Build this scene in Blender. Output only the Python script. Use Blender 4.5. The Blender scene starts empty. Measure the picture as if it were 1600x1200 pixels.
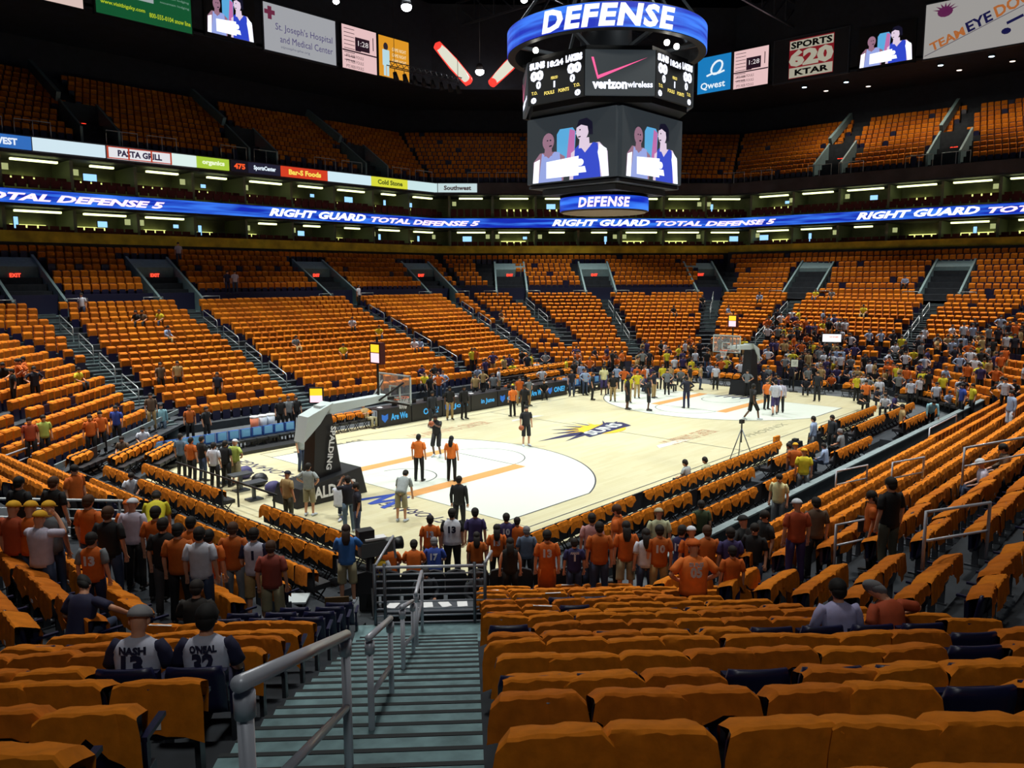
import bpy, bmesh, math, random
import numpy as np
from mathutils import Vector, Matrix, Euler

# ------------------------------------------------------------------ camera, world, lights
SC = bpy.context.scene
COL = SC.collection
cam_d = bpy.data.cameras.new('camera')
cam_o = bpy.data.objects.new('camera', cam_d)
COL.objects.link(cam_o)
cam_d.sensor_fit = 'HORIZONTAL'
cam_d.sensor_width = 36.0
cam_d.lens = 36.0 * 1243.03 / 1600.0
cam_d.clip_start = 0.1
cam_d.clip_end = 400
CAM = Vector((-17.61, -15.23, 7.49))
_yaw, _pit, _roll = math.radians(42.04), math.radians(-7.6), math.radians(-0.18)
_F = Vector((math.cos(_yaw)*math.cos(_pit), math.sin(_yaw)*math.cos(_pit), math.sin(_pit)))
_R = _F.cross(Vector((0, 0, 1))).normalized()
_U = _R.cross(_F)
_R2 = _R*math.cos(_roll) + _U*math.sin(_roll)
_U2 = -_R*math.sin(_roll) + _U*math.cos(_roll)
cam_o.matrix_world = Matrix(((_R2.x, _U2.x, -_F.x, CAM.x), (_R2.y, _U2.y, -_F.y, CAM.y),
                             (_R2.z, _U2.z, -_F.z, CAM.z), (0, 0, 0, 1)))
SC.camera = cam_o

W = bpy.data.worlds.new('world'); SC.world = W; W.use_nodes = True
W.node_tree.nodes['Background'].inputs[0].default_value = (0.35, 0.5, 1.0, 1)
W.node_tree.nodes['Background'].inputs[1].default_value = 0.010

SC.view_settings.view_transform = 'Standard'
SC.view_settings.look = 'None'
SC.view_settings.exposure = 0.0
SC.view_settings.gamma = 1.0
SC.view_settings.use_curve_mapping = False

def area_light(name, loc, target, size, power, col=(1, 1, 1), spread=120):
    d = bpy.data.lights.new(name, 'AREA')
    d.energy = power; d.size = size; d.color = col; d.shape = 'DISK'; d.spread = math.radians(spread)
    o = bpy.data.objects.new(name, d); COL.objects.link(o)
    o.location = loc
    o.rotation_euler = (Vector(target) - Vector(loc)).to_track_quat('-Z', 'Y').to_euler()
    return o
# lamp clusters of the roof over the court, all aimed down
for (x, y, tx, ty, p) in ((2, -3, 6, 5, 1050), (14, -5, 14, 5, 1050), (27, -3, 23, 6, 1050),
                          (2, 19, 5, 10, 1050), (14, 21, 14, 11, 1050), (27, 19, 23, 9, 1050)):
    area_light('court_lamp', (x, y, 30), (tx, ty, 0), 2.0, p, (0.95, 1.0, 0.95), 75)
# house lights that wash over the stands
for (x, y, tx, ty, p) in ((3, 29, 3, 27, 2250), (22, 29, 22, 27, 2250), (39, 29, 37, 27, 2050), (46, 14, 44, 13, 2050), (46, -2, 44, -2, 1850),
                          (-10, 25, -9, 22, 1900), (8, -9, 9, -10, 1100), (-8, -4, -10, -7, 420), (-10, 9, -11, 8, 900), (34, -12, 34, -12, 1100), (22, -10, 22, -10, 600)):
    area_light('house_fill_light', (x, y, 31), (tx, ty, 3), 2.5, p, (1.0, 0.98, 0.90), 66)
area_light('house_fill_light', (-22, -21, 22), (-10, -8, 2.5), 3.0, 190, (0.96, 0.98, 0.94), 110)  # added fill light behind the camera, brightens the backs of the near shirts
# downlights of the soffit over the far end's upper deck
for (x, y) in ((62, 14), (62, 6), (62, -3)):
    area_light('soffit_lamp', (x, y, 25.8), (x + 1, y, 18), 1.0, 330, (1.0, 0.85, 0.66), 150)
# ------------------------------------------------------------------ helpers
R = math.radians
rnd = random.Random(7)

MATS = {}
def mat(name, col, rough=0.6, metal=0.0, emit=0.0, var=0.0, scale=8.0, bump=0.0, ecol=None):
    if name in MATS: return MATS[name]
    m = bpy.data.materials.new(name); m.use_nodes = True
    nt = m.node_tree; b = nt.nodes['Principled BSDF']
    b.inputs['Base Color'].default_value = (*col, 1)
    b.inputs['Roughness'].default_value = rough
    b.inputs['Metallic'].default_value = metal
    if emit:
        b.inputs['Emission Color'].default_value = (*(ecol or col), 1)
        b.inputs['Emission Strength'].default_value = emit
    if var:
        tc = nt.nodes.new('ShaderNodeTexCoord'); n = nt.nodes.new('ShaderNodeTexNoise')
        n.inputs['Scale'].default_value = scale; n.inputs['Detail'].default_value = 3
        nt.links.new(tc.outputs['Object'], n.inputs['Vector'])
        r = nt.nodes.new('ShaderNodeValToRGB')
        r.color_ramp.elements[0].position = 0.3; r.color_ramp.elements[1].position = 0.7
        r.color_ramp.elements[0].color = (*[c*(1-var) for c in col], 1)
        r.color_ramp.elements[1].color = (*[min(1, c*(1+var)) for c in col], 1)
        nt.links.new(n.outputs['Fac'], r.inputs['Fac']); nt.links.new(r.outputs['Color'], b.inputs['Base Color'])
        if bump:
            bp = nt.nodes.new('ShaderNodeBump'); bp.inputs['Strength'].default_value = bump; bp.inputs['Distance'].default_value = 0.02
            nt.links.new(n.outputs['Fac'], bp.inputs['Height']); nt.links.new(bp.outputs['Normal'], b.inputs['Normal'])
    MATS[name] = m
    return m

def col_mat(rgb, prefix='cloth', rough=0.8):
    return mat('%s_%02x%02x%02x' % (prefix, *[int(255*c) for c in rgb]), tuple(s2l(c) for c in rgb), rough, var=0.08, scale=14)
def s2l(c):
    return c/12.92 if c <= 0.04045 else ((c+0.055)/1.055)**2.4
def srgb(r, g, b):
    return (s2l(r/255), s2l(g/255), s2l(b/255))
def glow(name, rgb, strength):          # rgb 0..255; something that gives off light
    return mat(name, (0.01, 0.01, 0.01), 0.5, emit=strength, ecol=srgb(*rgb))

class MB:
    """collects faces with material slots, becomes ONE mesh object"""
    def __init__(s): s.v = []; s.f = []; s.m = []; s.sm = []
    def add(s, vs, fs, m=0, M=None, smooth=False):
        o = len(s.v)
        if M is not None: vs = [M @ Vector(v) for v in vs]
        s.v += [tuple(v) for v in vs]
        s.f += [tuple(i+o for i in f) for f in fs]
        s.m += [m]*len(fs); s.sm += [smooth]*len(fs)
    def box(s, c, d, m=0, rz=0.0, M=None, taper=1.0):
        x, y, z = d[0]/2, d[1]/2, d[2]/2
        vs = [(-x, -y, -z), (x, -y, -z), (x, y, -z), (-x, y, -z), (-x*taper, -y*taper, z), (x*taper, -y*taper, z), (x*taper, y*taper, z), (-x*taper, y*taper, z)]
        T = Matrix.Translation(c) @ Matrix.Rotation(rz, 4, 'Z')
        if M is not None: T = M @ T
        s.add(vs, [(0, 3, 2, 1), (4, 5, 6, 7), (0, 1, 5, 4), (1, 2, 6, 5), (2, 3, 7, 6), (3, 0, 4, 7)], m, T)
    def hexa(s, pts, m=0):              # 8 points: lower four, upper four
        s.add(pts, [(0, 3, 2, 1), (4, 5, 6, 7), (0, 1, 5, 4), (1, 2, 6, 5), (2, 3, 7, 6), (3, 0, 4, 7)], m)
    def bar(s, a, b, w, h, m=0):        # box between two points
        a, b = Vector(a), Vector(b); d = b - a; L = d.length
        if L < 1e-6: return
        z = d/L; x = z.cross(Vector((0, 0, 1)))
        x = Vector((1, 0, 0)) if x.length < 1e-4 else x.normalized()
        y = z.cross(x)
        M = Matrix(((x.x, y.x, z.x, (a.x+b.x)/2), (x.y, y.y, z.y, (a.y+b.y)/2), (x.z, y.z, z.z, (a.z+b.z)/2), (0, 0, 0, 1)))
        s.box((0, 0, 0), (w, h, L), m, M=M)
    def tube(s, pts, r, m=0, n=8, caps=True, smooth=True, side=None):
        """pts; r: number, list, or list of (rx, ry)"""
        pts = [Vector(p) for p in pts]; k = len(pts)
        rs = r if isinstance(r, (list, tuple)) else [r]*k
        rings = []; X = None
        for i, p in enumerate(pts):
            t = (pts[min(i+1, k-1)] - pts[max(i-1, 0)]).normalized()
            if side is not None: X = Vector(side)
            elif X is None: X = Vector((1, 0, 0)) if abs(t.x) < 0.9 else Vector((0, 1, 0))
            X = (X - t*X.dot(t)).normalized(); Y = t.cross(X)
            rx, ry = rs[i] if isinstance(rs[i], (list, tuple)) else (rs[i], rs[i])
            rings.append([p + X*rx*math.cos(2*math.pi*j/n) + Y*ry*math.sin(2*math.pi*j/n) for j in range(n)])
        vs = [v for q in rings for v in q]
        fs = [(i*n+j, i*n+(j+1) % n, (i+1)*n+(j+1) % n, (i+1)*n+j) for i in range(k-1) for j in range(n)]
        if caps: fs += [tuple(reversed(range(n))), tuple((k-1)*n+j for j in range(n))]
        s.add(vs, fs, m, None, smooth)
    def ball(s, c, r, m=0, n=12, k=8, M=None, z0=-1.0, z1=1.0):
        r = r if isinstance(r, (list, tuple)) else (r, r, r)
        vs = []; a0, a1 = math.asin(z0), math.asin(z1)
        for i in range(k+1):
            a = a0 + (a1-a0)*i/k
            for j in range(n):
                t = 2*math.pi*j/n
                vs.append((c[0]+r[0]*math.cos(a)*math.cos(t), c[1]+r[1]*math.cos(a)*math.sin(t), c[2]+r[2]*math.sin(a)))
        fs = [(i*n+j, i*n+(j+1) % n, (i+1)*n+(j+1) % n, (i+1)*n+j) for i in range(k) for j in range(n)]
        fs += [tuple(reversed(range(n))), tuple(k*n+j for j in range(n))]
        s.add(vs, fs, m, M, True)
    def prism(s, poly, z0, z1, m=0, M=None):
        n = len(poly)
        vs = [(x, y, z0) for x, y in poly] + [(x, y, z1) for x, y in poly]
        s.add(vs, [tuple(reversed(range(n))), tuple(range(n, 2*n))] + [(i, (i+1) % n, n+(i+1) % n, n+i) for i in range(n)], m, M)
    def mesh(s, name):
        me = bpy.data.meshes.new(name); me.from_pydata(s.v, [], s.f)
        me.polygons.foreach_set('material_index', s.m)
        me.polygons.foreach_set('use_smooth', s.sm)
        me.update(); return me
    def build(s, name, mats, parent=None):
        if not isinstance(mats, (list, tuple)): mats = [mats]
        me = s.mesh(name)
        for x in mats: me.materials.append(x)
        return link(name, me, parent)

def link(name, data, parent=None):
    o = bpy.data.objects.new(name, data); COL.objects.link(o)
    if parent is not None: o.parent = parent
    return o
def tag(o, label=None, cat=None, group=None, kind=None):
    if label: o['label'] = label
    if cat: o['category'] = cat
    if group: o['group'] = group
    if kind: o['kind'] = kind
    return o
def thing(name, label, cat, loc=(0, 0, 0), rz=0.0, group=None):
    o = link(name, None); o.location = loc; o.rotation_euler = (0, 0, rz); o.empty_display_size = 0.2
    return tag(o, label, cat, group)
def struct(o): o['kind'] = 'structure'; return o
def copy_tree(o, parent=None):
    c = o.copy(); COL.objects.link(c)
    if parent is not None: c.parent = parent
    for ch in list(o.children): copy_tree(ch, c)
    return c
def inst(name, me, mats, parent=None, loc=None, rz=0.0):
    """an object sharing a mesh but with materials of its own"""
    o = link(name, me, parent)
    if loc is not None: o.location = loc
    o.rotation_euler = (0, 0, rz)
    for i, x in enumerate(mats):
        if i < len(o.material_slots):
            o.material_slots[i].link = 'OBJECT'; o.material_slots[i].material = x
    return o

_TXT = {}
def text_geo(s, size=1.0, shear=0.0, bold=0.0, extrude=0.01, spacing=1.0):
    """(verts, faces) of a line of lettering, left aligned on the base line, in the xy plane"""
    key = (s, size, shear, bold, extrude, spacing)
    if key in _TXT: return _TXT[key]
    c = bpy.data.curves.new('txt', 'FONT'); c.body = s; c.size = size; c.shear = shear; c.offset = bold
    c.extrude = extrude; c.resolution_u = 2; c.space_character = spacing
    o = bpy.data.objects.new('txt', c); COL.objects.link(o)
    dg = bpy.context.evaluated_depsgraph_get()
    me = bpy.data.meshes.new_from_object(o.evaluated_get(dg))
    vs = [tuple(v.co) for v in me.vertices]; fs = [tuple(p.vertices) for p in me.polygons]
    bpy.data.objects.remove(o); bpy.data.curves.remove(c); bpy.data.meshes.remove(me)
    _TXT[key] = (vs, fs); return vs, fs
def text_fit(s, w, h, **k):
    """lettering scaled to fill a box w x h whose centre is the origin"""
    vs, fs = text_geo(s, 1.0, **k)
    if not vs: return vs, fs
    xs = [v[0] for v in vs]; ys = [v[1] for v in vs]
    sx = w/(max(xs)-min(xs)); sy = h/(max(ys)-min(ys)); cx = (max(xs)+min(xs))/2; cy = (max(ys)+min(ys))/2
    return [((v[0]-cx)*sx, (v[1]-cy)*sy, v[2]) for v in vs], fs

# ------------------------------------------------------------------ plan of the bowl
CX, CY = 14.325, 7.62
SIDES = [(0, 45.0), (45, 43.3), (90, 37.7), (135, 43.3), (180, 45.0), (225, 45.8), (270, 36.6), (315, 43.3)]
def nrm(i): a = R(SIDES[i % 8][0]); return (math.cos(a), math.sin(a))
def corner(i, o):
    """where side i meets side i+1 at offset o from the suite wall"""
    (a, b), (c, d) = nrm(i), nrm(i+1)
    p, q = SIDES[i % 8][1]-o, SIDES[(i+1) % 8][1]-o
    det = a*d - b*c
    return (CX + (p*d - q*b)/det, CY + (a*q - c*p)/det)
ROW0, RUN, RISE, ZTOP = 8.5, 0.84, 0.287, 5.25
def row_o(k): return ROW0 + RUN*k
def row_z(k): return ZTOP - RISE*k
# aisles of the lower bowl, top to bottom
AISLES = [((-1.0, 38), (-1.0, 22)), ((7.7, 38), (7.3, 22)), ((21.2, 38), (20.9, 22)), ((32.0, 38), (29.0, 24.5)),
          ((38.3, 35.2), (34.0, 26.0)), ((43.9, 29.0), (36.0, 20.0)), ((50.9, 21.0), (44.0, 17.8)), ((52.0, 13.2), (40.5, 12.2)),
          ((52.3, 2.0), (40.5, 1.7)), ((52.0, -8.5), (40.5, -7)), ((-14, 34), (-9, 22))]
def near_aisle(x, y, w=0.75):
    for (a, b) in AISLES:
        ax, ay, bx, by = a[0], a[1], b[0], b[1]
        dx, dy = bx-ax, by-ay; L = math.hypot(dx, dy)
        t = ((x-ax)*dx + (y-ay)*dy)/L
        if -2 < t < L+3 and abs((x-ax)*dy - (y-ay)*dx)/L < w: return True
    return False
# ------------------------------------------------------------------ materials
m_conc = mat('concrete', srgb(70, 84, 88), 0.8, var=0.25, scale=3)
m_conc_d = mat('dark_concrete', srgb(38, 44, 52), 0.85, var=0.25, scale=3)
m_teal = mat('teal_parapet', srgb(112, 138, 142), 0.6, var=0.1, scale=4)
m_navy = mat('navy_plastic', srgb(26, 28, 62), 0.35, var=0.08, scale=6)
m_navywall = mat('navy_wall', srgb(24, 26, 60), 0.6)
m_rail = mat('rail_metal', srgb(170, 178, 182), 0.35, 0.6)
m_black = mat('black', (0.006, 0.006, 0.008), 0.6)
m_dark = mat('dark_wall', (0.016, 0.020, 0.032), 0.8, var=0.2, scale=2)
m_roof = mat('roof_dark', (0.016, 0.021, 0.036), 0.8, var=0.3, scale=1)
m_orange = mat('orange_cotton', (0.62, 0.178, 0.007), 0.85, var=0.16, scale=9.0, bump=0.5)
m_orange2 = mat('orange_cotton_worn', (0.53, 0.140, 0.007), 0.85, var=0.16, scale=9.0, bump=0.5)
for _m in (m_orange, m_orange2): _m.node_tree.nodes['Principled BSDF'].inputs['Specular IOR Level'].default_value = 0.22
m_white = mat('white_cloth', (0.75, 0.76, 0.78), 0.8)
m_steel = mat('grey_steel', srgb(95, 100, 108), 0.4, 0.7)
m_yel = mat('yellow_paint', srgb(170, 165, 60), 0.7)

# ------------------------------------------------------------------ stepped concrete of the bowl
def ring(o): return [corner(i, o) for i in range(8)]
mb = MB()
def strip(i, oa, za, ob, zb):           # one face of side i between two offsets (i-1 corner to i corner)
    a0, a1 = corner(i-1, oa), corner(i, oa); b0, b1 = corner(i-1, ob), corner(i, ob)
    mb.add([(*a0, za), (*a1, za), (*b1, zb), (*b0, zb)], [(0, 1, 2, 3)])
LASTK = {0: 17, 1: 17, 2: 17, 3: 16, 4: 16, 5: 14, 6: 16, 7: 17}
for i in range(8):
    for k in range(LASTK[i]+1):
        o = row_o(k)
        strip(i, o-0.42, row_z(k), o+0.42, row_z(k))
        strip(i, o+0.42, row_z(k), o+0.42, row_z(k)-RISE if k < LASTK[i] else (0.0))
    strip(i, 6.8, ZTOP, ROW0-0.42, ZTOP)
bowl = struct(mb.build('floor_stands', m_conc_d))
# right-hand tip of the near corner reaches four rows further down
mb = MB()
def cpt(s, q, z):                       # near corner: s from the centre, q to the right as seen from the camera
    return (CX - 0.70711*s + 0.70711*q, CY - 0.70711*s - 0.70711*q, z)
for k in range(15, 19):
    s0, s1 = 45.8 - row_o(k) + 0.42, 45.8 - row_o(k) - 0.42
    z = row_z(k)
    q0, q1 = -6.3, -6.3 + [7.2, 6.4, 5.2, 4.0][k-15] * 0.9
    mb.hexa([cpt(s0, q0, 0), cpt(s0, q1, 0), cpt(s1, q1, 0), cpt(s1, q0, 0), cpt(s0, q0, z), cpt(s0, q1, z), cpt(s1, q1, z), cpt(s1, q0, z)])
struct(mb.build('floor_corner_risers', m_conc_d))

# upper rows of the lower bowl
def upper_rows(i):
    if i in (0, 7): return [(7.62-0.84*j, 5.62+0.47*j) for j in range(8)]
    return [(6.2-0.84*j, 6.35+0.42*j) for j in range(7)]
mb = MB()
for i in (0, 1, 2, 3, 7):
    rows = upper_rows(i)
    if i not in (0, 7):
        strip(i, 6.62, rows[0][1], 6.62, ZTOP)      # navy wall face is added below
    for j, (o, z) in enumerate(rows):
        strip(i, o-0.42, z, o+0.42, z)
        if j: strip(i, o+0.42, z, o+0.42, rows[j-1][1])
    strip(i, rows[-1][0]-0.42, rows[-1][1], rows[-1][0]-0.42, 10.0)
    strip(i, -3, 10.0, rows[-1][0]-0.42, 10.0)
struct(mb.build('floor_upper_stands', m_conc_d))
mb = MB()
for i in (1, 2, 3):
    a, b = corner(i-1, 6.66), corner(i, 6.66); c, d = corner(i-1, 6.5), corner(i, 6.5)
    mb.hexa([(*a, ZTOP), (*b, ZTOP), (*d, ZTOP), (*c, ZTOP), (*a, 6.55), (*b, 6.55), (*d, 6.55), (*c, 6.55)])
struct(mb.build('wall_cross_aisle', m_navywall))

# ------------------------------------------------------------------ aisle stairs, handrails and portals
mb = MB()
for (a, b) in AISLES[:10]:
    ax, ay, bx, by = a[0], a[1], b[0], b[1]
    L = math.hypot(bx-ax, by-ay); ux, uy = (bx-ax)/L, (by-ay)/L
    def off(x, y):
        return min(SIDES[i][1] - ((x-CX)*nrm(i)[0] + (y-CY)*nrm(i)[1]) for i in range(8))
    t = 0.0
    while t < L:
        x, y = ax+ux*t, ay+uy*t; o = off(x, y)
        z = ZTOP - RISE*((o-ROW0)/RUN) + 0.05
        if 8.0 < o < 23.2 and z > 0.1:
            mb.box((x, y, z/2+0.0), (0.42, 1.15, z), 0, rz=math.atan2(uy, ux))
            mb.box((x-ux*-0.19, y-uy*-0.19, z+0.006), (0.05, 1.15, 0.012), 1, rz=math.atan2(uy, ux))
        t += 0.42
struct(mb.build('floor_aisle_steps', [m_conc, m_teal]))

def hand_rail(p, q, z0, z1, h=0.95, label='', r=0.03):
    m = MB()
    a, b = Vector((p[0], p[1], z0)), Vector((q[0], q[1], z1)); up = Vector((0, 0, h))
    d = (b-a).normalized()
    m.tube([a, a+up*0.92, a+up+d*0.08, b+up-d*0.08, b+up*0.92, b], r, n=6)
    m.tube([a+up*0.5, b+up*0.5], r*0.7, n=6)
    return tag(m.build('handrail', m_rail), label, 'handrail', 'handrails of the far bowl aisles')
NTH = ['first', 'second', 'third', 'fourth', 'fifth', 'sixth', 'seventh', 'eighth', 'ninth', 'tenth', 'eleventh', 'twelfth', 'thirteenth', 'fourteenth', 'fifteenth',
       'sixteenth', 'seventeenth', 'eighteenth', 'nineteenth', 'twentieth']
def nth(n):
    if n < 20: return NTH[n]
    t = {20: 'twenty', 30: 'thirty', 40: 'forty', 50: 'fifty', 60: 'sixty', 70: 'seventy', 80: 'eighty', 90: 'ninety'}
    n += 1; d, u = n//10*10, n % 10
    return (t[d]+'-'+NTH[u-1]) if u else t[d].replace('ty', 'tieth')
for n, (a, b) in enumerate(AISLES[:10]):
    ax, ay, bx, by = a[0], a[1], b[0], b[1]
    L = math.hypot(bx-ax, by-ay); ux, uy = (bx-ax)/L, (by-ay)/L
    t = 0.6; k = 0
    while t < L-2.0:
        x0, y0 = ax+ux*t, ay+uy*t; x1, y1 = ax+ux*(t+1.9), ay+uy*(t+1.9)
        o0, o1 = off(x0, y0), off(x1, y1)
        if 8.2 < o0 and o1 < 22.5:
            hand_rail((x0, y0), (x1, y1), row_z((o0-ROW0)/RUN), row_z((o1-ROW0)/RUN), 0.95,
                      '%s grey handrail from the top of the %s bowl aisle from the left' % (nth(k), nth(n)))
            k += 1
        t += 2.7
# portals at the head of the aisles
m_exit = glow('exit_red', (255, 60, 40), 3.0)
for n, (a, b) in enumerate(AISLES[:10]):
    L = math.hypot(b[0]-a[0], b[1]-a[1]); ux, uy = -(b[0]-a[0])/L, -(b[1]-a[1])/L     # outward
    if n in (4, 5, 6): ux, uy = 0.7071, 0.7071
    o = off(*a); x, y = a[0]+ux*(o-7.9), a[1]+uy*(o-7.9)
    ang = math.atan2(uy, ux)
    T = Matrix.Translation((x, y, 0)) @ Matrix.Rotation(ang, 4, 'Z')     # local x outward
    root = thing('stair_portal', '%s concrete stair portal from the left with sloping grey parapets in the lower bowl' % nth(n), 'stairwell', group='portals of the lower bowl')
    for s in (-1, 1):
        m = MB(); w = 0.16
        ya, yb = s*1.35, s*(1.35+w)
        y0, y1 = min(ya, yb), max(ya, yb)
        m.hexa([T @ Vector(v) for v in ((0.2, y0, 5.2), (5.6, y0, 5.2), (5.6, y1, 5.2), (0.2, y1, 5.2), (0.2, y0, 6.2), (5.6, y0, 9.1), (5.6, y1, 9.1), (0.2, y1, 6.2))])
        m.build('parapet', m_teal, root)
        m = MB(); m.tube([T @ Vector(v) for v in ((0.1, s*1.35, 5.25), (0.1, s*1.35, 6.3), (0.1, s*2.6, 6.3), (0.1, s*2.6, 5.25))], 0.035, n=6)
        m.build('guard_rail', m_rail, root)
    m = MB()
    m.hexa([T @ Vector(v) for v in ((0.2, -1.35, 5.15), (5.6, -1.35, 5.15), (5.6, 1.35, 5.15), (0.2, 1.35, 5.15), (0.2, -1.35, 5.28), (5.6, -1.35, 5.28), (5.6, 1.35, 5.28), (0.2, 1.35, 5.28))], 0)
    m.hexa([T @ Vector(v) for v in ((4.4, -1.35, 7.2), (5.6, -1.35, 7.2), (5.6, 1.35, 7.2), (4.4, 1.35, 7.2), (4.4, -1.35, 8.3), (5.6, -1.35, 8.9), (5.6, 1.35, 8.9), (4.4, 1.35, 8.3))], 0)
    m.hexa([T @ Vector(v) for v in ((5.5, -1.35, 5.2), (5.6, -1.35, 5.2), (5.6, 1.35, 5.2), (5.5, 1.35, 5.2), (5.5, -1.35, 7.3), (5.6, -1.35, 7.3), (5.6, 1.35, 7.3), (5.5, 1.35, 7.3))], 1)
    m.build('tunnel_lining', [m_teal, m_navywall], root)
    e = MB(); vs, fs = text_fit('EXIT', 0.62, 0.24, bold=0.02)
    Te = T @ Matrix.Translation((4.37, 0, 7.75)) @ Matrix.Rotation(-math.pi/2, 4, 'Z') @ Matrix.Rotation(math.pi/2, 4, 'X')
    e.add(vs, fs, 0, Te)
    e.build('exit_lettering', m_exit, root)

# ------------------------------------------------------------------ seats and the orange shirts draped on them
def in_view(x, y, z, mg=0.12):
    d = Vector((x, y, z)) - CAM; dd = d.dot(_F)
    if dd < 0.8: return None
    u, v = d.dot(_R2)/dd, d.dot(_U2)/dd
    return dd if abs(u) < 0.6436+mg and -0.4827-mg < v < 0.4827+mg else None
def inframe(x, y, z):
    d = Vector((x, y, z)) - CAM; dd = d.dot(_F)
    return dd > 0.8 and abs(d.dot(_R2)/dd) < 0.655 and abs(d.dot(_U2)/dd) < 0.50

SEATS = []      # (x, y, z, yaw, depth, zone, row, number)
def row_seats(i, o, z, zone, rowno, lo=None, hi=None, wv=0.8, ext=None):
    a, b = corner(i-1, o), corner(i, o)
    L = math.hypot(b[0]-a[0], b[1]-a[1]); ux, uy = (b[0]-a[0])/L, (b[1]-a[1])/L
    nx, ny = nrm(i); yaw = math.atan2(nx, -ny)
    n = int((L-0.5)/0.55); st = (L-n*0.55)/2 + 0.275
    for j in range(n):
        t = st + j*0.55; x, y = a[0]+ux*t, a[1]+uy*t
        if blocked(x, y, wv, ext): continue
        d = in_view(x, y, z+0.6)
        if zone == 'side4' and left_gap(x, y) or zone == 'side6' and -4.15 < x < -2.75: continue
        if d: SEATS.append((x, y, z, yaw, d, zone, rowno, j))
def left_gap(x, y):                     # open steps and gangway in the left baseline stand
    if 1.0 < y < 7.6 and x > -15.5: return True
    if y <= 1.0 and x > -12.3 and not (-12.0 < x < -11.0 and -4.6 < y < -2.2) and not (-10.6 < x < -9.6 and -2.6 < y < 0.2): return True
    return False
def blocked(x, y, w, ext):
    for (a, b) in AISLES:
        ax, ay, bx, by = a[0], a[1], b[0], b[1]
        dx, dy = bx-ax, by-ay; L = math.hypot(dx, dy)
        t = ((x-ax)*dx + (y-ay)*dy)/L
        if -(ext or 2) < t < L+3 and abs((x-ax)*dy - (y-ay)*dx)/L < w: return True
    return False
for i in (0, 1, 2, 3, 7):
    for k in range(LASTK[i]+1): row_seats(i, row_o(k)-0.05, row_z(k), 'bowl%d' % i, k)
    for j, (o, z) in enumerate(upper_rows(i)):
        row_seats(i, o, z, 'upper', j, wv=1.85, ext=7.0 if j < 6 else 4)
for i in (4, 6):
    for k in range(3, LASTK[i]+1): row_seats(i, row_o(k)-0.05, row_z(k), 'side%d' % i, k)
    if i == 4: pass
# near corner, both sides of the stairs
for k in range(1, 19):
    s = 45.8 - row_o(k) + 0.05
    qr = 0.41421*s + 1.0       # overwritten by the true corner below
    cr, cl = corner(5, row_o(k)), corner(4, row_o(k))
    qR = (cr[0]-CX)*0.70711 - (cr[1]-CY)*0.70711; qL = (cl[0]-CX)*0.70711 - (cl[1]-CY)*0.70711
    j = 0; q = -6.02
    lim = qR - 0.3 if k < 15 else -6.3 + [7.2, 6.4, 5.2, 4.0][k-15]*0.9 - 0.1
    while q < lim:
        x, y, z = cpt(s, q, row_z(k)); d = in_view(x, y, z+0.6, 0.1)
        if d: SEATS.append((x, y, z, math.radians(-45), d, 'right', k, j))
        q += 0.55; j += 1
    j = 0; q = -8.68
    while q > qL + 0.3 and k < 15:
        x, y, z = cpt(s, q, row_z(k)); d = in_view(x, y, z+0.6, 0.1)
        if d: SEATS.append((x, y, z, math.radians(-45), d, 'left', k, j))
        q -= 0.55; j += 1
# floor-level rows beside the court: (x0, y0) -> (x1, y1), floor height, facing yaw, zone
FLOOR_ROWS = [((-2.4, -1.9), (13.3, -1.8), 0.0, 0, 'court1', 0), ((17.8, -1.8), (25.2, -1.7), 0.0, 0, 'court1', 1),
              ((-1.6, -3.4), (7.4, -3.4), 0.25, 0, 'court2', 0), ((9.0, -3.4), (13.0, -3.4), 0.25, 0, 'court2', 1), ((17.4, -3.4), (26.0, -3.3), 0.25, 0, 'court2', 2),
              ((-0.8, -5.0), (8.0, -5.0), 0.5, 0, 'court3', 0), ((10.6, -5.0), (14.2, -5.0), 0.5, 0, 'court3', 1), ((18.5, -5.0), (24.0, -5.0), 0.5, 0, 'court3', 2),
              ((-5.35, 0.6), (-5.35, 5.6), 0.0, -90, 'base1', 0), ((-5.35, 8.0), (-5.35, 13.6), 0.0, -90, 'base1', 1),
              ((-6.75, 0.0), (-6.75, 13.4), 0.2, -90, 'base2', 0), ((-8.05, -1.0), (-8.05, 5.2), 0.4, -90, 'base3', 0), ((-8.05, 7.4), (-8.05, 12.6), 0.4, -90, 'base3', 1),
              ((-6.2, 14.5), (-3.1, 17.3), 0.2, -135, 'crn', 0), ((-4.7, 14.9), (-2.9, 16.5), 0.0, -135, 'crn', 1), ((-7.5, 14.7), (-6.2, 15.8), 0.4, -135, 'crn', 2),
              ((22.9, 17.4), (27.6, 17.6), 0.0, 180, 'far', 0), ((21.8, 18.9), (28.0, 19.1), 0.25, 180, 'far', 1), ((20.5, 20.2), (28.0, 20.4), 0.5, 180, 'far', 2),
              ((33.0, 14.6), (33.0, 12.6), 0.0, 90, 'end', 0), ((33.0, 11.6), (33.0, 9.4), 0.0, 90, 'end', 1), ((33.0, 8.2), (33.0, 6.6), 0.0, 90, 'end', 2),
              ((33.2, 2.6), (33.2, 0.4), 0.0, 90, 'end', 3), ((33.2, -0.8), (33.2, -2.4), 0.0, 90, 'end', 4), ((33.2, 4.6), (33.2, 3.6), 0.0, 90, 'end', 5),
              ((34.2, -0.9), (30.0, -5.1), 0.0, 45, 'end', 6), ((35.0, -1.7), (30.8, -5.9), 0.2, 45, 'end', 7), ((35.8, -2.5), (31.6, -6.7), 0.4, 45, 'end', 8)]
CHAIRS = []
mb = MB()
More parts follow.
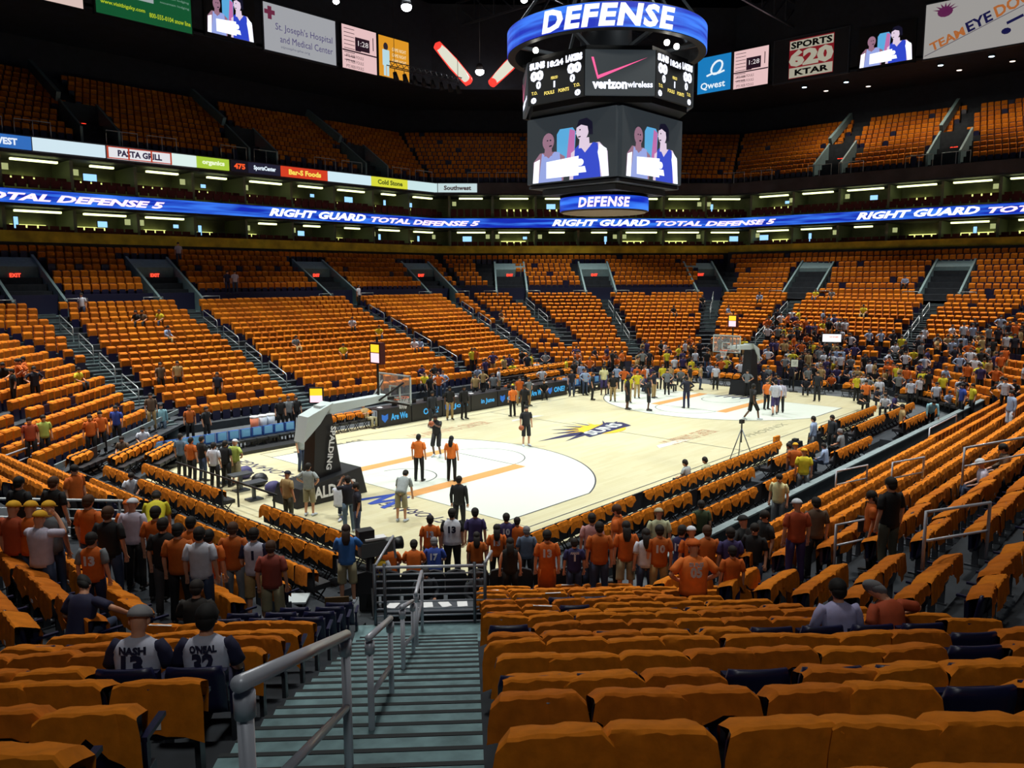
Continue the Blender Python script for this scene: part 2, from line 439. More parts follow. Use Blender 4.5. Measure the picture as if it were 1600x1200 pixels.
for (a, b, z, yw, zone, seg) in FLOOR_ROWS:
    L = math.hypot(b[0]-a[0], b[1]-a[1]); n = int(L/0.56)+1
    for j in range(n):
        t = (j+0.5)/n; x, y = a[0]+(b[0]-a[0])*t, a[1]+(b[1]-a[1])*t
        CHAIRS.append((x, y, z, R(yw), 0, zone, seg, j))
    if z > 0:
        ang = math.atan2(b[1]-a[1], b[0]-a[0])
        fx, fy = -math.sin(R(yw)), math.cos(R(yw))
        mb.box(((a[0]+b[0])/2 - fx*0.05, (a[1]+b[1])/2 - fy*0.05, z/2), (L+0.5, 1.35, z), 0, rz=ang)
struct(mb.build('floor_court_risers', m_conc_d))

def shirt_mb(seed, nx=10, fine=True, wide=0.60):
    r = random.Random(seed); m = MB()
    prof = [(-0.05, 0.56), (-0.035, 0.70), (-0.05, 0.790), (-0.08, 0.812), (-0.17, 0.848), (-0.26, 0.886), (-0.305, 0.893), (-0.322, 0.880), (-0.335, 0.78), (-0.345, 0.66), (-0.35, 0.52)]
    if not fine: prof = [prof[i] for i in (0, 2, 5, 6, 8, 10)]
    hb = [r.choice((-0.05, 0.0, 0.02, 0.10, 0.22)) for _ in range(3)]; hf = [r.uniform(-0.05, 0.12) for _ in range(3)]
    sag = r.uniform(0.02, 0.07); sk = r.uniform(-0.05, 0.05); ph = r.uniform(0, 6)
    vs = []; P = len(prof)
    for i, (py, pz) in enumerate(prof):
        s = i/(P-1)
        for j in range(nx+1):
            t = -1 + 2*j/nx
            w = wide/2*(0.90+0.10*s) * (1.0 + (0.05 if s > 0.75 else 0))
            x = t*w + sk*(s-0.5)
            z = pz; y = py
            e = max(0, abs(t)-0.72)/0.28
            if 0.1 < s < 0.95: z -= sag*e*e
            q = (t+1)/2*2; a = int(min(q, 1.999)); f = q-a
            if s > 0.85: z += (hb[a]*(1-f)+hb[a+1]*f)*(s-0.85)/0.15 + 0.012*math.sin(t*9+ph)
            if s < 0.12: z += (hf[a]*(1-f)+hf[a+1]*f)*(0.12-s)/0.12
            z += 0.006*math.sin(t*7+ph)*math.sin(s*9+ph); y += 0.010*math.sin(t*11+ph*2)*(1 if s > 0.6 or s < 0.2 else 0.2)
            if fine: y += r.uniform(-0.004, 0.004); z += r.uniform(-0.003, 0.003)
            vs.append((x, y, z))
    n = nx+1
    m.add(vs, [(i*n+j, (i+1)*n+j, (i+1)*n+j+1, i*n+j+1) for i in range(P-1) for j in range(nx)], 0, None, fine)
    return m

# stuff: everything beyond the nearest ones
def fill(name, items, template, mats):
    """one mesh holding a copy of the template at each (x, y, z, yaw)"""
    tv = np.array(template.v, float); nf = template.f; tm = template.m
    V = []; F = []; Mi = []
    for (x, y, z, yaw) in items:
        c, s = math.cos(yaw), math.sin(yaw); o = sum(len(q) for q in V) if False else fill.n
        V.append(np.stack([tv[:, 0]*c - tv[:, 1]*s + x, tv[:, 0]*s + tv[:, 1]*c + y, tv[:, 2] + z], 1))
        F += [tuple(i+o for i in f) for f in nf]; Mi += tm; fill.n += len(tv)
    return V, F, Mi
def fill_many(name, groups, mats):
    fill.n = 0; V = []; F = []; Mi = []
    for items, tpl in groups:
        v, f, m = fill(name, items, tpl, mats); V += v; F += f; Mi += m
    me = bpy.data.meshes.new(name); me.from_pydata(np.concatenate(V).tolist(), [], F)
    me.polygons.foreach_set('material_index', Mi)
    for x in mats: me.materials.append(x)
    me.update()
    return link(name, me)

def far_shirt(v):
    m = MB(); r = random.Random(v+50); w = 0.224; zt = 0.86+r.uniform(-0.02, 0.02); zb = 0.40+r.uniform(-0.05, 0.06); zb2 = zb + r.uniform(-0.08, 0.08)
    vs = [(-w, -0.05, zb), (w, -0.05, zb2), (w, -0.25, zb2), (-w, -0.25, zb),
          (-w*0.97, -0.03, zt-0.09), (w*0.97, -0.03, zt-0.09), (w, -0.27, zt-0.02), (-w, -0.27, zt-0.02),
          (-w*0.85, -0.07, zt-0.025), (w*0.85, -0.07, zt-0.025), (w*0.8, -0.24, zt+0.01), (-w*0.8, -0.24, zt+0.01)]
    m.add(vs, [(0, 1, 5, 4), (1, 2, 6, 5), (2, 3, 7, 6), (3, 0, 4, 7), (4, 5, 9, 8), (5, 6, 10, 9), (6, 7, 11, 10), (7, 4, 8, 11), (8, 9, 10, 11)], v % 2)
    return m
def far_seat():
    m = MB(); m.box((0, -0.1, 0.24), (0.40, 0.12, 0.48), 0); m.box((0, -0.14, 0.6), (0.44, 0.06, 0.44), 0)
    return m
# ------------------------------------------------------------------ arena floor and court
mb = MB(); mb.box((CX, CY, -0.16), (74, 62, 0.30)); struct(mb.build('floor_slab', mat('grey_floor', srgb(72, 78, 84), 0.6, var=0.15, scale=2)))
def wood():
    m = bpy.data.materials.new('maple_planks'); m.use_nodes = True; nt = m.node_tree; b = nt.nodes['Principled BSDF']
    b.inputs['Roughness'].default_value = 0.32
    tc = nt.nodes.new('ShaderNodeTexCoord'); br = nt.nodes.new('ShaderNodeTexBrick')
    br.inputs['Scale'].default_value = 1.0; br.inputs['Brick Width'].default_value = 1.4; br.inputs['Row Height'].default_value = 0.16
    br.inputs['Mortar Size'].default_value = 0.003
    br.inputs['Color1'].default_value = (*srgb(204, 198, 166), 1); br.inputs['Color2'].default_value = (*srgb(196, 188, 152), 1); br.inputs['Mortar'].default_value = (*srgb(182, 170, 134), 1)
    nt.links.new(tc.outputs['Object'], br.inputs['Vector']); nt.links.new(br.outputs['Color'], b.inputs['Base Color'])
    return m
mb = MB(); mb.box((13.9, 7.75, 0.0), (38.2, 18.9, 0.02)); struct(mb.build('floor_court', wood()))
m_key = mat('white_paint', srgb(212, 218, 208), 0.3); m_line = mat('line_paint', srgb(60, 62, 74), 0.4); m_opaint = mat('tan_orange_paint', srgb(205, 148, 88), 0.4)
m_pnavy = mat('navy_paint', srgb(40, 42, 80), 0.4); m_pyel = mat('sun_yellow_paint', srgb(226, 178, 50), 0.4)
def at_end(p, e): return (p[0], p[1]) if e == 0 else (28.65-p[0], 15.24-p[1])
def arc_pts(c, r, a0, a1, n): return [(c[0]+r*math.cos(a0+(a1-a0)*i/n), c[1]+r*math.sin(a0+(a1-a0)*i/n)) for i in range(n+1)]
def poly_line(m, pts, w, z, mi=0, closed=False):
    n = len(pts); L = []; Rr = []
    for i in range(n):
        a = pts[(i-1) % n] if (closed or i) else pts[0]; b = pts[(i+1) % n] if (closed or i < n-1) else pts[-1]
        dx, dy = b[0]-a[0], b[1]-a[1]; q = math.hypot(dx, dy) or 1
        L.append((pts[i][0]-dy/q*w/2, pts[i][1]+dx/q*w/2, z)); Rr.append((pts[i][0]+dy/q*w/2, pts[i][1]-dx/q*w/2, z))
    k = n if closed else n-1
    m.add(L+Rr, [(i, n+i, n+(i+1) % n, (i+1) % n) for i in range(k)], mi)
bk = (1.6, 7.62); ta = math.asin(6.71/7.24); xs = 1.6+7.24*math.cos(ta)
for e in (0, 1):
    pts = [(0, 0.91), (xs, 0.91)] + arc_pts(bk, 7.24, -ta, ta, 40)[1:-1] + [(xs, 14.33), (0, 14.33)]
    P = [at_end(p, e) for p in pts]
    m = MB(); m.add([(x, y, 0.0125) for x, y in P], [tuple(range(len(P)))]); struct(m.build('floor_white_zone', m_key))
    m = MB(); poly_line(m, P, 0.055, 0.0155); poly_line(m, [at_end(p, e) for p in [(5.79, 5.79), (5.79, 9.45)]], 0.05, 0.0155)
    poly_line(m, [at_end(p, e) for p in arc_pts((5.79, 7.62), 1.83, -math.pi/2, math.pi/2, 24)], 0.045, 0.0155)
    poly_line(m, [at_end(p, e) for p in arc_pts(bk, 1.22, -math.pi/2, math.pi/2, 20)], 0.045, 0.0155)
    struct(m.build('floor_lines', m_line))
    m = MB()
    for y0 in (5.18, 9.45):
        Q = [at_end(p, e) for p in ((0, y0), (5.85, y0), (5.85, y0+0.61), (0, y0+0.61))]; m.add([(x, y, 0.0165) for x, y in Q], [(0, 1, 2, 3)])
    struct(m.build('floor_lane_bands', m_opaint))
m = MB(); poly_line(m, [(0, 0), (28.65, 0), (28.65, 15.24), (0, 15.24)], 0.05, 0.0155, closed=True); poly_line(m, [(14.325, 0), (14.325, 15.24)], 0.045, 0.0155)
struct(m.build('floor_boundary_lines', m_line))
# painted emblem at centre court: a sun with long streaming rays and slanted letters
LA = Matrix.Translation((14.7, 7.75, 0)) @ Matrix.Rotation(R(0), 4, 'Z')
m = MB()
def lp(pts, z, mi):
    m.add([(x, y, z) for x, y in pts], [tuple(range(len(pts)))], mi, Matrix.Translation((14.35, 7.7, 0)) @ Matrix.Diagonal((0.72, 0.72, 1, 1)))
for (a, l, w) in ((-6.2, 0.4, 0.34), (-3.6, 1.3, 0.30), (-2.6, 2.3, 0.30), (-1.0, 2.6, 0.28), (0.6, 3.0, 0.30), (1.9, 2.5, 0.28), (2.7, 1.7, 0.26), (3.2, 0.7, 0.26), (-5.0, -0.9, 0.26)):
    lp([(0.2*a, -0.3-w), (a, l), (0.2*a+0.5, 0.2+w)], 0.0185, 0)
for (a, l, w) in ((-3.0, 0.7, 0.5), (-2.3, 1.4, 0.5), (-1.3, 1.9, 0.5), (0.0, 2.2, 0.5), (1.2, 2.0, 0.5), (2.1, 1.3, 0.5)):
    lp([(0.1*a-w, -0.2), (a, l), (0.1*a+w, 0.2)], 0.0200, 1)
lp([(1.9*math.cos(t/24*6.283), -0.2+1.5*math.sin(t/24*6.283)) for t in range(24)], 0.0215, 1)
lp([(2.4, -1.0), (3.0, 0.2), (2.2, 1.0), (-2.4, -0.2), (-2.9, -1.3)], 0.0230, 0)
vs, fs = text_fit('SUNS', 3.3, 0.75, bold=0.03, extrude=0.001)
m.add([(v[0]+0.25*v[1], v[1], v[2]) for v in vs], fs, 2, Matrix.Translation((14.4, 7.5, 0.0255)) @ Matrix.Rotation(R(8), 4, 'Z'))
struct(m.build('floor_centre_emblem', [m_pnavy, m_pyel, m_key]))
# words painted round the court
def court_words(s, x, y, rz, w, h, mi, nm='floor_words', **k):
    vs, fs = text_fit(s, w, h, extrude=0.001, **k); mm = MB()
    mm.add(vs, fs, 0, Matrix.Translation((x, y, 0.018)) @ Matrix.Rotation(rz, 4, 'Z')); struct(mm.build(nm, mi))
court_words('PLANET ORANGE', -1.25, 11.7, math.pi/2, 6.2, 0.5, m_pnavy, shear=0.3)
court_words('PLANET ORANGE', -1.25, 3.2, math.pi/2, 5.0, 0.5, m_pnavy, shear=0.3)
court_words('PURPLE PALACE', 3.0, 15.9-1.45, 0, 3.6, 0.28, m_line)
court_words('US AIRWAYS CENTER', 9.4, 13.2, 0, 5.2, 0.85, mat('faded_red_paint', srgb(190, 150, 120), 0.4))
court_words('US AIRWAYS CENTER', 15.5, 3.3, 0, 4.2, 0.9, MATS['faded_red_paint'])
court_words('PHOENIX', 19.5, 1.3, 0, 4.5, 0.45, mat('faded_grey_paint', srgb(150, 146, 120), 0.4), shear=0.3)
m = MB(); lpw = [(0, 0), (2.6, -0.1), (2.2, 0.35), (0.4, 0.4)]
m.add([(12.3+x, 3.0+y, 0.0185) for x, y in lpw], [(0, 1, 2, 3)]); m.add([(12.9+x, 12.3+y*0.8, 0.0185) for x, y in lpw], [(0, 1, 2, 3)])
struct(m.build('floor_white_swooshes', m_key))
m = MB(); 
for k in range(4): m.add([(27.9+0.2*k, 8.6-0.5*k, 0.0185), (29.8, 8.2-0.5*k, 0.0185), (29.8, 8.0-0.5*k, 0.0185), (27.9, 8.4-0.5*k, 0.0185)], [(0, 1, 2, 3)])
struct(m.build('floor_far_base_stripes', m_pnavy))
# blue letter painted at the near baseline
m = MB(); vs, fs = text_fit('W', 1.6, 1.5, extrude=0.001, bold=0.03); m.add(vs, fs, 0, Matrix.Translation((-0.9, 5.6, 0.019)) @ Matrix.Rotation(math.pi/2, 4, 'Z'))
struct(m.build('floor_blue_letter', mat('royal_blue_paint', srgb(40, 70, 160), 0.4)))
# ------------------------------------------------------------------ panels, suites, ribbon boards, upper deck, roof
def facing(c, n):
    """matrix: local x to the viewer's right, y up, z towards the viewer; n points at the viewer"""
    n = Vector((n[0], n[1], 0)).normalized(); up = Vector((0, 0, 1)); r = (-n).cross(up)
    return Matrix(((r.x, 0, n.x, c[0]), (r.y, 0, n.y, c[1]), (0, 1, 0, c[2]), (0, 0, 0, 1)))
def board(m, w, h, d, mi, M, x=0, y=0, z=0):
    m.box((x, y, z-d/2), (w, h, d), mi, M=M)
def path_at(o):
    P = [corner(i, o) for i in (3, 2, 1, 0, 7, 6)]
    S = [0]
    for a, b in zip(P, P[1:]): S.append(S[-1]+math.hypot(b[0]-a[0], b[1]-a[1]))
    def f(s):
        for k in range(len(P)-1):
            if s <= S[k+1] or k == len(P)-2:
                t = (s-S[k])/(S[k+1]-S[k]); a, b = P[k], P[k+1]; L = S[k+1]-S[k]
                return (a[0]+(b[0]-a[0])*t, a[1]+(b[1]-a[1])*t, (b[0]-a[0])/L, (b[1]-a[1])/L, (3-k) % 8)
    def inv(x, y):
        best = None
        for k in range(len(P)-1):
            a, b = P[k], P[k+1]; L = S[k+1]-S[k]; ux, uy = (b[0]-a[0])/L, (b[1]-a[1])/L
            t = max(0, min(L, (x-a[0])*ux+(y-a[1])*uy)); dd = math.hypot(a[0]+ux*t-x, a[1]+uy*t-y)
            if best is None or dd < best[0]: best = (dd, S[k]+t)
        return best[1]
    return f, inv, S
VIS = (3, 2, 1, 0, 7)
def ring_band(o, z0, z1, th, name, material, sides=VIS, group=None):
    m = MB()
    for i in sides:
        a, b = corner(i, o), corner(i-1, o); c, d = corner(i, o-th), corner(i-1, o-th)
        m.hexa([(*a, z0), (*b, z0), (*d, z0), (*c, z0), (*a, z1), (*b, z1), (*d, z1), (*c, z1)])
    return m.build(name, material)
struct(ring_band(0.95, 9.95, 10.68, 0.1, 'wall_club_front', mat('club_yellow', srgb(196, 178, 46), 0.7, var=0.4, scale=0.9)))
m_slab = mat('slab_edge', srgb(52, 56, 66), 0.7, var=0.2, scale=2)
for z0, z1 in ((9.7, 10.0), (12.35, 12.55), (13.2, 13.45), (15.75, 15.95)):
    struct(ring_band(0.15, z0, z1, 4.2, 'floor_suite_slab', m_slab))
struct(ring_band(-3.9, 9.9, 16.0, 0.2, 'wall_suite_back', mat('suite_wall', srgb(120, 124, 104), 0.8, var=0.3, scale=1)))
m_suitefin = mat('suite_partition', srgb(124, 132, 112), 0.7)
m_lamp = glow('suite_light', (226, 236, 160), 3.2)
m_lamp2 = glow('suite_counter_light', (222, 226, 130), 1.8)
m_tv = glow('television_blue', (150, 205, 255), 1.3)
m_pic = glow('lit_picture', (196, 204, 140), 0.7)
m_maroon = mat('maroon_upholstery', srgb(92, 28, 34), 0.8)
f, inv, S = path_at(0.0)
s0, s1 = inv(-9, 45.3), inv(59.3, -10)
bay = 0; s = s0
LEV = (('lower', 10.0, 12.3), ('upper', 13.3, 15.7))
while s < s1:
    x, y, ux, uy, i = f(s); nx, ny = nrm(i)
    for (nm, z0, z1) in LEV:
        m = MB(); T = facing((x, y, 0), (-nx, -ny))
        m.box((0, (z0+z1)/2, -2.2), (0.22, z1-z0, 3.4), M=T); struct(m.build('wall_suite_fin', m_suitefin))
    xm, ym, ux, uy, i = f(s+2.2); nx, ny = nrm(i); T = facing((xm, ym, 0), (-nx, -ny))
    r = random.Random(bay*13+5)
    for (nm, z0, z1) in LEV:
        dsc = '%s %s suite from the left' % (nth(bay), nm)
        if r.random() < 0.85:
            m = MB(); w = r.choice((2.9, 3.2, 2.4, 1.6)); m.box((0, z1-0.20, -0.9), (w, 0.13, 0.3), M=T)
            tag(m.build('ceiling_light', m_lamp), 'long ceiling light in the ' + dsc, 'light', 'suite ceiling lights')
        if r.random() < 0.8:
            m = MB(); w = r.choice((2.3, 1.7, 2.6)); m.box((r.uniform(-0.4, 0.4), z0+1.25, -3.6), (w, 0.22, 0.1), M=T)
            tag(m.build('counter_light', m_lamp2), 'glowing counter strip at the back of the ' + dsc, 'light', 'suite counter lights')
        if r.random() < 0.45:
            m = MB(); sx = r.uniform(-1.4, 1.4); tw, th, tz = r.choice(((0.75, 0.5, 1.5), (0.35, 0.9, 1.35), (1.0, 0.6, 1.5), (0.5, 0.35, 1.6))); m.box((sx, z0+tz, -2.0), (tw, th, 0.08), 0, M=T); m.box((sx, z0+tz, -1.955), (tw-0.08, th-0.08, 0.01), 1, M=T)
            tag(m.build('television', [m_black, m_tv]), 'glowing blue television in the ' + dsc, 'television', 'suite televisions')
        if r.random() < 0.7:
            m = MB(); m.box((r.choice((-1.7, 1.7)), z0+1.7, -1.2), (0.4, 0.42, 0.06), M=T)
            tag(m.build('lit_picture', m_pic), 'small lit square picture in the ' + dsc, 'picture', 'suite pictures')
        m = MB()
        for q in range(6): 
            m.box((-1.75+0.7*q, z0+0.62, -0.35), (0.56, 0.55, 0.12), M=T)
            m.box((-1.75+0.7*q, z0+0.9, -1.15), (0.56, 0.55, 0.12), M=T)
        tag(m.build('suite_chairs', m_maroon), 'maroon chairs in the ' + dsc, 'chair', 'suite seating', kind='stuff')
    s += 4.4; bay += 1
# blue ribbon board with running words
def led_blue(name, strength=1.0):
    m = bpy.data.materials.new(name); m.use_nodes = True; nt = m.node_tree; b = nt.nodes['Principled BSDF']
    b.inputs['Base Color'].default_value = (0.01, 0.01, 0.02, 1)
    tc = nt.nodes.new('ShaderNodeTexCoord'); mp = nt.nodes.new('ShaderNodeMapping'); mp.inputs['Scale'].default_value = (0.12, 0.12, 1.6)
    n = nt.nodes.new('ShaderNodeTexNoise'); n.inputs['Scale'].default_value = 2.2
    r = nt.nodes.new('ShaderNodeValToRGB'); r.color_ramp.elements[0].position = 0.38; r.color_ramp.elements[1].position = 0.68
    r.color_ramp.elements[0].color = (*srgb(14, 40, 176), 1); r.color_ramp.elements[1].color = (*srgb(60, 130, 250), 1)
    nt.links.new(tc.outputs['Object'], mp.inputs['Vector']); nt.links.new(mp.outputs['Vector'], n.inputs['Vector']); nt.links.new(n.outputs['Fac'], r.inputs['Fac'])
    nt.links.new(r.outputs['Color'], b.inputs['Emission Color']); b.inputs['Emission Strength'].default_value = strength
    return m
m_led = led_blue('led_blue', 1.0)
m_ledw = glow('led_white', (236, 240, 255), 1.5); m_ledp = glow('led_pink_white', (250, 222, 244), 1.3)
root = thing('ribbon_board', 'long blue ribbon display with white running words between the two suite levels', 'display', (0, 0, 0))
ring_band(0.35, 12.5, 13.45, 0.18, 'display_housing', m_black).parent = root
ring_band(0.37, 12.52, 13.43, 0.02, 'led_strip', m_led).parent = root
fr, invr, Sr = path_at(0.37)
def ribbon_text(text, sa, L, z, h, mi, parent, sh=0.25, fpath=None, proud=0.03):
    fpath = fpath or fr
    vs, fs = text_fit(text, L, h, shear=sh, bold=0.045, extrude=0.0)
    m = MB(); out = []
    for (x, y, q) in vs:
        px, py, ux, uy, i = fpath(sa + L/2 + x); nx, ny = nrm(i)
        out.append((px - nx*proud, py - ny*proud, z+y))
    m.add(out, fs); m.build('lettering', mi, parent)
for sa in (invr(10.36, 45.3)-23.3, invr(19.0, 45.3), invr(46.3, 36.9), invr(59.3, 11.1)):
    ribbon_text('RIGHT GUARD', sa, 10.0, 13.0, 0.66, m_ledw, root, 0.3)
    ribbon_text('TOTAL DEFENSE 5', sa+10.6, 12.6, 12.93, 0.50, m_ledp, root, 0.3)
# grey fascia under the upper deck
struct(ring_band(0.3, 15.9, 16.95, 0.25, 'wall_deck_fascia', mat('fascia_grey', srgb(64, 58, 62), 0.6, var=0.4, scale=0.5)))
ff, invf, Sf = path_at(0.32)
ADS = [(-4.0, 1.5, (50, 110, 190), 'AMERICA WEST', (230, 240, 255), 'blue'), (1.6, 6.2, (214, 236, 246), '', None, 'plain white'), (6.35, 10.9, (232, 232, 236), 'PASTA GRILL', (40, 30, 60), 'white with red frame'),
       (11.0, 12.9, (225, 245, 240), '', None, 'short plain white'), (12.95, 15.6, (170, 205, 60), 'organics', (240, 250, 210), 'green'), (15.8, 17.2, (16, 14, 26), '475', (250, 90, 40), 'black with red digits'),
       (17.3, 20.2, (30, 30, 50), 'SportsCenter', (225, 240, 250), 'dark with white words'), (20.3, 24.9, (214, 62, 34), 'Bar-S Foods', (250, 220, 90), 'red with yellow words'), (25.0, 29.7, (214, 240, 250), '', None, 'pale blue'),
       (29.8, 34.1, (220, 222, 60), 'Cold Stone', (90, 100, 30), 'yellow'), (34.2, 38.4, (206, 234, 236), '', None, 'pale'), (38.5, 42.4, (200, 222, 224), 'Southwest', (70, 60, 60), 'grey white')]
for k, (xa, xb, c, tx, tc, d) in enumerate(ADS):
    sa, sb = invf(xa, 45.3), invf(xb, 45.3)
    if xb > 38.7: sb = sa + (xb-xa)
    root = None
    m = MB(); pa, pb = ff(sa), ff(sb)
    pts = [(pa, pb)] if pa[4] == pb[4] else [(pa, (*corner(1, 0.32), pb[2], pb[3], pa[4])), ((*corner(1, 0.32), 0, 0, pb[4]), pb)]
    root = thing('light_box_sign', 'lit %s advertising panel, %s from the left along the upper deck front' % (d, nth(k)), 'sign', (0, 0, 0), 0, 'lit panels of the upper deck front')
    for (a, b) in pts:
        nx, ny = nrm(a[4])
        m.hexa([(a[0], a[1], 16.0), (b[0], b[1], 16.0), (b[0]-nx*0.12, b[1]-ny*0.12, 16.0), (a[0]-nx*0.12, a[1]-ny*0.12, 16.0),
                (a[0], a[1], 16.85), (b[0], b[1], 16.85), (b[0]-nx*0.12, b[1]-ny*0.12, 16.85), (a[0]-nx*0.12, a[1]-ny*0.12, 16.85)])
    m.build('lit_face', glow('ad_%d' % k, c, 0.95), root)
    if 'frame' in d:
        m = MB(); nx, ny = nrm(pa[4])
        for (zz, hh) in ((16.04, 0.08), (16.81, 0.08)): m.bar((pa[0]-nx*0.14, pa[1]-ny*0.14, zz), (pb[0]-nx*0.14, pb[1]-ny*0.14, zz), hh, 0.06)
        for q_ in (pa, pb, (pa[0]*.68+pb[0]*.32, pa[1]*.68+pb[1]*.32), (pa[0]*.32+pb[0]*.68, pa[1]*.32+pb[1]*.68)): m.bar((q_[0]-nx*0.14, q_[1]-ny*0.14, 16.0), (q_[0]-nx*0.14, q_[1]-ny*0.14, 16.85), 0.1, 0.06)
        m.build('red_frame', glow('frame_red', (200, 70, 40), 0.8), root)
    if tx: ribbon_text(tx, sa+0.15*(sb-sa), 0.7*(sb-sa), 16.42, 0.45, glow('adt_%d' % k, tc, 1.0), root, 0.0, ff, 0.15)
# signs on the right-hand fascia are unlit; ---- upper deck
mb = MB(); DR, DZ = 0.84, 0.55
def deck_row(j): return (-1.4-DR*j, 17.2+DZ*j)
for i in VIS:
    strip_i = i
    for j in range(11):
        o, z = deck_row(j)
        a0, a1 = corner(i-1, o+0.42), corner(i, o+0.42); b0, b1 = corner(i-1, o-0.42), corner(i, o-0.42)
        mb.add([(*a0, z), (*a1, z), (*b1, z), (*b0, z)], [(0, 1, 2, 3)])
        mb.add([(*b0, z), (*b1, z), (*b1, z+DZ), (*b0, z+DZ)], [(0, 1, 2, 3)])
    a0, a1 = corner(i-1, 0.3), corner(i, 0.3); b0, b1 = corner(i-1, -1.0), corner(i, -1.0)
    mb.add([(*a0, 16.9), (*a1, 16.9), (*b1, 16.9), (*b0, 16.9)], [(0, 1, 2, 3)])
    mb.add([(*b0, 16.9), (*b1, 16.9), (*b1, 17.2), (*b0, 17.2)], [(0, 1, 2, 3)])
struct(mb.build('floor_upper_deck', m_conc_d))
struct(ring_band(-11.0, 22.6, 34.0, 0.3, 'wall_back', m_dark))
struct(ring_band(0.0, 26.0, 34.0, 0.3, 'wall_high_fascia', m_dark))
# soffit between the high fascia and the back wall, roof
mb = MB()
for i in VIS:
    a, b, c, d = corner(i, 0), corner(i-1, 0), corner(i-1, -12.7), corner(i, -12.7)
    mb.hexa([(*a, 26.2), (*b, 26.2), (*c, 26.2), (*d, 26.2), (*a, 26.4), (*b, 26.4), (*c, 26.4), (*d, 26.4)])
struct(mb.build('ceiling_soffit', m_roof))
mb = MB(); mb.box((CX, CY, 36.2), (130, 110, 0.4)); struct(mb.build('ceiling_roof', m_roof))
def beam_truss(a, b, h, name, label):
    m = MB(); a, b = Vector(a), Vector(b); L = (b-a).length; n = int(L/2.5); d = (b-a)/n
    m.bar(a, b, 0.18, 0.18); m.bar(a+Vector((0, 0, h)), b+Vector((0, 0, h)), 0.18, 0.18)
    for k in range(n):
        p, q = a+d*k, a+d*(k+1)
        m.bar(p, q+Vector((0, 0, h)), 0.1, 0.1); m.bar(q, q+Vector((0, 0, h)), 0.1, 0.1)
    return tag(m.build(name, m_steel), label, 'truss', 'roof trusses')
for k, (a, b) in enumerate((((-20, 30, 31), (60, 30, 31)), ((-20, 18, 31), (60, 18, 31)), ((-20, 0, 31), (60, 0, 31)), ((40, -20, 32), (40, 44, 32)), ((20, -20, 32), (20, 44, 32)))):
    beam_truss(a, b, 2.2, 'roof_truss', 'dark steel roof truss, %s of those crossing high over the court' % nth(k))
# deck columns on the left
for k, x in enumerate((4.5, 15.5, 24.5, 33)):
    mb = MB(); mb.box((x, 57.4, 25.2), (0.8, 0.5, 3.4)); mb.box((x, 57.0, 26.0), (1.1, 1.0, 0.4)); tag(mb.build('deck_column', mat('column_grey', srgb(58, 60, 66), 0.8)), 'dim grey column behind the left upper deck, %s from the left' % nth(k), 'column', 'upper deck columns')
# deck front rails
n = 0
s = inv(-8, 45.3)
while s < s1-2.4:
    if n % 3 != 1:
        a, b = f(s), f(s+2.2)
        m = MB(); za = 16.95
        P = [Vector((a[0], a[1], za)), Vector((b[0], b[1], za))]; up = Vector((0, 0, 1.05))
        m.tube([P[0], P[0]+up, P[1]+up, P[1]], 0.035, n=5); m.bar((P[0]+P[1])/2, (P[0]+P[1])/2+up, 0.04, 0.04)
        tag(m.build('guard_rail', m_rail), 'thin grey guard rail at the upper deck front, %s from the left' % nth(n), 'rail', 'guard rails of the upper deck')
    s += 2.9; n += 1
# deck portals and stair parapets
DKP = [(6.5, 2), (19.5, 2), (31.5, 2), (47.0, 1), (54.5, 1), (14.5, 0), (4.5, 0), (-6, 0)]
DECKP = []
for k, (c, i) in enumerate(DKP):
    nx, ny = nrm(i)
    if i == 2: x, y = c, 45.3
    elif i == 1: x, y = (c, 37.7*0+ (CX+CY+43.3*1.41421) - c)
    else: x, y = 59.3, c
    DECKP.append((x, y, nx, ny))
    T = Matrix.Translation((x, y, 0)) @ Matrix.Rotation(math.atan2(ny, nx), 4, 'Z')
    root = thing('deck_portal', '%s entry portal from the left with grey parapets in the upper deck' % nth(k), 'stairwell', group='portals of the upper deck')
    for sd in (-1, 1):
        m = MB(); ya, yb = sorted((sd*1.2, sd*1.38))
        m.hexa([T @ Vector(v) for v in ((0.9, ya, 16.9), (4.6, ya, 16.9), (4.6, yb, 16.9), (0.9, yb, 16.9), (0.9, ya, 18.2), (4.6, ya, 20.6), (4.6, yb, 20.6), (0.9, yb, 18.2))])
        m.build('parapet', m_teal, root)
        m = MB(); m.bar(T @ Vector((4.8, sd*1.3, 20.8)), T @ Vector((10.2, sd*1.3, 24.0)), 0.3, 0.7); m.build('stair_parapet', m_teal, root) if sd == 1 else None
    m = MB(); m.hexa([T @ Vector(v) for v in ((4.3, -1.2, 17.0), (4.6, -1.2, 17.0), (4.6, 1.2, 17.0), (4.3, 1.2, 17.0), (4.3, -1.2, 20.4), (4.6, -1.2, 20.4), (4.6, 1.2, 20.4), (4.3, 1.2, 20.4))])
    m.build('portal_lining', m_conc_d, root)
    e = MB(); vs, fs = text_fit('EXIT', 0.6, 0.22, bold=0.02)
    e.add(vs, fs, 0, T @ Matrix.Translation((4.27, 0, 18.9)) @ Matrix.Rotation(-math.pi/2, 4, 'Z') @ Matrix.Rotation(math.pi/2, 4, 'X')); e.build('exit_lettering', m_exit, root)
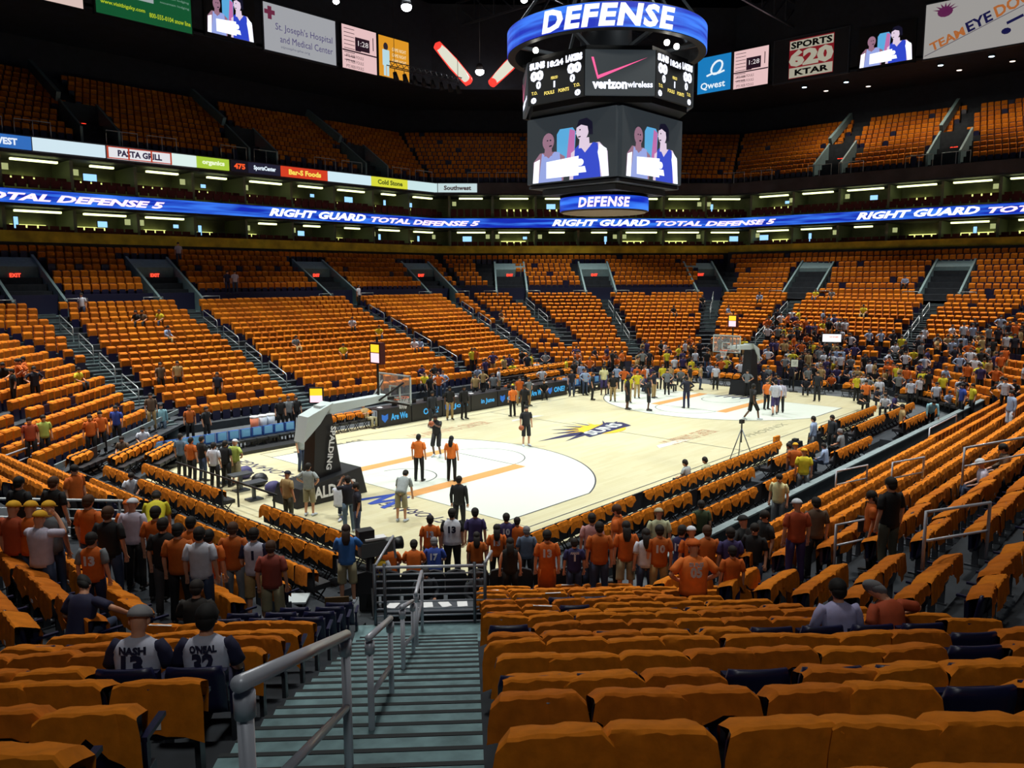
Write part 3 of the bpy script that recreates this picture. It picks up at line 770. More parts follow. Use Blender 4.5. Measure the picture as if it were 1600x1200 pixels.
for i in VIS:
    for j in range(11):
        o, z = deck_row(j); a, b = corner(i-1, o), corner(i, o); L = math.hypot(b[0]-a[0], b[1]-a[1]); ux, uy = (b[0]-a[0])/L, (b[1]-a[1])/L
        nx, ny = nrm(i); yaw = math.atan2(nx, -ny); q = 0.3
        while q < L-0.3:
            x, y = a[0]+ux*q, a[1]+uy*q; q += 0.55
            ok = True
            for (px, py, mx, my) in DECKP:
                t = (x-px)*mx+(y-py)*my; w = abs((x-px)*my-(y-py)*mx)
                if abs(mx*nx+my*ny) > 0.9 and w < (1.9 if t < 5.2 else 0.7): ok = False
            d = in_view(x, y, z)
            if ok and d: SEATS.append((x, y, z, yaw, d, 'deck', j, 0))
# soffit downlights
m_dl = glow('downlight_cold', (200, 235, 255), 6.0); m_dlw = glow('downlight_warm', (225, 205, 190), 3.0)
k = 0
for (u, rows) in (((62.5, 18.0), 0), ((65.5, 17.0), 1), ((63.2, 14.2), 0), ((66.4, 13.2), 1), ((62.6, 5.8), 0), ((65.6, 5.0), 1), ((62.4, -1.6), 0), ((65.4, -2.2), 1), ((62.4, 1.8), 0), ((65.4, 0.8), 1), ((62.4, -6.2), 0), ((57.4, 31.0), 0), ((59.6, 32.4), 1), ((56.2, 29.0), 0)):
    m = MB(); m.tube([(u[0], u[1], 26.2), (u[0], u[1], 26.05)], 0.28, 0, 10); m.tube([(u[0], u[1], 26.06), (u[0], u[1], 26.03)], 0.22, 1, 10)
    tag(m.build('downlight', [m_steel, m_dlw if rows else m_dl]), 'small round downlight in the dark soffit over the far right upper deck, %s' % nth(k), 'light', 'soffit downlights'); k += 1
# ------------------------------------------------------------------ hanging boards, scoreboard
def players(parent, M, w, h, tagname='picture'):
    """two players before a white card, as the screens show them: flat shapes on the screen"""
    skinA = glow('scr_skin_dark', (150, 110, 130), 1.0); skinB = glow('scr_skin_light', (225, 205, 225), 1.0)
    whitej = glow('scr_white', (238, 244, 255), 1.4); bluej = glow('scr_blue', (46, 70, 200), 1.0); palej = glow('scr_pale', (150, 165, 225), 1.0)
    hair = glow('scr_hair', (26, 24, 50), 0.6); badge = glow('scr_badge', (90, 170, 220), 1.0); badge2 = glow('scr_badge_pink', (190, 110, 170), 1.0)
    mats = [skinA, skinB, whitej, bluej, palej, hair, badge, badge2]
    m = MB()
    def P(pts, mi, z):
        m.add([((x-0.5)*w, (y-0.5)*h, z) for x, y in pts], [tuple(range(len(pts)))], mi, M)
    def E(cx, cy, rx, ry, mi, z): P([(cx+rx*math.cos(t/16*6.2832), cy+ry*math.sin(t/16*6.2832)) for t in range(16)], mi, z)
    P([(0.33, 0.30), (0.56, 0.30), (0.58, 0.78), (0.54, 0.86), (0.37, 0.86), (0.33, 0.78)], 6, 0.004); P([(0.46, 0.35), (0.56, 0.35), (0.57, 0.80), (0.50, 0.84)], 7, 0.005)
    P([(0.0, 0.0), (0.42, 0.0), (0.44, 0.40), (0.32, 0.50), (0.10, 0.50), (0.01, 0.36)], 0, 0.006)
    P([(0.08, 0.0), (0.40, 0.0), (0.37, 0.48), (0.30, 0.50), (0.22, 0.40), (0.13, 0.50)], 4, 0.008)
    P([(0.16, 0.44), (0.27, 0.44), (0.26, 0.60), (0.17, 0.60)], 0, 0.009); E(0.215, 0.68, 0.080, 0.145, 0, 0.010); E(0.245, 0.70, 0.012, 0.012, 5, 0.011); E(0.205, 0.70, 0.010, 0.012, 5, 0.011); P([(0.225, 0.61), (0.265, 0.62), (0.262, 0.595), (0.228, 0.59)], 5, 0.011); P([(0.145, 0.72), (0.285, 0.72), (0.26, 0.82), (0.17, 0.82)], 5, 0.009)
    P([(0.50, 0.0), (1.0, 0.0), (0.98, 0.40), (0.88, 0.56), (0.66, 0.56), (0.52, 0.44)], 1, 0.006)
    P([(0.55, 0.0), (0.90, 0.0), (0.86, 0.55), (0.80, 0.57), (0.70, 0.42), (0.62, 0.56), (0.57, 0.50)], 3, 0.008)
    P([(0.62, 0.50), (0.76, 0.50), (0.75, 0.66), (0.63, 0.66)], 1, 0.009); E(0.665, 0.78, 0.080, 0.155, 1, 0.010); E(0.635, 0.80, 0.010, 0.012, 5, 0.0125); P([(0.595, 0.77), (0.575, 0.74), (0.60, 0.73)], 1, 0.0125); P([(0.61, 0.695), (0.645, 0.70), (0.642, 0.68), (0.612, 0.675)], 5, 0.0125)
    P([(0.59, 0.84), (0.62, 0.96), (0.72, 0.98), (0.79, 0.90), (0.80, 0.70), (0.75, 0.70), (0.73, 0.84), (0.65, 0.88)], 5, 0.012)
    P([(0.19, 0.06), (0.62, 0.06), (0.62, 0.38), (0.19, 0.34)], 2, 0.014); P([(0.0, 0.0), (0.08, 0.0), (0.10, 0.40), (0.02, 0.36)], 2, 0.013)
    P([(0.92, 0.0), (1.0, 0.0), (0.97, 0.44), (0.88, 0.53), (0.86, 0.40)], 2, 0.013)
    E(0.64, 0.27, 0.045, 0.06, 2, 0.015); P([(0.62, 0.10), (0.72, 0.10), (0.70, 0.20), (0.62, 0.20)], 2, 0.015)
    m.build(tagname, mats, parent)
def label_text(parent, M, s, w, h, x, y, mi, z=0.012, **k):
    vs, fs = text_fit(s, w, h, extrude=0.0, **k); m = MB()
    m.add([(v[0]+x, v[1]+y, z) for v in vs], fs, 0, M); m.build('lettering', mi, parent)
def hung(name, label, cat, c, n, w, h, face, d=0.3, frame=None, group=None):
    root = thing(name, label, cat, (0, 0, 0), 0, group); M = facing(c, n)
    m = MB(); board(m, w+0.24, h+0.24, d, 0, M, z=-0.02); m.build('board_frame', frame or m_black, root)
    m = MB(); board(m, w, h, 0.03, 0, M); m.build('board_face', face, root)
    return root, M
inw = (0, -1); YB, XB = 45.15, 59.15
lit = lambda k, c, s: glow('board_%s' % k, c, s)
r_, M = hung('advertising_board', 'pale lit advertising board cut by the top left picture corner', 'sign', (1.8, YB, 28.4), inw, 7.4, 5.0, lit('a', (232, 205, 196), 0.85))
r_, M = hung('advertising_board', 'green high advertising board with white sheet and yellow words', 'sign', (9.8, YB, 28.3), inw, 6.9, 4.8, lit('b', (18, 92, 52), 0.75))
m = MB(); m.box((-1.2, 0.7, 0.02), (3.6, 3.2, 0.03), M=M); m.build('white_sheet', lit('b2', (170, 180, 180), 0.8), r_)
for (s, x, y, w) in (('www.visitbigsky.com', -1.6, -1.6, 3.1), ('800-555-0104 snow line', 1.8, -1.75, 3.1)): label_text(r_, M, s, w, 0.34, x, y, lit('b3', (190, 210, 40), 0.8), bold=0.02)
for q in range(5): label_text(r_, M, 'mountain lodging', 2.2, 0.2, 2.2, 1.0-0.42*q, lit('b4', (150, 190, 170), 0.6))
r_, M = hung('video_board', 'left video board showing two players with a white card', 'screen', (16.45, YB, 28.0), inw, 4.1, 3.6, m_black); players(r_, M @ Matrix.Translation((0, 0, 0.01)), 3.9, 3.3)
r_, M = hung('advertising_board', 'cream hospital board with purple words and maroon cross', 'sign', (22.9, YB, 27.9), inw, 7.0, 3.7, lit('c', (196, 198, 204), 0.62), frame=m_steel)
label_text(r_, M, "St. Joseph's Hospital", 5.6, 0.72, 0.35, 0.1, lit('c2', (96, 84, 150), 0.5)); label_text(r_, M, 'and Medical Center', 5.2, 0.55, 0.55, -0.75, lit('c2', (96, 84, 150), 0.5)); label_text(r_, M, 'stjosephs-phx.org', 2.8, 0.26, -0.6, -1.4, lit('c3', (120, 120, 150), 0.5))
m = MB(); m.box((-2.95, 1.1, 0.02), (0.35, 1.0, 0.02), M=M); m.box((-2.95, 1.15, 0.02), (0.95, 0.34, 0.021), M=M); m.build('cross_mark', lit('c4', (130, 50, 80), 0.6), r_)
def stats(c, n, w, h, label):
    r_, M = hung('statistics_board', label, 'display', c, n, w, h, lit('d', (240, 200, 200), 0.9))
    m = MB()
    for (x, y, a, b) in ((0.08, 0.12, 0.42, 0.30), (-0.05, 0.0, 0.16, 0.10), (0.40, 0.20, 0.02, 0.3)): m.box((x*w, y*h, 0.02), (a*w, b*h, 0.02), M=M)
    for q in range(9): m.box((-0.3*w, (0.42-0.09*q)*h, 0.02), (0.3*w, 0.012*h, 0.02), M=M); 
    m.box((0, -0.08*h, 0.021), (w, 0.03*h, 0.02), M=M)
    m.build('dark_figures', lit('d2', (70, 40, 60), 0.3), r_)
    for q in range(3): label_text(r_, M, 'PTS REB FOULS', 0.5*w, 0.07*h, -0.15*w, (-0.2-0.12*q)*h, lit('d2', (70, 40, 60), 0.3), z=0.035)
    label_text(r_, M, '1:28', 0.3*w, 0.12*h, 0.1*w, 0.14*h, lit('d3', (250, 240, 240), 0.8), z=0.04)
stats((29.0, YB, 27.9), inw, 3.8, 3.7, 'pinkish statistics board high on the left wall')
r_, M = hung('advertising_board', 'orange yellow board with a player figure high on the left wall', 'sign', (33.0, YB, 27.9), inw, 3.6, 3.6, lit('e', (236, 160, 40), 0.85))
m = MB()
m.ball((-1.0, 0.9, 0), (0.28, 0.36, 0.03), 1, 10, 6, M=M); m.box((-1.0, -0.1, 0.02), (0.8, 1.4, 0.03), 0, M=M); m.box((-1.15, -1.2, 0.02), (0.25, 1.0, 0.03), 0, M=M); m.box((-0.8, -1.2, 0.02), (0.25, 1.0, 0.03), 0, M=M)
m.build('player_figure', [lit('e2', (190, 225, 235), 0.9), lit('e3', (60, 50, 60), 0.5)], r_)
for q in range(3): label_text(r_, M, 'GAME NIGHT', 1.7, 0.3, 0.6, 0.8-0.5*q, lit('e4', (250, 240, 200), 0.9))
# right side
def on_diag(x): return (CX+CY+43.15*1.41421) - x
a45 = (-0.7071, -0.7071)
r_, M = hung('advertising_board', 'bright blue board with a white curl at the right of the scoreboard', 'sign', (55.0, 23.85, 26.95), (-1, 0), 3.5, 3.35, lit('f', (24, 128, 196), 0.9))
label_text(r_, M, 'Qwest', 2.6, 0.75, -0.1, -1.05, lit('f2', (235, 245, 250), 1.0), bold=0.02)
m = MB(); m.tube([M @ Vector((0.3+0.55*math.cos(t/14*6.283)+0.2*math.sin(t/14*6.283), 0.55+0.6*math.sin(t/14*6.283), 0.04)) for t in range(15)], 0.09, n=6); m.tube([M @ Vector(v) for v in ((-0.75, -0.1, 0.04), (-0.2, 0.05, 0.04), (0.5, 0.0, 0.04), (1.1, 0.15, 0.04))], 0.08, n=6); m.build('curl_mark', lit('f2', (235, 245, 250), 1.0), r_)
stats((XB, 22.1, 28.0), (-1, 0), 3.6, 3.6, 'pinkish statistics board high on the right wall')
r_, M = hung('advertising_board', 'black board with red and white radio sign on the right', 'sign', (XB, 16.2, 28.0), (-1, 0), 7.0, 3.9, lit('g', (16, 14, 16), 0.3), frame=m_steel)
m = MB(); m.box((0.1, 0, 0.01), (4.2, 3.5, 0.03), 0, M=M); m.build('red_panel', lit('g2', (150, 30, 40), 0.6), r_)
m = MB(); m.box((0.1, 1.25, 0.03), (4.1, 0.8, 0.02), 0, M=M); m.box((0.1, -1.25, 0.03), (4.1, 0.9, 0.02), 0, M=M); m.build('pale_bands', lit('g3', (190, 185, 165), 0.7), r_)
label_text(r_, M, 'SPORTS', 3.9, 0.62, 0.1, 1.25, m_black, z=0.05, bold=0.04); label_text(r_, M, '620', 4.2, 1.55, 0.1, 0.05, lit('g3', (190, 185, 165), 0.7), z=0.055, bold=0.06); label_text(r_, M, 'KTAR', 3.2, 0.55, 0.2, -1.25, m_black, z=0.05, bold=0.04)
r_, M = hung('video_board', 'right video board showing two players with a white card', 'screen', (XB, 9.4, 27.7), (-1, 0), 4.6, 3.4, m_black); players(r_, M @ Matrix.Translation((0, 0, 0.01)), 4.4, 3.1)
r_, M = hung('advertising_board', 'white board with orange and navy slanted words at the far right', 'sign', (XB, 2.3, 28.2), (-1, 0), 8.0, 4.4, lit('h', (200, 196, 192), 0.55), frame=m_steel)
Mr = M @ Matrix.Rotation(R(20), 4, 'Z')
label_text(r_, Mr, 'TEAM', 2.7, 0.72, -2.4, -0.1, lit('h2', (206, 120, 60), 0.6), bold=0.03); label_text(r_, Mr, 'EYE', 1.9, 0.85, 0.1, 0.0, lit('h3', (30, 30, 90), 0.5), bold=0.03); label_text(r_, Mr, 'DOC', 2.6, 0.95, 2.6, 0.05, lit('h2', (206, 120, 60), 0.6), bold=0.03)
m = MB(); m.ball((-2.5, 1.35, 0.02), (0.6, 0.42, 0.03), 0, 12, 6, M=M)
for q in range(7): t = R(20+23*q); m.add([(-2.5+0.45*math.cos(t-0.2), 1.35+0.4*math.sin(t-0.2), 0.03), (-2.5+1.05*math.cos(t), 1.35+0.75*math.sin(t), 0.03), (-2.5+0.45*math.cos(t+0.2), 1.35+0.4*math.sin(t+0.2), 0.03)], [(0, 1, 2)], 0, M)
m.build('sun_emblem', lit('h4', (110, 40, 90), 0.6), r_)
m = MB(); m.box((2.4, -1.2, 0.02), (1.2, 0.22, 0.02), 0, M=Mr); m.ball((2.1, -1.1, 0.02), (0.35, 0.25, 0.03), 0, 10, 6, M=M); m.build('eye_emblem', lit('h3', (30, 30, 90), 0.5), r_)
m = MB(); m.bar(M @ Vector((-3.9, -2.0, 0.03)), M @ Vector((3.9, 0.9, 0.03)), 0.04, 0.04); m.build('slanted_rule', lit('h5', (110, 100, 120), 0.4), r_)

# ---- centre-hung scoreboard
SCX, SCY = 14.35, 7.6
root = thing('scoreboard', 'huge centre-hung scoreboard with blue rings and four video screens over the court', 'scoreboard', (0, 0, 0))
def cyl_band(R0, z0, z1, th, n=72):
    m = MB(); vs = []
    for k in range(n):
        a = 2*math.pi*k/n; c, s = math.cos(a), math.sin(a)
        vs += [(SCX+R0*c, SCY+R0*s, z0), (SCX+R0*c, SCY+R0*s, z1), (SCX+(R0-th)*c, SCY+(R0-th)*s, z1), (SCX+(R0-th)*c, SCY+(R0-th)*s, z0)]
    fs = []
    for k in range(n):
        p, q = 4*k, 4*((k+1) % n); fs += [(p, q, q+1, p+1), (p+1, q+1, q+2, p+2), (p+2, q+2, q+3, p+3), (p+3, q+3, q, p)]
    m.add(vs, fs, 0, None, False); return m
VA = math.atan2(CAM.y-SCY, CAM.x-SCX)
def ring_text(s, R0, ang, arc_w, z, h, material, parent, sh=0.15):
    vs, fs = text_fit(s, arc_w, h, shear=sh, bold=0.045, extrude=0.0, spacing=1.12); m = MB()
    m.add([(SCX+R0*math.cos(ang+v[0]/R0), SCY+R0*math.sin(ang+v[0]/R0), z+v[1]) for v in vs], fs); m.build('lettering', material, parent)
m_led2 = led_blue('led_blue_bright', 1.15)
g = cyl_band(4.60, 17.70, 18.76, 0.35); ob = g.build('ring_housing', m_black, root)
g = cyl_band(4.62, 17.73, 18.73, 0.02); g.build('upper_led_ring', m_led2, root)
for q in (0, 2): ring_text('DEFENSE', 4.64, VA+0.02+q*math.pi/2, 6.0, 18.22, 0.92, m_ledw, root)
g = cyl_band(2.10, 10.60, 11.24, 0.25); g.build('lower_ring_housing', m_black, root)
g = cyl_band(2.115, 10.62, 11.22, 0.02); g.build('lower_led_ring', m_led2, root)
for q in (0, 2): ring_text('DEFENSE', 2.13, VA+0.0+q*math.pi/2, 2.5, 10.92, 0.46, m_ledp, root)
m = MB(); m.prism([(SCX+2.0*math.cos(t*math.pi/12), SCY+2.0*math.sin(t*math.pi/12)) for t in range(24)], 10.55, 10.66); m.build('lower_drum_floor', mat('drum_tan', srgb(120, 104, 90), 0.7), root)
# core body
m = MB(); h = 2.5
m.box((SCX, SCY, 13.4), (2*h, 2*h, 3.3)); m.prism([(SCX+x, SCY+y) for x, y in ((3.5, -1.5), (3.5, 1.5), (1.5, 3.5), (-1.5, 3.5), (-3.5, 1.5), (-3.5, -1.5), (-1.5, -3.5), (1.5, -3.5))], 14.95, 17.3); m.box((SCX, SCY, 11.5), (3.0, 3.0, 0.7)); m.build('core_body', m_black, root)
m = MB(); m.box((SCX, SCY, 11.72), (5.1, 5.1, 0.12)); m.box((SCX, SCY, 11.5), (4.2, 4.2, 0.25)); m.build('bottom_catwalk', m_slab, root)
m_scr = mat('screen_dark_grey', srgb(52, 58, 64), 0.4)
m_scr_on = glow('screen_dark_glow', (60, 68, 74), 0.55)
for q in range(4):
    a = q*math.pi/2; n = (math.cos(a), math.sin(a)); c = (SCX+n[0]*2.7, SCY+n[1]*2.7, 13.34)
    M = facing(c, n); m = MB(); board(m, 5.0, 2.95, 0.2, 0, M); m.build('video_screen', m_scr_on, root)
    players(root, M @ Matrix.Translation((0.0, -0.12, 0.005)), 4.35, 2.66)
    n4 = (math.cos(a+math.pi/4), math.sin(a+math.pi/4))
    M = facing((SCX+n4[0]*3.80, SCY+n4[1]*3.80, 16.12), n4); m = MB(); board(m, 3.0, 1.86, 0.15, 0, M); m.build('advert_panel', m_scr_on, root)
    m = MB(); m.add([(-1.25, 0.62, 0.02), (-1.15, 0.62, 0.02), (-0.95, -0.12, 0.02), (1.15, 0.62, 0.02), (-0.98, -0.28, 0.02)], [(0, 1, 2, 4), (2, 3, 4)], 0, M); m.build('red_tick', glow('tick_pink', (250, 90, 150), 1.2), root)
    label_text(root, M, 'verizon', 1.5, 0.4, -0.45, -0.48, m_ledw, bold=0.05); label_text(root, M, 'wireless', 1.1, 0.26, 0.85, -0.48, m_ledw, bold=0.03)
    M = facing((SCX+n[0]*3.75, SCY+n[1]*3.75, 16.12), n) @ Matrix.Diagonal((0.95, 0.9, 1, 1)); m = MB(); board(m, 3.3, 2.1, 0.15, 0, M); m.build('score_panel', m_black, root)
    for sx in (-1, 1):
        label_text(root, M, 'SUNS' if sx < 0 else 'LAKERS', 0.95, 0.34, sx*1.08, 0.78, m_ledw, bold=0.09); label_text(root, M, '00', 0.8, 0.5, sx*1.1, 0.3, m_ledw, bold=0.08)
        label_text(root, M, '0', 0.3, 0.38, sx*1.0, -0.15, m_ledw, bold=0.06); label_text(root, M, '0', 0.34, 0.3, sx*1.3, -0.85, m_ledw, bold=0.08)
        label_text(root, M, 'T.O.', 0.36, 0.16, sx*1.25, -0.5, glow('led_amber', (245, 220, 110), 1.3), bold=0.03)
    label_text(root, M, '18:24', 0.95, 0.3, 0, 0.72, m_ledw, bold=0.06); label_text(root, M, 'PERIOD', 0.4, 0.14, -0.05, 0.06, MATS['led_amber'], bold=0.03); label_text(root, M, '1', 0.1, 0.3, -0.05, -0.25, m_ledw)
    label_text(root, M, 'FOULS', 0.6, 0.17, -0.35, -0.6, MATS['led_amber'], bold=0.03); label_text(root, M, 'POINTS', 0.62, 0.17, 0.5, -0.6, MATS['led_amber'], bold=0.03)
m = MB()
for q in range(8):
    a = q*math.pi/4+0.3
    m.bar((SCX+4.4*math.cos(a), SCY+4.4*math.sin(a), 18.7), (SCX+1.2*math.cos(a), SCY+1.2*math.sin(a), 23.0), 0.12, 0.12)
    m.bar((SCX+4.4*math.cos(a), SCY+4.4*math.sin(a), 17.8), (SCX+2.4*math.cos(a), SCY+2.4*math.sin(a), 17.6), 0.15, 0.15)
    m.bar((SCX+1.0*math.cos(a), SCY+1.0*math.sin(a), 18.0), (SCX+1.0*math.cos(a), SCY+1.0*math.sin(a), 36), 0.08, 0.08)
m.tube([(SCX, SCY, 17.3), (SCX, SCY, 23.4)], 1.2, 0, 12)
m.build('hanging_frame', m_steel, root)
for q, (dx, dy) in enumerate(((-1.0, -3.9), (-0.2, -3.9), (-3.9, 1.0))):
    m = MB(); m.ball((SCX+dx, SCY+dy, 17.45), (0.13, 0.13, 0.13), 0, 10, 6); m.build('spotlight', glow('spot_white', (255, 250, 235), 12), root)
# ---- high lamp clusters and the two lit bulb-edged tubes
for k, (x, y, z, r) in enumerate(((18.2, 33.7, 26.9, 0.22), (22.3, 30.9, 26.9, 0.38), (39.2, 40.0, 27.0, 0.42), (27.2, 23.9, 27.0, 0.24))):
    root = thing('spotlight', 'bright white lamp high under the roof, %s from the left of four' % nth(k), 'light', (x, y, z), 0, 'high white lamps')
    m = MB(); m.ball((0, 0, 0), (r, r, r*0.8), 0, 12, 8); m.build('bulb', glow('high_lamp', (250, 252, 255), 25), root)
    m = MB(); m.tube([(0, 0, 0.1), (0, 0, 0.7)], [r*1.1, r*0.6], 0, 12); m.tube([(0, 0, 0.7), (0, 0, 9)], 0.04, 0, 5); m.build('housing', m_steel, root)
for k, (a, b) in enumerate((((33.7, 40.0, 28.3), (37.75, 40.0, 25.8)), ((37.7, 37.0, 25.2), (42.2, 37.0, 29.0)))):
    a, b = Vector(a), Vector(b); root = thing('airship_light', 'slanting lit tube edged in red, %s the bright lamp high over the left corner' % ('left of', 'right of')[k], 'light', (0, 0, 0))
    d = (b-a); L = d.length; u = d/L
    m = MB(); m.tube([a+u*L*t for t in (0, 0.06, 0.2, 0.5, 0.8, 0.94, 1)], [0.08, 0.32, 0.44, 0.48, 0.44, 0.32, 0.08], 0, 12); m.build('white_body', glow('tube_white', (235, 235, 215), 0.9), root)
    m = MB(); m.tube([a+u*L*t for t in (-0.04, 0.0, 0.05)], [0.1, 0.4, 0.36], 0, 12); m.tube([a+u*L*t for t in (0.92, 1.0, 1.04)], [0.42, 0.42, 0.1], 0, 12)
    sd = u.cross(_F).normalized()*0.5
    for s_ in (-1, 1): m.tube([a+sd*s_*0.7, a+u*L*0.5+sd*s_, b+sd*s_*0.85], 0.07, 0, 6)
    m.build('red_edge', glow('tube_red', (235, 60, 50), 1.3), root)
# lighting truss with hanging par cans in front of the left boards
root = thing('lighting_truss', 'lighting truss with hanging lamps in front of the orange board', 'truss', (0, 0, 0))
m = MB(); a, b = Vector((27.0, 38.6, 24.9)), Vector((35.0, 38.2, 24.9))
for dz, dy in ((0, 0), (0.5, 0), (0.25, 0.4)): m.bar(a+Vector((0, dy, dz)), b+Vector((0, dy, dz)), 0.06, 0.06)
for q in range(13): p = a+(b-a)*(q/13); p2 = a+(b-a)*((q+1)/13); m.bar(p, p2+Vector((0, 0, 0.5)), 0.04, 0.04); m.bar(p+Vector((0, 0, 0.5)), p2+Vector((0, 0.4, 0.25)), 0.04, 0.04)
m.build('truss_frame', m_steel, root)
for q in range(8):
    m = MB(); p = a+(b-a)*((q+0.5)/8); m.tube([p, p+Vector((0, 0, -0.35))], 0.03, 0, 6); m.tube([p+Vector((0, 0, -0.3)), p+Vector((0.1, -0.1, -0.95))], [0.16, 0.24], 0, 10); m.build('stage_lamp', m_black, root)
m = MB(); m.bar(a+Vector((0.5, 0, 0.5)), a+Vector((0.5, 0, 11)), 0.03, 0.03); m.bar(b+Vector((-0.5, 0, 0.5)), b+Vector((-0.5, 0, 11)), 0.03, 0.03); m.build('hanging_cable', m_black, root)
SEATS.sort(key=lambda s: s[4])
CHD = sorted(((Vector((c[0], c[1], c[2]+0.7))-CAM).dot(_F), i) for i, c in enumerate(CHAIRS) if inframe(c[0], c[1], c[2]+0.7))
seen = [s for s in SEATS if inframe(s[0], s[1], s[2]+0.7) and s[5] in ('left', 'right', 'side4', 'side6')]
N_IND = 296
ind = set(id(s) for s in seen[:N_IND])
# seats with no shirt on them, as the photo shows
_all = sorted([(s[4], 's', id(s)) for s in seen] + [(d, 'c', i) for d, i in CHD])[:N_IND+6]
SH_S = set(t[2] for t in _all if t[1] == 's'); SH_C = set(t[2] for t in _all if t[1] == 'c')
def bare(s):
    zone, k, j = s[5], s[6], s[7]
    if zone == 'left' and k in (11, 12, 13) and j < 9: return True
    if zone == 'left' and k == 14 and j < 4: return True
    if zone == 'right' and k == 14 and j < 4: return True
    if zone == 'right' and (k, j) in ((9, 0), (5, 3), (4, 5), (7, 8), (12, 2), (6, 7)): return True
    if (zone, k, j) in (('left', 6, 0), ('left', 6, 1), ('right', 8, 5), ('right', 8, 6), ('right', 8, 7), ('right', 8, 8)): return True
    return False
def hsh(s): return int(abs(s[0]*131.7 + s[1]*71.3 + s[2]*17.1)*10) 
# ---- the parts of a stadium seat (faces +y)
def seat_parts():
    out = {}
    m = MB()
    n = 6; vs = []
    for i in range(6):
        z = 0.44 + 0.42*i/5; y0 = -0.16 - 0.07*i/5
        w = 0.235 if i < 5 else 0.215
        for j in range(n+1):
            t = -1+2*j/n; vs.append((t*w, y0 - 0.025*(1-t*t), z))
    for i in range(6):
        z = 0.44 + 0.42*i/5; y0 = -0.195 - 0.07*i/5
        w = 0.235 if i < 5 else 0.215
        for j in range(n+1):
            t = -1+2*j/n; vs.append((t*w, y0 - 0.025*(1-t*t), z))
    fs = []; q = n+1; B = 6*q
    for i in range(5):
        for j in range(n):
            fs.append((i*q+j, i*q+j+1, (i+1)*q+j+1, (i+1)*q+j)); fs.append((B+i*q+j, B+(i+1)*q+j, B+(i+1)*q+j+1, B+i*q+j+1))
        fs.append((i*q, (i+1)*q, B+(i+1)*q, B+i*q)); fs.append((i*q+n, B+i*q+n, B+(i+1)*q+n, (i+1)*q+n))
    for j in range(n):
        fs.append((5*q+j, 5*q+j+1, B+5*q+j+1, B+5*q+j)); fs.append((j, B+j, B+j+1, j+1))
    m.add(vs, fs, 0, None, True); out['backrest'] = m
    m = MB(); T = Matrix.Translation((0, -0.10, 0.42)) @ Matrix.Rotation(R(88), 4, 'X')
    m.box((0, 0.17, 0), (0.43, 0.34, 0.05), M=T, taper=0.94); out['seat_pan'] = m
    m = MB(); m.box((0.262, -0.02, 0.635), (0.045, 0.30, 0.03)); m.bar((0.262, -0.14, 0.62), (0.262, -0.14, 0.4), 0.03, 0.05); out['armrest'] = m
    m = MB(); m.box((0.262, -0.10, 0.22), (0.04, 0.10, 0.44)); m.box((0.262, -0.06, 0.015), (0.07, 0.24, 0.03)); m.bar((-0.24, -0.12, 0.43), (0.26, -0.12, 0.43), 0.04, 0.05); out['support_frame'] = m
    return out
sp = {k: v.mesh(k) for k, v in seat_parts().items()}
for k, me in sp.items(): me.materials.append(m_navy if k in ('backrest', 'seat_pan', 'armrest') else m_steel)
SHIRTS = []
for v in range(8):
    me = shirt_mb(v).mesh('orange_shirt'); me.set_sharp_from_angle(angle=R(32)); me.materials.append(m_orange if v % 3 else m_orange2); SHIRTS.append(me)
m_label = mat('white_print', (0.7, 0.7, 0.72), 0.8)
lab = MB(); lab.box((0.02, -0.31, 0.893), (0.28, 0.035, 0.006), M=Matrix.Rotation(0, 4, 'X')); lab_me = lab.mesh('printed_label'); lab_me.materials.append(m_label)
tg = MB(); tg.box((0.0, -0.36, 0.60), (0.07, 0.004, 0.05)); tag_me = tg.mesh('paper_tag'); tag_me.materials.append(m_label)

ZN = {'left': 'left of the stairs', 'right': 'right of the stairs', 'side4': 'in left stand', 'side6': 'in right stand'}
def seat_phrase(s):
    zone, k, j = s[5], s[6], s[7]
    if zone in ('left', 'right'): return '%s %s, row %d from the bottom' % (nth(j), ZN[zone], 19-k)
    return '%s along row %d from the bottom %s' % (nth(j), 18-k, ZN[zone])
far_s, far_h, mid_s, mid_h = [], [[] for _ in range(4)], [], [[] for _ in range(3)]
n_s = n_t = 0
for s in SEATS:
    x, y, z, yaw, d, zone, k, j = s
    h = hsh(s)
    if id(s) in ind:
        root = thing('stadium_seat', 'navy folding seat, ' + seat_phrase(s), 'seat', (x, y, z), yaw, 'navy folding stadium seats')
        for nm, me in sp.items(): link(nm, me, root)
        if bare(s): continue
        if id(s) not in SH_S:
            mid_h[h % 3].append((x, y, z, yaw + R((h % 7)-3))); continue
        o = link('orange_shirt', SHIRTS[h % 8]); jx = ((h*7) % 11-5)*0.007; o.location = (x + jx*math.cos(yaw), y + jx*math.sin(yaw), z + (h % 4)*0.004); o.rotation_euler = (R((h % 5)-2), R(((h*3) % 7-3)*0.8), yaw + R(((h*5) % 13-6)*0.9))
        tag(o, 'orange shirt draped over seat, ' + seat_phrase(s), 't-shirt', 'orange shirts draped over the seats')
        if h % 19 == 0: link('printed_label', lab_me, o)
        elif h % 6 == 0: link('paper_tag', tag_me, o)
    elif d < 30 and zone in ('left', 'right', 'side4', 'side6'):
        mid_s.append((x, y, z, yaw))
        if not bare(s): mid_h[h % 3].append((x, y, z, yaw + R((h % 7)-3)))
    else:
        thin = (x > 36 and y < 13 and k > 9 and zone in ('bowl0', 'bowl7') and h % 9 < 4)
        if h % 41 == 0 or thin: far_s.append((x, y, z, yaw)); continue
        far_s.append((x, y, z, yaw)); far_h[h % 4].append((x, y, z, yaw))
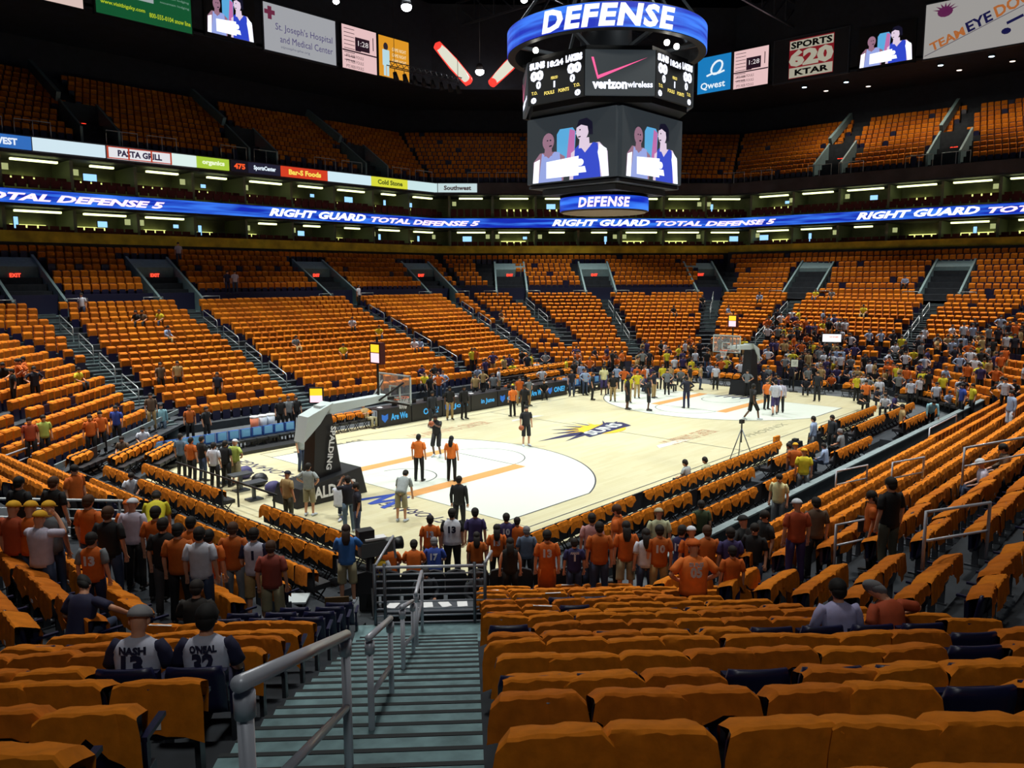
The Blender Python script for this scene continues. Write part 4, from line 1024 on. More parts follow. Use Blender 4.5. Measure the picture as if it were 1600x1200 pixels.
# ---- chairs on the floor around the court
m = MB(); m.box((0, -0.19, 0.60), (0.50, 0.05, 0.54)); ch_back = m.mesh('backrest')
m = MB(); m.box((0, 0.03, 0.41), (0.48, 0.42, 0.12)); ch_seat = m.mesh('seat')
m = MB()
for sx in (-1, 1):
    m.bar((sx*0.21, 0.2, 0), (sx*0.21, -0.2, 0.45), 0.025, 0.025); m.bar((sx*0.21, -0.2, 0), (sx*0.21, 0.2, 0.42), 0.025, 0.025)
    m.bar((sx*0.21, -0.2, 0.42), (sx*0.21, -0.2, 0.8), 0.025, 0.025)
for yy, zz in ((0.2, 0.03), (-0.2, 0.03), (-0.2, 0.5)): m.bar((-0.21, yy, zz), (0.21, yy, zz), 0.02, 0.02)
m.bar((-0.21, 0, 0.23), (0.21, 0, 0.23), 0.02, 0.02)
ch_leg = m.mesh('folding_frame')
m_chair = mat('black_vinyl', (0.012, 0.012, 0.016), 0.5)
for me in (ch_back, ch_seat): me.materials.append(m_chair)
ch_leg.materials.append(mat('black_frame', (0.02, 0.02, 0.024), 0.4, 0.5))
ZC = {'court1': 'in the front row along the right sideline', 'court2': 'in the second row along the right sideline', 'court3': 'in the third row along the right sideline',
      'base1': 'in the front row behind the near baseline', 'base2': 'in the second row behind the near baseline', 'base3': 'in the third row behind the near baseline',
      'crn': 'in the slanting rows at the far left court corner', 'far': 'in the rows beyond the scorers table', 'end': 'behind the far baseline'}
cnt = {}
SHC = []
for v in range(5):
    me = shirt_mb(40+v, 8, True, 0.54).mesh('orange_shirt'); me.materials.append(m_orange if v % 2 else m_orange2); SHC.append(me)
cst = [[] for _ in range(2)]
for ci, c in enumerate(CHAIRS):
    x, y, z, yaw, _, zone, seg, j = c
    n = cnt[zone] = cnt.get(zone, -1)+1
    root = thing('folding_chair', 'black folding chair, %s %s' % (nth(n), ZC[zone]), 'chair', (x, y, z), yaw, 'black folding chairs round the court')
    link('backrest', ch_back, root); link('seat', ch_seat, root); link('folding_frame', ch_leg, root)
    if (n*7+len(zone)) % 23 == 0: continue
    if ci not in SH_C:
        cst[ci % 2].append((x, y, z, yaw)); continue
    o = link('orange_shirt', SHC[hsh(c) % 5]); o.location = (x, y, z); o.rotation_euler = (0, 0, yaw+R(hsh(c) % 9-4))
    tag(o, 'orange shirt on a floor chair, %s %s' % (nth(n), ZC[zone]), 't-shirt', 'orange shirts on the floor chairs')
o = fill_many('stadium_seats', [(far_s, far_seat()), (mid_s, far_seat())], [m_navy])
tag(o, 'the remaining navy seats filling the bowl in long rows', 'seat', kind='stuff')
o = fill_many('orange_shirts', [(far_h[v], far_shirt(v)) for v in range(4)] + [(mid_h[v], shirt_mb(v+20, 5, False)) for v in range(3)] + [(cst[v], shirt_mb(v+30, 5, False, 0.54)) for v in range(2)], [m_orange, m_orange2])
tag(o, 'the remaining orange shirts on the seats of the bowl', 't-shirt', kind='stuff')

# ------------------------------------------------------------------ foreground stairs, landing, gate, handrails
QC = -6.42; SCM = 38.74
m_stair = mat('stair_concrete', srgb(110, 140, 146), 0.75, var=0.3, scale=5)
m_nose = mat('stair_nosing', srgb(34, 40, 44), 0.7)
mb = MB()
def qbox(m, s0, s1, q0, q1, z0, z1, mi=0):
    m.hexa([cpt(s0, q0, z0), cpt(s0, q1, z0), cpt(s1, q1, z0), cpt(s1, q0, z0), cpt(s0, q0, z1), cpt(s0, q1, z1), cpt(s1, q1, z1), cpt(s1, q0, z1)], mi)
QL, QR = -8.33, -6.36
for k in range(0, 14):
    sc = 45.8 - row_o(k); z = row_z(k)
    for (sa, sb, zz) in ((sc+0.42, sc, z+RISE/2), (sc, sc-0.42, z+0.004)):
        qbox(mb, sa, sb, QL, QR, zz-0.5, zz+0.004, 0)
        qbox(mb, sb+0.045, sb-0.004, QL, QR, zz-0.14, zz+0.010, 1)
for sa in (26.75, 27.2): qbox(mb, sa, sa-0.06, QL+0.1, QR-0.05, 1.40, 1.535 if sa < 27 else 1.68, 2)
qbox(mb, 26.4, 25.5, QL-0.1, QR+0.1, 1.0, 1.525, 0)
struct(mb.build('floor_foreground_stairs', [m_stair, m_nose, m_yel]))
def dpt(d, q, z): return Vector(cpt(SCM-d, q, z))
m_alu = mat('brushed_aluminium', srgb(186, 190, 202), 0.35, 0.15)
for k, (d0, z0, d1, z1) in enumerate(((2.9, 5.97, 5.2, 5.08), (6.4, 4.50, 8.0, 3.95), (9.4, 3.48, 11.0, 2.88), (11.7, 2.72, 13.0, 2.55))):
    root = thing('handrail', '%s aluminium handrail down the foreground stairs' % ('nearest and largest', 'second', 'third', 'lowest')[k], 'handrail', (0, 0, 0), 0, 'foreground handrails')
    q = -7.30; a, b = dpt(d0, q, z0), dpt(d1, q, z1); u = (b-a).normalized()
    m = MB(); m.tube([a-u*0.06, b+u*0.06], 0.034 if k == 0 else 0.030, 0, 14); m.build('top_rail', m_alu, root)
    for (dd, zz) in ((d0, z0), (d1, z1)):
        m = MB(); zf = max(1.5, 5.74-0.341*dd) if dd < 12 else 1.5
        m.tube([dpt(dd, q, zf-0.35), dpt(dd, q, zz-0.05)], 0.032 if k == 0 else 0.028, 0, 12); m.tube([dpt(dd, q, zz-0.14), dpt(dd, q, zz-0.04)], 0.042, 0, 12); m.build('post', m_alu, root)
    m = MB(); m.tube([a+u*0.02-Vector((0, 0, 0.52)), b-Vector((0, 0, 0.52))], 0.025, 0, 10); m.build('middle_rail', m_alu, root)
root = thing('barrier_gate', 'horizontal barred aluminium barrier across the foot of the foreground stairs', 'barrier', (0, 0, 0))
m = MB()
for j in range(9): z = 1.56+0.125*j; m.tube([cpt(25.5, -8.1, z), cpt(25.5, -6.2, z)], 0.028 if j == 8 else 0.016, 0, 8)
m.build('horizontal_bars', m_alu, root)
for q in (-8.12, -7.95, -6.40, -6.22):
    m = MB(); m.tube([cpt(25.5, q, 1.0), cpt(25.5, q, 2.62)], 0.03, 0, 8); m.build('post', m_steel, root)
m = MB(); m.tube([cpt(25.5, -8.1, 2.6), cpt(24.4, -7.9, 2.75), cpt(24.0, -7.9, 2.2)], 0.025, 0, 8); m.tube([cpt(25.5, -6.22, 2.6), cpt(25.2, -6.1, 2.7), cpt(24.8, -6.1, 2.4)], 0.03, 0, 8); m.build('side_return', m_alu, root)

# ------------------------------------------------------------------ front walls of the stands
m_ledge = mat('ledge_grey', srgb(120, 134, 138), 0.6, var=0.15, scale=3)
mb = MB(); mb.box((15, -5.85, 0.5), (34, 0.16, 1.0), 0); mb.box((15, -5.85, 1.02), (34, 0.24, 0.05), 1); mb.box((15, -6.3, 0.25), (34, 0.75, 0.5), 2)
struct(mb.build('wall_right_sideline', [m_conc_d, m_ledge, m_conc]))
mb = MB(); a, b = corner(2, 22.45), corner(3, 22.45); mb.bar((*a, 0.5), (*b, 0.5), 1.0, 0.12, 0); mb.bar((*a, 1.03), (*b, 1.03), 0.06, 0.2, 1)
struct(mb.build('wall_left_corner', [m_conc_d, m_ledge]))
mb = MB()
for j in range(5):
    t0, t1 = 0.62+0.07*j, 0.675+0.07*j
    p, q = (a[0]+(b[0]-a[0])*t0, a[1]+(b[1]-a[1])*t0), (a[0]+(b[0]-a[0])*t1, a[1]+(b[1]-a[1])*t1)
    mb.bar((p[0]+0.08, p[1]-0.08, 0.5), (q[0]+0.08, q[1]-0.08, 0.5), 0.8, 0.04)
struct(mb.build('trim_wall_panels', mat('pale_panel', srgb(176, 186, 188), 0.5)))
# rails with slats of the left stand portal
root = thing('barrier_rail', 'stack of pale horizontal rails round the portal in the left baseline stand', 'barrier', (0, 0, 0))
m = MB()
for j in range(6):
    z = 2.5-0.24*j; w = 0.10 if j % 2 == 0 else 0.05
    m.tube([(-13.4+0.10*j, 6.8, z), (-10.5+0.30*j, 3.1-0.3*j, z)], w*0.32, 0, 6)
m.build('pale_rails', mat('white_rail', srgb(206, 214, 220), 0.4), root)
for (x, y) in ((-13.3, 6.7), (-11.9, 4.9), (-10.55, 3.15)):
    m = MB(); m.tube([(x, y, 0.3), (x, y, 2.52)], 0.03, 0, 6); m.build('post', m_steel, root)
def simple_rail(p, q, h, label, lower=True):
    m = MB(); a, b = Vector(p), Vector(q); dn = Vector((0, 0, -h))
    m.tube([a+dn, a, b, b+dn], 0.028, 0, 8)
    if lower: m.tube([a+dn*0.5, b+dn*0.5], 0.022, 0, 8)
    return tag(m.build("guard_rail", m_alu), label, "rail", "guard rails of the side stands")

# ------------------------------------------------------------------ baskets
m_pad = mat('black_padding', (0.010, 0.011, 0.014), 0.45); m_wvinyl = mat('white_vinyl', srgb(196, 208, 210), 0.4)
m_rim = mat('rim_orange', srgb(226, 90, 30), 0.4); m_net = mat('net_white', srgb(220, 220, 220), 0.8)
def glass_mat():
    m = bpy.data.materials.new('clear_glass'); m.use_nodes = True; nt = m.node_tree; b = nt.nodes['Principled BSDF']
    b.inputs['Base Color'].default_value = (0.9, 0.95, 0.95, 1); b.inputs['Roughness'].default_value = 0.05; b.inputs['Alpha'].default_value = 0.12
    return m
m_glass = glass_mat()
def basket(label, M):
    root = thing('basketball_hoop', label, 'basketball hoop', (0, 0, 0)); root.matrix_world = M      # local frame: near baseline at x=0, hoop centre y=7.62
    Y = 7.62
    m = MB(); m.hexa([(-3.6, Y-0.75, 0.02), (-0.75, Y-0.75, 0.02), (-0.75, Y+0.75, 0.02), (-3.6, Y+0.75, 0.02), (-3.4, Y-0.7, 0.62), (-0.95, Y-0.7, 0.95), (-0.95, Y+0.7, 0.95), (-3.4, Y+0.7, 0.62)])
    base = m.build('padded_base', m_pad, root)
    vs, fs = text_fit('SPALDING', 2.1, 0.42, bold=0.03, extrude=0.004); m = MB()
    m.add(vs, fs, 0, Matrix.Translation((-2.3, Y-0.762, 0.40)) @ Matrix.Rotation(math.pi/2, 4, 'X')); m.build('lettering', mat('white_lettering', (0.8, 0.8, 0.82), 0.6), base)
    m = MB(); m.hexa([(-2.65, Y-0.33, 0.6), (-1.50, Y-0.33, 0.8), (-1.50, Y+0.33, 0.8), (-2.65, Y+0.33, 0.6), (-2.45, Y-0.28, 2.8), (-1.80, Y-0.28, 2.9), (-1.80, Y+0.28, 2.9), (-2.45, Y+0.28, 2.8)])
    col = m.build('padded_column', m_pad, root)
    vs, fs = text_fit('SPALDING', 1.5, 0.22, bold=0.03, extrude=0.004); m = MB()
    m.add(vs, fs, 0, Matrix.Translation((-1.95, Y-0.40, 1.75)) @ Matrix.Rotation(R(10), 4, 'Y') @ Matrix.Rotation(math.pi/2, 4, 'X') @ Matrix.Rotation(-math.pi/2, 4, 'Z')); m.build('lettering', MATS['white_lettering'], col)
    m = MB(); m.hexa([(-2.95, Y-0.30, 2.05), (-2.3, Y-0.33, 2.62), (-2.3, Y+0.33, 2.62), (-2.95, Y+0.30, 2.05), (-2.75, Y-0.30, 2.9), (-1.75, Y-0.33, 3.28), (-1.75, Y+0.33, 3.28), (-2.75, Y+0.30, 2.9)]); m.build('white_hood', m_wvinyl, root)
    m = MB(); m.hexa([(-2.2, Y-0.2, 2.85), (0.7, Y-0.2, 3.05), (0.7, Y+0.2, 3.05), (-2.2, Y+0.2, 2.85), (-2.2, Y-0.2, 3.2), (0.7, Y-0.2, 3.28), (0.7, Y+0.2, 3.28), (-2.2, Y+0.2, 3.2)]); m.build('white_arm', m_wvinyl, root)
    m = MB(); m.bar((0.3, Y-0.2, 3.1), (1.15, Y-0.6, 3.7), 0.06, 0.06); m.bar((0.3, Y+0.2, 3.1), (1.15, Y+0.6, 3.7), 0.06, 0.06); m.bar((0.3, Y, 3.1), (1.15, Y, 3.1), 0.1, 0.1); m.build('board_struts', m_pad, root)
    m = MB(); m.box((1.22, Y, 3.43), (0.03, 1.80, 1.05)); gl = m.build('glass_board', m_glass, root)
    m = MB()
    for (y, z, w, h) in ((Y, 2.915, 1.83, 0.05), (Y, 3.945, 1.83, 0.05), (Y-0.89, 3.43, 0.05, 1.07), (Y+0.89, 3.43, 0.05, 1.07),
                         (Y, 3.08, 0.61, 0.05), (Y, 3.51, 0.61, 0.05), (Y-0.28, 3.3, 0.05, 0.46), (Y+0.28, 3.3, 0.05, 0.46)): m.box((1.22, y, z), (0.05, w, h))
    m.build('white_frame', m_wvinyl, gl)
    m = MB(); m.box((1.22, Y, 2.88), (0.08, 1.7, 0.06)); m.build('bottom_pad', m_pad, gl)
    m = MB(); m.tube([(1.6+0.228*math.cos(t/20*6.2832), Y+0.228*math.sin(t/20*6.2832), 3.05) for t in range(21)], 0.012, 0, 6, caps=False); m.box((1.3, Y, 3.02), (0.16, 0.14, 0.06)); rim = m.build('rim', m_rim, root)
    m = MB()
    for j in range(12):
        a0, a1, a2 = [2*math.pi*(j+o_)/12 for o_ in (0, 0.5, 1)]
        for (aa, ab) in ((a0, a1), (a2, a1)):
            m.tube([(1.6+0.225*math.cos(aa), Y+0.225*math.sin(aa), 3.04), (1.6+0.17*math.cos(ab), Y+0.17*math.sin(ab), 2.85), (1.6+0.12*math.cos(aa), Y+0.12*math.sin(aa), 2.62)], 0.006, 0, 3, caps=False)
    m.build('net', m_net, rim)
    m = MB(); m.box((0.45, Y, 4.3), (0.06, 0.06, 2.2)); cl = m.build('clock_pole', m_pad, root)
    m = MB(); m.box((0.45, Y, 4.80), (0.22, 0.62, 0.78)); ck = m.build('shot_clock_case', mat('clock_case', srgb(70, 16, 20), 0.5), cl)
    for sx in (-1, 1):
        m = MB(); m.box((0.45+sx*0.115, Y, 4.98), (0.01, 0.46, 0.28), 0); m.box((0.45+sx*0.115, Y, 4.64), (0.01, 0.46, 0.34), 1)
        m.build('shot_clock_face', [glow('clock_yellow', (255, 205, 40), 1.3), glow('clock_pink', (255, 205, 215), 1.4)], cl)
    return root
basket('near basketball hoop seen from behind, with black padded base and white covered arm', Matrix.Identity(4))
basket('far basketball hoop facing the camera at the far end of the court', Matrix.Translation((28.65, 15.24, 0)) @ Matrix.Rotation(math.pi, 4, 'Z'))
# small clock on a stand beside the near hoop, white screens in the far crowd
def sign_post(name, label, cat, loc, rz, w, h, z, mats, faces):
    root = thing(name, label, cat, loc, rz); m = MB(); m.tube([(0, 0, 0), (0, 0, z-h/2)], 0.035, 0, 8); m.box((0, 0, 0.03), (0.5, 0.5, 0.06)); m.build('stand', m_pad, root)
    m = MB(); m.box((0, 0, z), (w+0.08, 0.10, h+0.08), 0); m.build('case', m_pad, root)
    m = MB()
    for (x, zz, a, b, mi) in faces: m.box((x*w, -0.055, z+zz*h), (a*w, 0.012, b*h), mi)
    m.build('face', mats, root); return root
sign_post('baseline_clock', 'small yellow and pink clock on a stand left of the near hoop', 'clock', (-1.2, 9.1, 0), R(-45), 0.44, 0.5, 3.3, [MATS['clock_yellow'], MATS['clock_pink']], ((0, 0.25, 1, 0.5, 0), (0, -0.25, 1, 0.5, 1)))
sign_post('advertising_screen', 'glowing white screen with an orange mark amid the far right crowd', 'screen', (36.0, 4.4, 0), R(-62), 1.15, 0.5, 3.45, [glow('screen_white', (250, 250, 255), 1.3), glow('screen_orange', (250, 120, 60), 1.0)], ((0, 0, 1, 1, 0), (0.1, 0.15, 0.5, 0.2, 1)))
sign_post('white_sign', 'small square white sign on a post beside the far hoop', 'sign', (33.2, 5.7, 0), R(-60), 0.42, 0.46, 1.9, [mat('sign_white', srgb(225, 235, 230), 0.5), m_pad], ((0, 0, 1, 1, 0), (0, 0.2, 0.6, 0.08, 1), (0, 0.0, 0.6, 0.08, 1), (0, -0.2, 0.6, 0.08, 1)))

# ------------------------------------------------------------------ scorers table and benches
m_tb = mat('table_black', (0.010, 0.010, 0.016), 0.4); m_cy = glow('led_cyan', (60, 175, 235), 1.0); m_bl = glow('led_royal', (30, 110, 200), 0.9)
words = ['Are We', 'ONE?', 'Join', 'in June', 'or 2', 'Are We', 'ONE?', 'June 2']
xs_ = [7.2, 9.4, 11.6, 13.8, 16.0, 18.2, 20.4]
for k, x in enumerate(xs_):
    root = thing('scorers_table', 'black scorers table section with glowing words, %s from the left' % nth(k), 'table', (x, 16.25, 0), 0, 'scorers table sections')
    m = MB(); m.box((1.08, 0.0, 0.46), (2.14, 0.12, 0.88)); m.build('display_front', m_tb, root)
    m = MB(); m.box((1.08, 0.42, 0.90), (2.14, 0.9, 0.05)); m.build('table_top', m_tb, root)
    for xx in (0.1, 2.06):
        m = MB(); m.box((xx, 0.75, 0.45), (0.05, 0.05, 0.9)); m.build('leg', m_steel, root)
    vs, fs = text_fit(words[k], 1.1, 0.34, bold=0.03, extrude=0.002); m = MB(); m.add(vs, fs, 0, Matrix.Translation((1.35, -0.065, 0.46)) @ Matrix.Rotation(math.pi/2, 4, 'X')); m.build('lettering', m_cy, root)
    if k % 2 == 0:
        m = MB(); m.prism([(-0.2, 0.2), (-0.2, -0.05), (0, -0.24), (0.2, -0.05), (0.2, 0.2), (0, 0.12)], 0, 0.01, 0, Matrix.Translation((0.4, -0.062, 0.46)) @ Matrix.Rotation(math.pi/2, 4, 'X')); m.build('shield_mark', m_bl, root)
    for j in range(2):
        o = MB(); T = Matrix.Translation((x+0.5+j*0.9, 16.7, 0.925)) @ Matrix.Rotation(R(rnd.uniform(-20, 20)), 4, 'Z')
        if (k+j) % 3:
            o.box((0, 0, 0.012), (0.3, 0.22, 0.02), M=T); o.box((0, -0.11, 0.12), (0.3, 0.02, 0.2), M=T); tag(o.build('laptop', m_pad), 'black laptop on the %s scorers table section, %s one' % (nth(k), nth(j)), 'laptop', 'laptops on the scorers table')
        else:
            o.box((0, 0, 0.01), (0.22, 0.3, 0.02), M=T); tag(o.build('paper_stack', m_white), 'white papers on the %s scorers table section' % nth(k), 'papers', 'papers on the scorers table')
# team chairs with cyan covers
m_cyan = mat('cyan_vinyl', srgb(110, 175, 225), 0.5); m_blue = mat('blue_vinyl', srgb(30, 80, 160), 0.5)
bx = MB(); bx.box((0, 0.18, 0.66), (0.50, 0.08, 0.46)); b_back = bx.mesh('backrest'); b_back.materials.append(m_blue)
bx = MB(); bx.box((0, 0.132, 0.70), (0.40, 0.02, 0.34)); b_cov = bx.mesh('cyan_cover'); b_cov.materials.append(m_cyan)
bx = MB(); bx.box((0, -0.08, 0.42), (0.50, 0.5, 0.10)); b_seat = bx.mesh('seat'); b_seat.materials.append(m_pad)
bx = MB(); [bx.box((sx*0.2, sy, 0.19), (0.05, 0.05, 0.38)) for sx in (-1, 1) for sy in (-0.25, 0.1)]; bx.box((0, -0.08, 0.12), (0.42, 0.4, 0.05)); b_leg = bx.mesh('leg_frame'); b_leg.materials.append(m_pad)
n = 0
for (x0, x1) in ((-4.2, 3.0), (23.6, 27.4)):
    x = x0
    while x < x1:
        root = thing('team_chair', 'team bench chair with %s back, %s from the left along the far sideline' % ('cyan', nth(n)), 'chair', (x, 16.7 if x < 10 else 16.1, 0), 0, 'team bench chairs')
        for nm, me in (('backrest', b_back), ('seat', b_seat), ('leg_frame', b_leg)):
            o = link(nm, me, root)
            if nm == 'backrest': link('cyan_cover', b_cov, o)
        x += 0.56; n += 1
for j in range(7):
    root = thing('folding_chair', 'orange-covered team chair, %s from the left behind the near hoop arm' % nth(j), 'chair', (3.7+0.56*j, 16.7, 0), 0, 'orange covered team chairs')
    link('backrest', ch_back, root).rotation_euler = (0, 0, math.pi); link('seat', ch_seat, root); link('folding_frame', ch_leg, root)
    o = link('orange_shirt', SHC[j % 5]); o.location = (3.7+0.56*j, 16.7, 0); o.rotation_euler = (0, 0, math.pi); tag(o, 'orange shirt over the %s team chair behind the near hoop' % nth(j), 't-shirt', 'orange shirts on the team bench')
mb = MB(); mb.box((-0.4, 16.1, 0.09), (8.2, 1.0, 0.12)); tag(mb.build('bench_platform', m_pad), 'low black platform under the cyan team chairs', 'platform')
for j in range(3):
    m = MB(); x = 1.1+0.42*j; m.tube([(x, 17.5, 0.55), (x, 17.5, 1.2)], [0.17, 0.19], 0, 12); m.tube([(x, 17.5, 1.2), (x, 17.5, 1.27)], 0.2, 1, 12)
    tag(m.build('drink_cooler', [mat('cooler_orange', srgb(206, 120, 90), 0.5) if j == 0 else mat('cooler_pale', srgb(190, 200, 215), 0.5), m_white]), '%s drinks cooler behind the cyan team chairs, %s from the left' % (('orange', 'pale', 'pale')[j], nth(j)), 'cooler', 'drink coolers')
mb = MB(); mb.box((1.5, 17.5, 0.27), (1.5, 0.5, 0.54)); tag(mb.build('cooler_stand', m_pad), 'black stand carrying the drinks coolers', 'stand')
# ------------------------------------------------------------------ black chairs at the foot of the near corner, tables, camera gear
bx = MB(); n_ = 8
prof = [(-0.24, 0.45), (-0.25, 0.80), (-0.20, 0.93), (0.0, 0.98), (0.20, 0.93), (0.25, 0.80), (0.24, 0.45)]
bx.prism(prof, 0, 0.09, 0, Matrix.Translation((0, -0.20, 0)) @ Matrix.Rotation(math.pi/2, 4, 'X')); e_back = bx.mesh('backrest'); e_back.materials.append(m_chair)
bx = MB(); bx.box((0, 0.03, 0.42), (0.50, 0.46, 0.12)); e_seat = bx.mesh('seat'); e_seat.materials.append(m_chair)
bx = MB(); bx.box((0, 0, 0.2), (0.4, 0.34, 0.38)); e_leg = bx.mesh('pedestal'); e_leg.materials.append(m_pad)
for j in range(11):
    x, y = -6.9+0.5*0.7071*j, -1.15-0.5*0.7071*j
    root = thing('padded_chair', 'large black padded chair beyond the barred gate, %s from the left' % nth(j), 'chair', (x, y, 0.0), R(-45), 'black padded chairs beyond the gate')
    for nm, me in (('backrest', e_back), ('seat', e_seat), ('pedestal', e_leg)): link(nm, me, root)
m_tabw = mat('table_edge_white', srgb(200, 210, 214), 0.4)
def table(label, c, rz, w, d, z, parts=True, top=None):
    root = thing('press_table', label, 'table', (c[0], c[1], c[2]), rz, 'press tables')
    m = MB(); m.box((0, 0, z), (w, d, 0.04)); m.build('table_top', top or m_tabw, root)
    for sx in (-1, 1):
        for sy in (-1, 1): m = MB(); m.box((sx*(w/2-0.06), sy*(d/2-0.05), z/2), (0.04, 0.04, z)); m.build('leg', m_steel, root)
    m = MB(); m.box((0, d/2-0.02, z*0.55), (w-0.1, 0.02, z*0.7)); m.build('skirt', m_pad, root)
table('white-edged press table left of the barred gate', (-9.3, -0.4, 0), R(-45), 2.2, 0.5, 0.75)
table('grey press table just beyond the barred gate', (-6.9, -3.5, 0), R(-45), 2.2, 0.6, 0.72, top=m_steel)
table('white-edged press table right of the barred gate', (-4.6, -5.2, 0), R(-45), 1.9, 0.5, 0.75)
for j in range(6):
    t = -0.95+0.36*j; x, y = -6.9+0.7071*t, -3.5-0.7071*t
    m = MB(); m.box((x, y, 0.755), (0.21, 0.29, 0.02), rz=R(-45+rnd.uniform(-25, 25))); tag(m.build('paper_sheet', m_white), 'white paper lying on the table beyond the gate, %s from the left' % nth(j), 'paper', 'papers beyond the gate')
# television camera
root = thing('television_camera', 'grey television camera on a pedestal beside the blue-shirted operator', 'camera', (-6.9, -1.25, 0), R(-20))
m = MB(); m.tube([(0, 0, 0.1), (0, 0, 1.25)], [0.16, 0.10], 0, 10)
for a in range(3): m.bar((0, 0, 0.9), (0.55*math.cos(a*2.09+0.3), 0.55*math.sin(a*2.09+0.3), 0.03), 0.05, 0.05)
m.build('tripod', m_pad, root)
m = MB(); m.box((0.05, 0.0, 1.45), (0.6, 0.30, 0.32), M=Matrix.Identity(4)); m.box((0.40, 0, 1.47), (0.3, 0.26, 0.26)); m.build('camera_body', mat('camera_grey', srgb(84, 90, 92), 0.5), root)
m = MB(); m.box((-0.1, 0.05, 1.78), (0.36, 0.28, 0.22)); m.build('viewfinder', m_pad, root)
m = MB(); m.tube([(0.55, 0, 1.47), (0.75, 0, 1.47)], [0.13, 0.15], 0, 12); m.build('lens', m_pad, root)
m = MB(); m.box((0.1, -0.02, 1.68), (0.5, 0.24, 0.04)); m.build('white_cover', m_white, root)
root = thing('director_chair', 'brown wooden-backed folding chair behind the camera operator', 'chair', (-8.45, -2.15, 0.3), R(-40))
m = MB(); m.box((0, -0.2, 0.66), (0.48, 0.03, 0.3)); m.build('backrest', mat('brown_wood', srgb(92, 66, 30), 0.6), root)
m = MB(); m.box((0, 0, 0.42), (0.46, 0.4, 0.04)); m.build('seat', MATS['brown_wood'], root)
for sx in (-1, 1):
    for sy in (-1, 1): m = MB(); m.box((sx*0.21, sy*0.19, 0.2 if sy > 0 else 0.4), (0.035, 0.035, 0.42 if sy > 0 else 0.82)); m.build('leg', MATS['brown_wood'], root)
def tripod(label, loc, h):
    root = thing('camera_tripod', label, 'tripod', loc)
    for a in range(3): m = MB(); m.tube([(0, 0, h*0.85), (0.55*math.cos(a*2.094+0.6), 0.55*math.sin(a*2.094+0.6), 0)], 0.022, 0, 6); m.build('leg', m_steel, root)
    m = MB(); m.tube([(0, 0, h*0.45), (0, 0, h)], 0.03, 0, 6); m.build('centre_column', m_pad, root)
    m = MB(); m.box((0, 0, h+0.06), (0.22, 0.14, 0.16)); m.build('camera_head', m_pad, root)
tripod('tall thin camera tripod on the court edge at the right sideline', (12.9, -0.55, 0), 1.5)
for k, (x, y, z, w, d, h) in enumerate(((15.2, -1.9, 0, 0.7, 0.5, 0.55), (16.3, -2.3, 0, 0.5, 0.5, 0.8), (14.6, -2.8, 0.25, 0.9, 0.4, 0.35), (16.9, -3.2, 0.25, 0.5, 0.5, 0.6))):
    m = MB(); m.box((x, y, z+h/2), (w, d, h), taper=0.8); m.box((x, y, z+h+0.05), (w*0.4, d*0.4, 0.12)); tag(m.build('camera_case', m_pad), 'black camera case among the gear in the right courtside rows, %s' % nth(k), 'case', 'black camera cases')
m = MB(); m.box((14.9, -1.2, 0.55), (0.5, 0.1, 0.34)); m.box((14.9, -1.15, 0.2), (0.4, 0.05, 0.4)); tag(m.build('orange_sign', m_orange), 'orange covered chair back standing beside the camera gear', 'sign')
# low black rail and trays by the near left court corner
root = thing('low_fence', 'low black fence along the near left floor rows', 'fence', (0, 0, 0))
m = MB(); m.bar((-4.7, 13.0, 0.85), (-4.7, 6.2, 0.85), 0.05, 0.05)
for y in (12.8, 10.8, 8.6, 6.4): m.bar((-4.7, y, 0), (-4.7, y, 0.85), 0.05, 0.05)
m.build('bars', m_pad, root)
for k, (x, y) in enumerate(((-3.6, 10.4), (-3.4, 11.8), (-3.9, 9.0))):
    m = MB(); m.box((x, y, 0.62), (0.8, 0.5, 0.05)); m.box((x, y, 0.3), (0.1, 0.1, 0.6)); m.box((x, y, 0.03), (0.5, 0.4, 0.06)); tag(m.build('monitor_table', m_steel), 'small grey table behind the near baseline, %s' % nth(k), 'table', 'small grey tables')
    m = MB(); m.ball((x+0.8, y+0.1, 0.25), (0.32, 0.25, 0.25), 0, 10, 6); tag(m.build('equipment_bag', mat('bag_violet', srgb(64, 60, 110), 0.7) if k else m_pad), 'dark equipment bag on the floor behind the near baseline, %s' % nth(k), 'bag', 'equipment bags')
simple_rail((5.2, -7.2, 1.95), (6.6, -7.6, 1.95), 0.8, 'guard rail at the front of the right sideline stand, nearest one')
simple_rail((3.1, -9.3, 2.9), (4.3, -9.7, 2.9), 0.8, 'short guard rail in the fourth row of the right sideline stand')
simple_rail((1.0, -11.3, 3.9), (4.0, -12.3, 3.9), 0.8, 'long upper guard rail high in the right sideline stand')
simple_rail((-4.9, -12.1, 4.0), (-3.7, -12.7, 4.0), 0.9, 'guard rail beside the gangway in the right stand, larger one')
simple_rail((-2.9, -10.1, 2.9), (-2.1, -10.4, 2.9), 0.8, 'guard rail beside the gangway in the right stand, smaller one')
simple_rail((15.5, -7.0, 1.7), (19.5, -7.0, 1.7), 0.8, 'far guard rail at the front of the right sideline stand')
for k, (x, y) in enumerate(((-7.9, 16.6), (-12.0, 20.5))):
    simple_rail((x, y, 1.6), (x-2.8, y-2.6, 1.6), 0.7, '%s pale guard rail on the left corner stand front' % ('nearer', 'farther')[k])
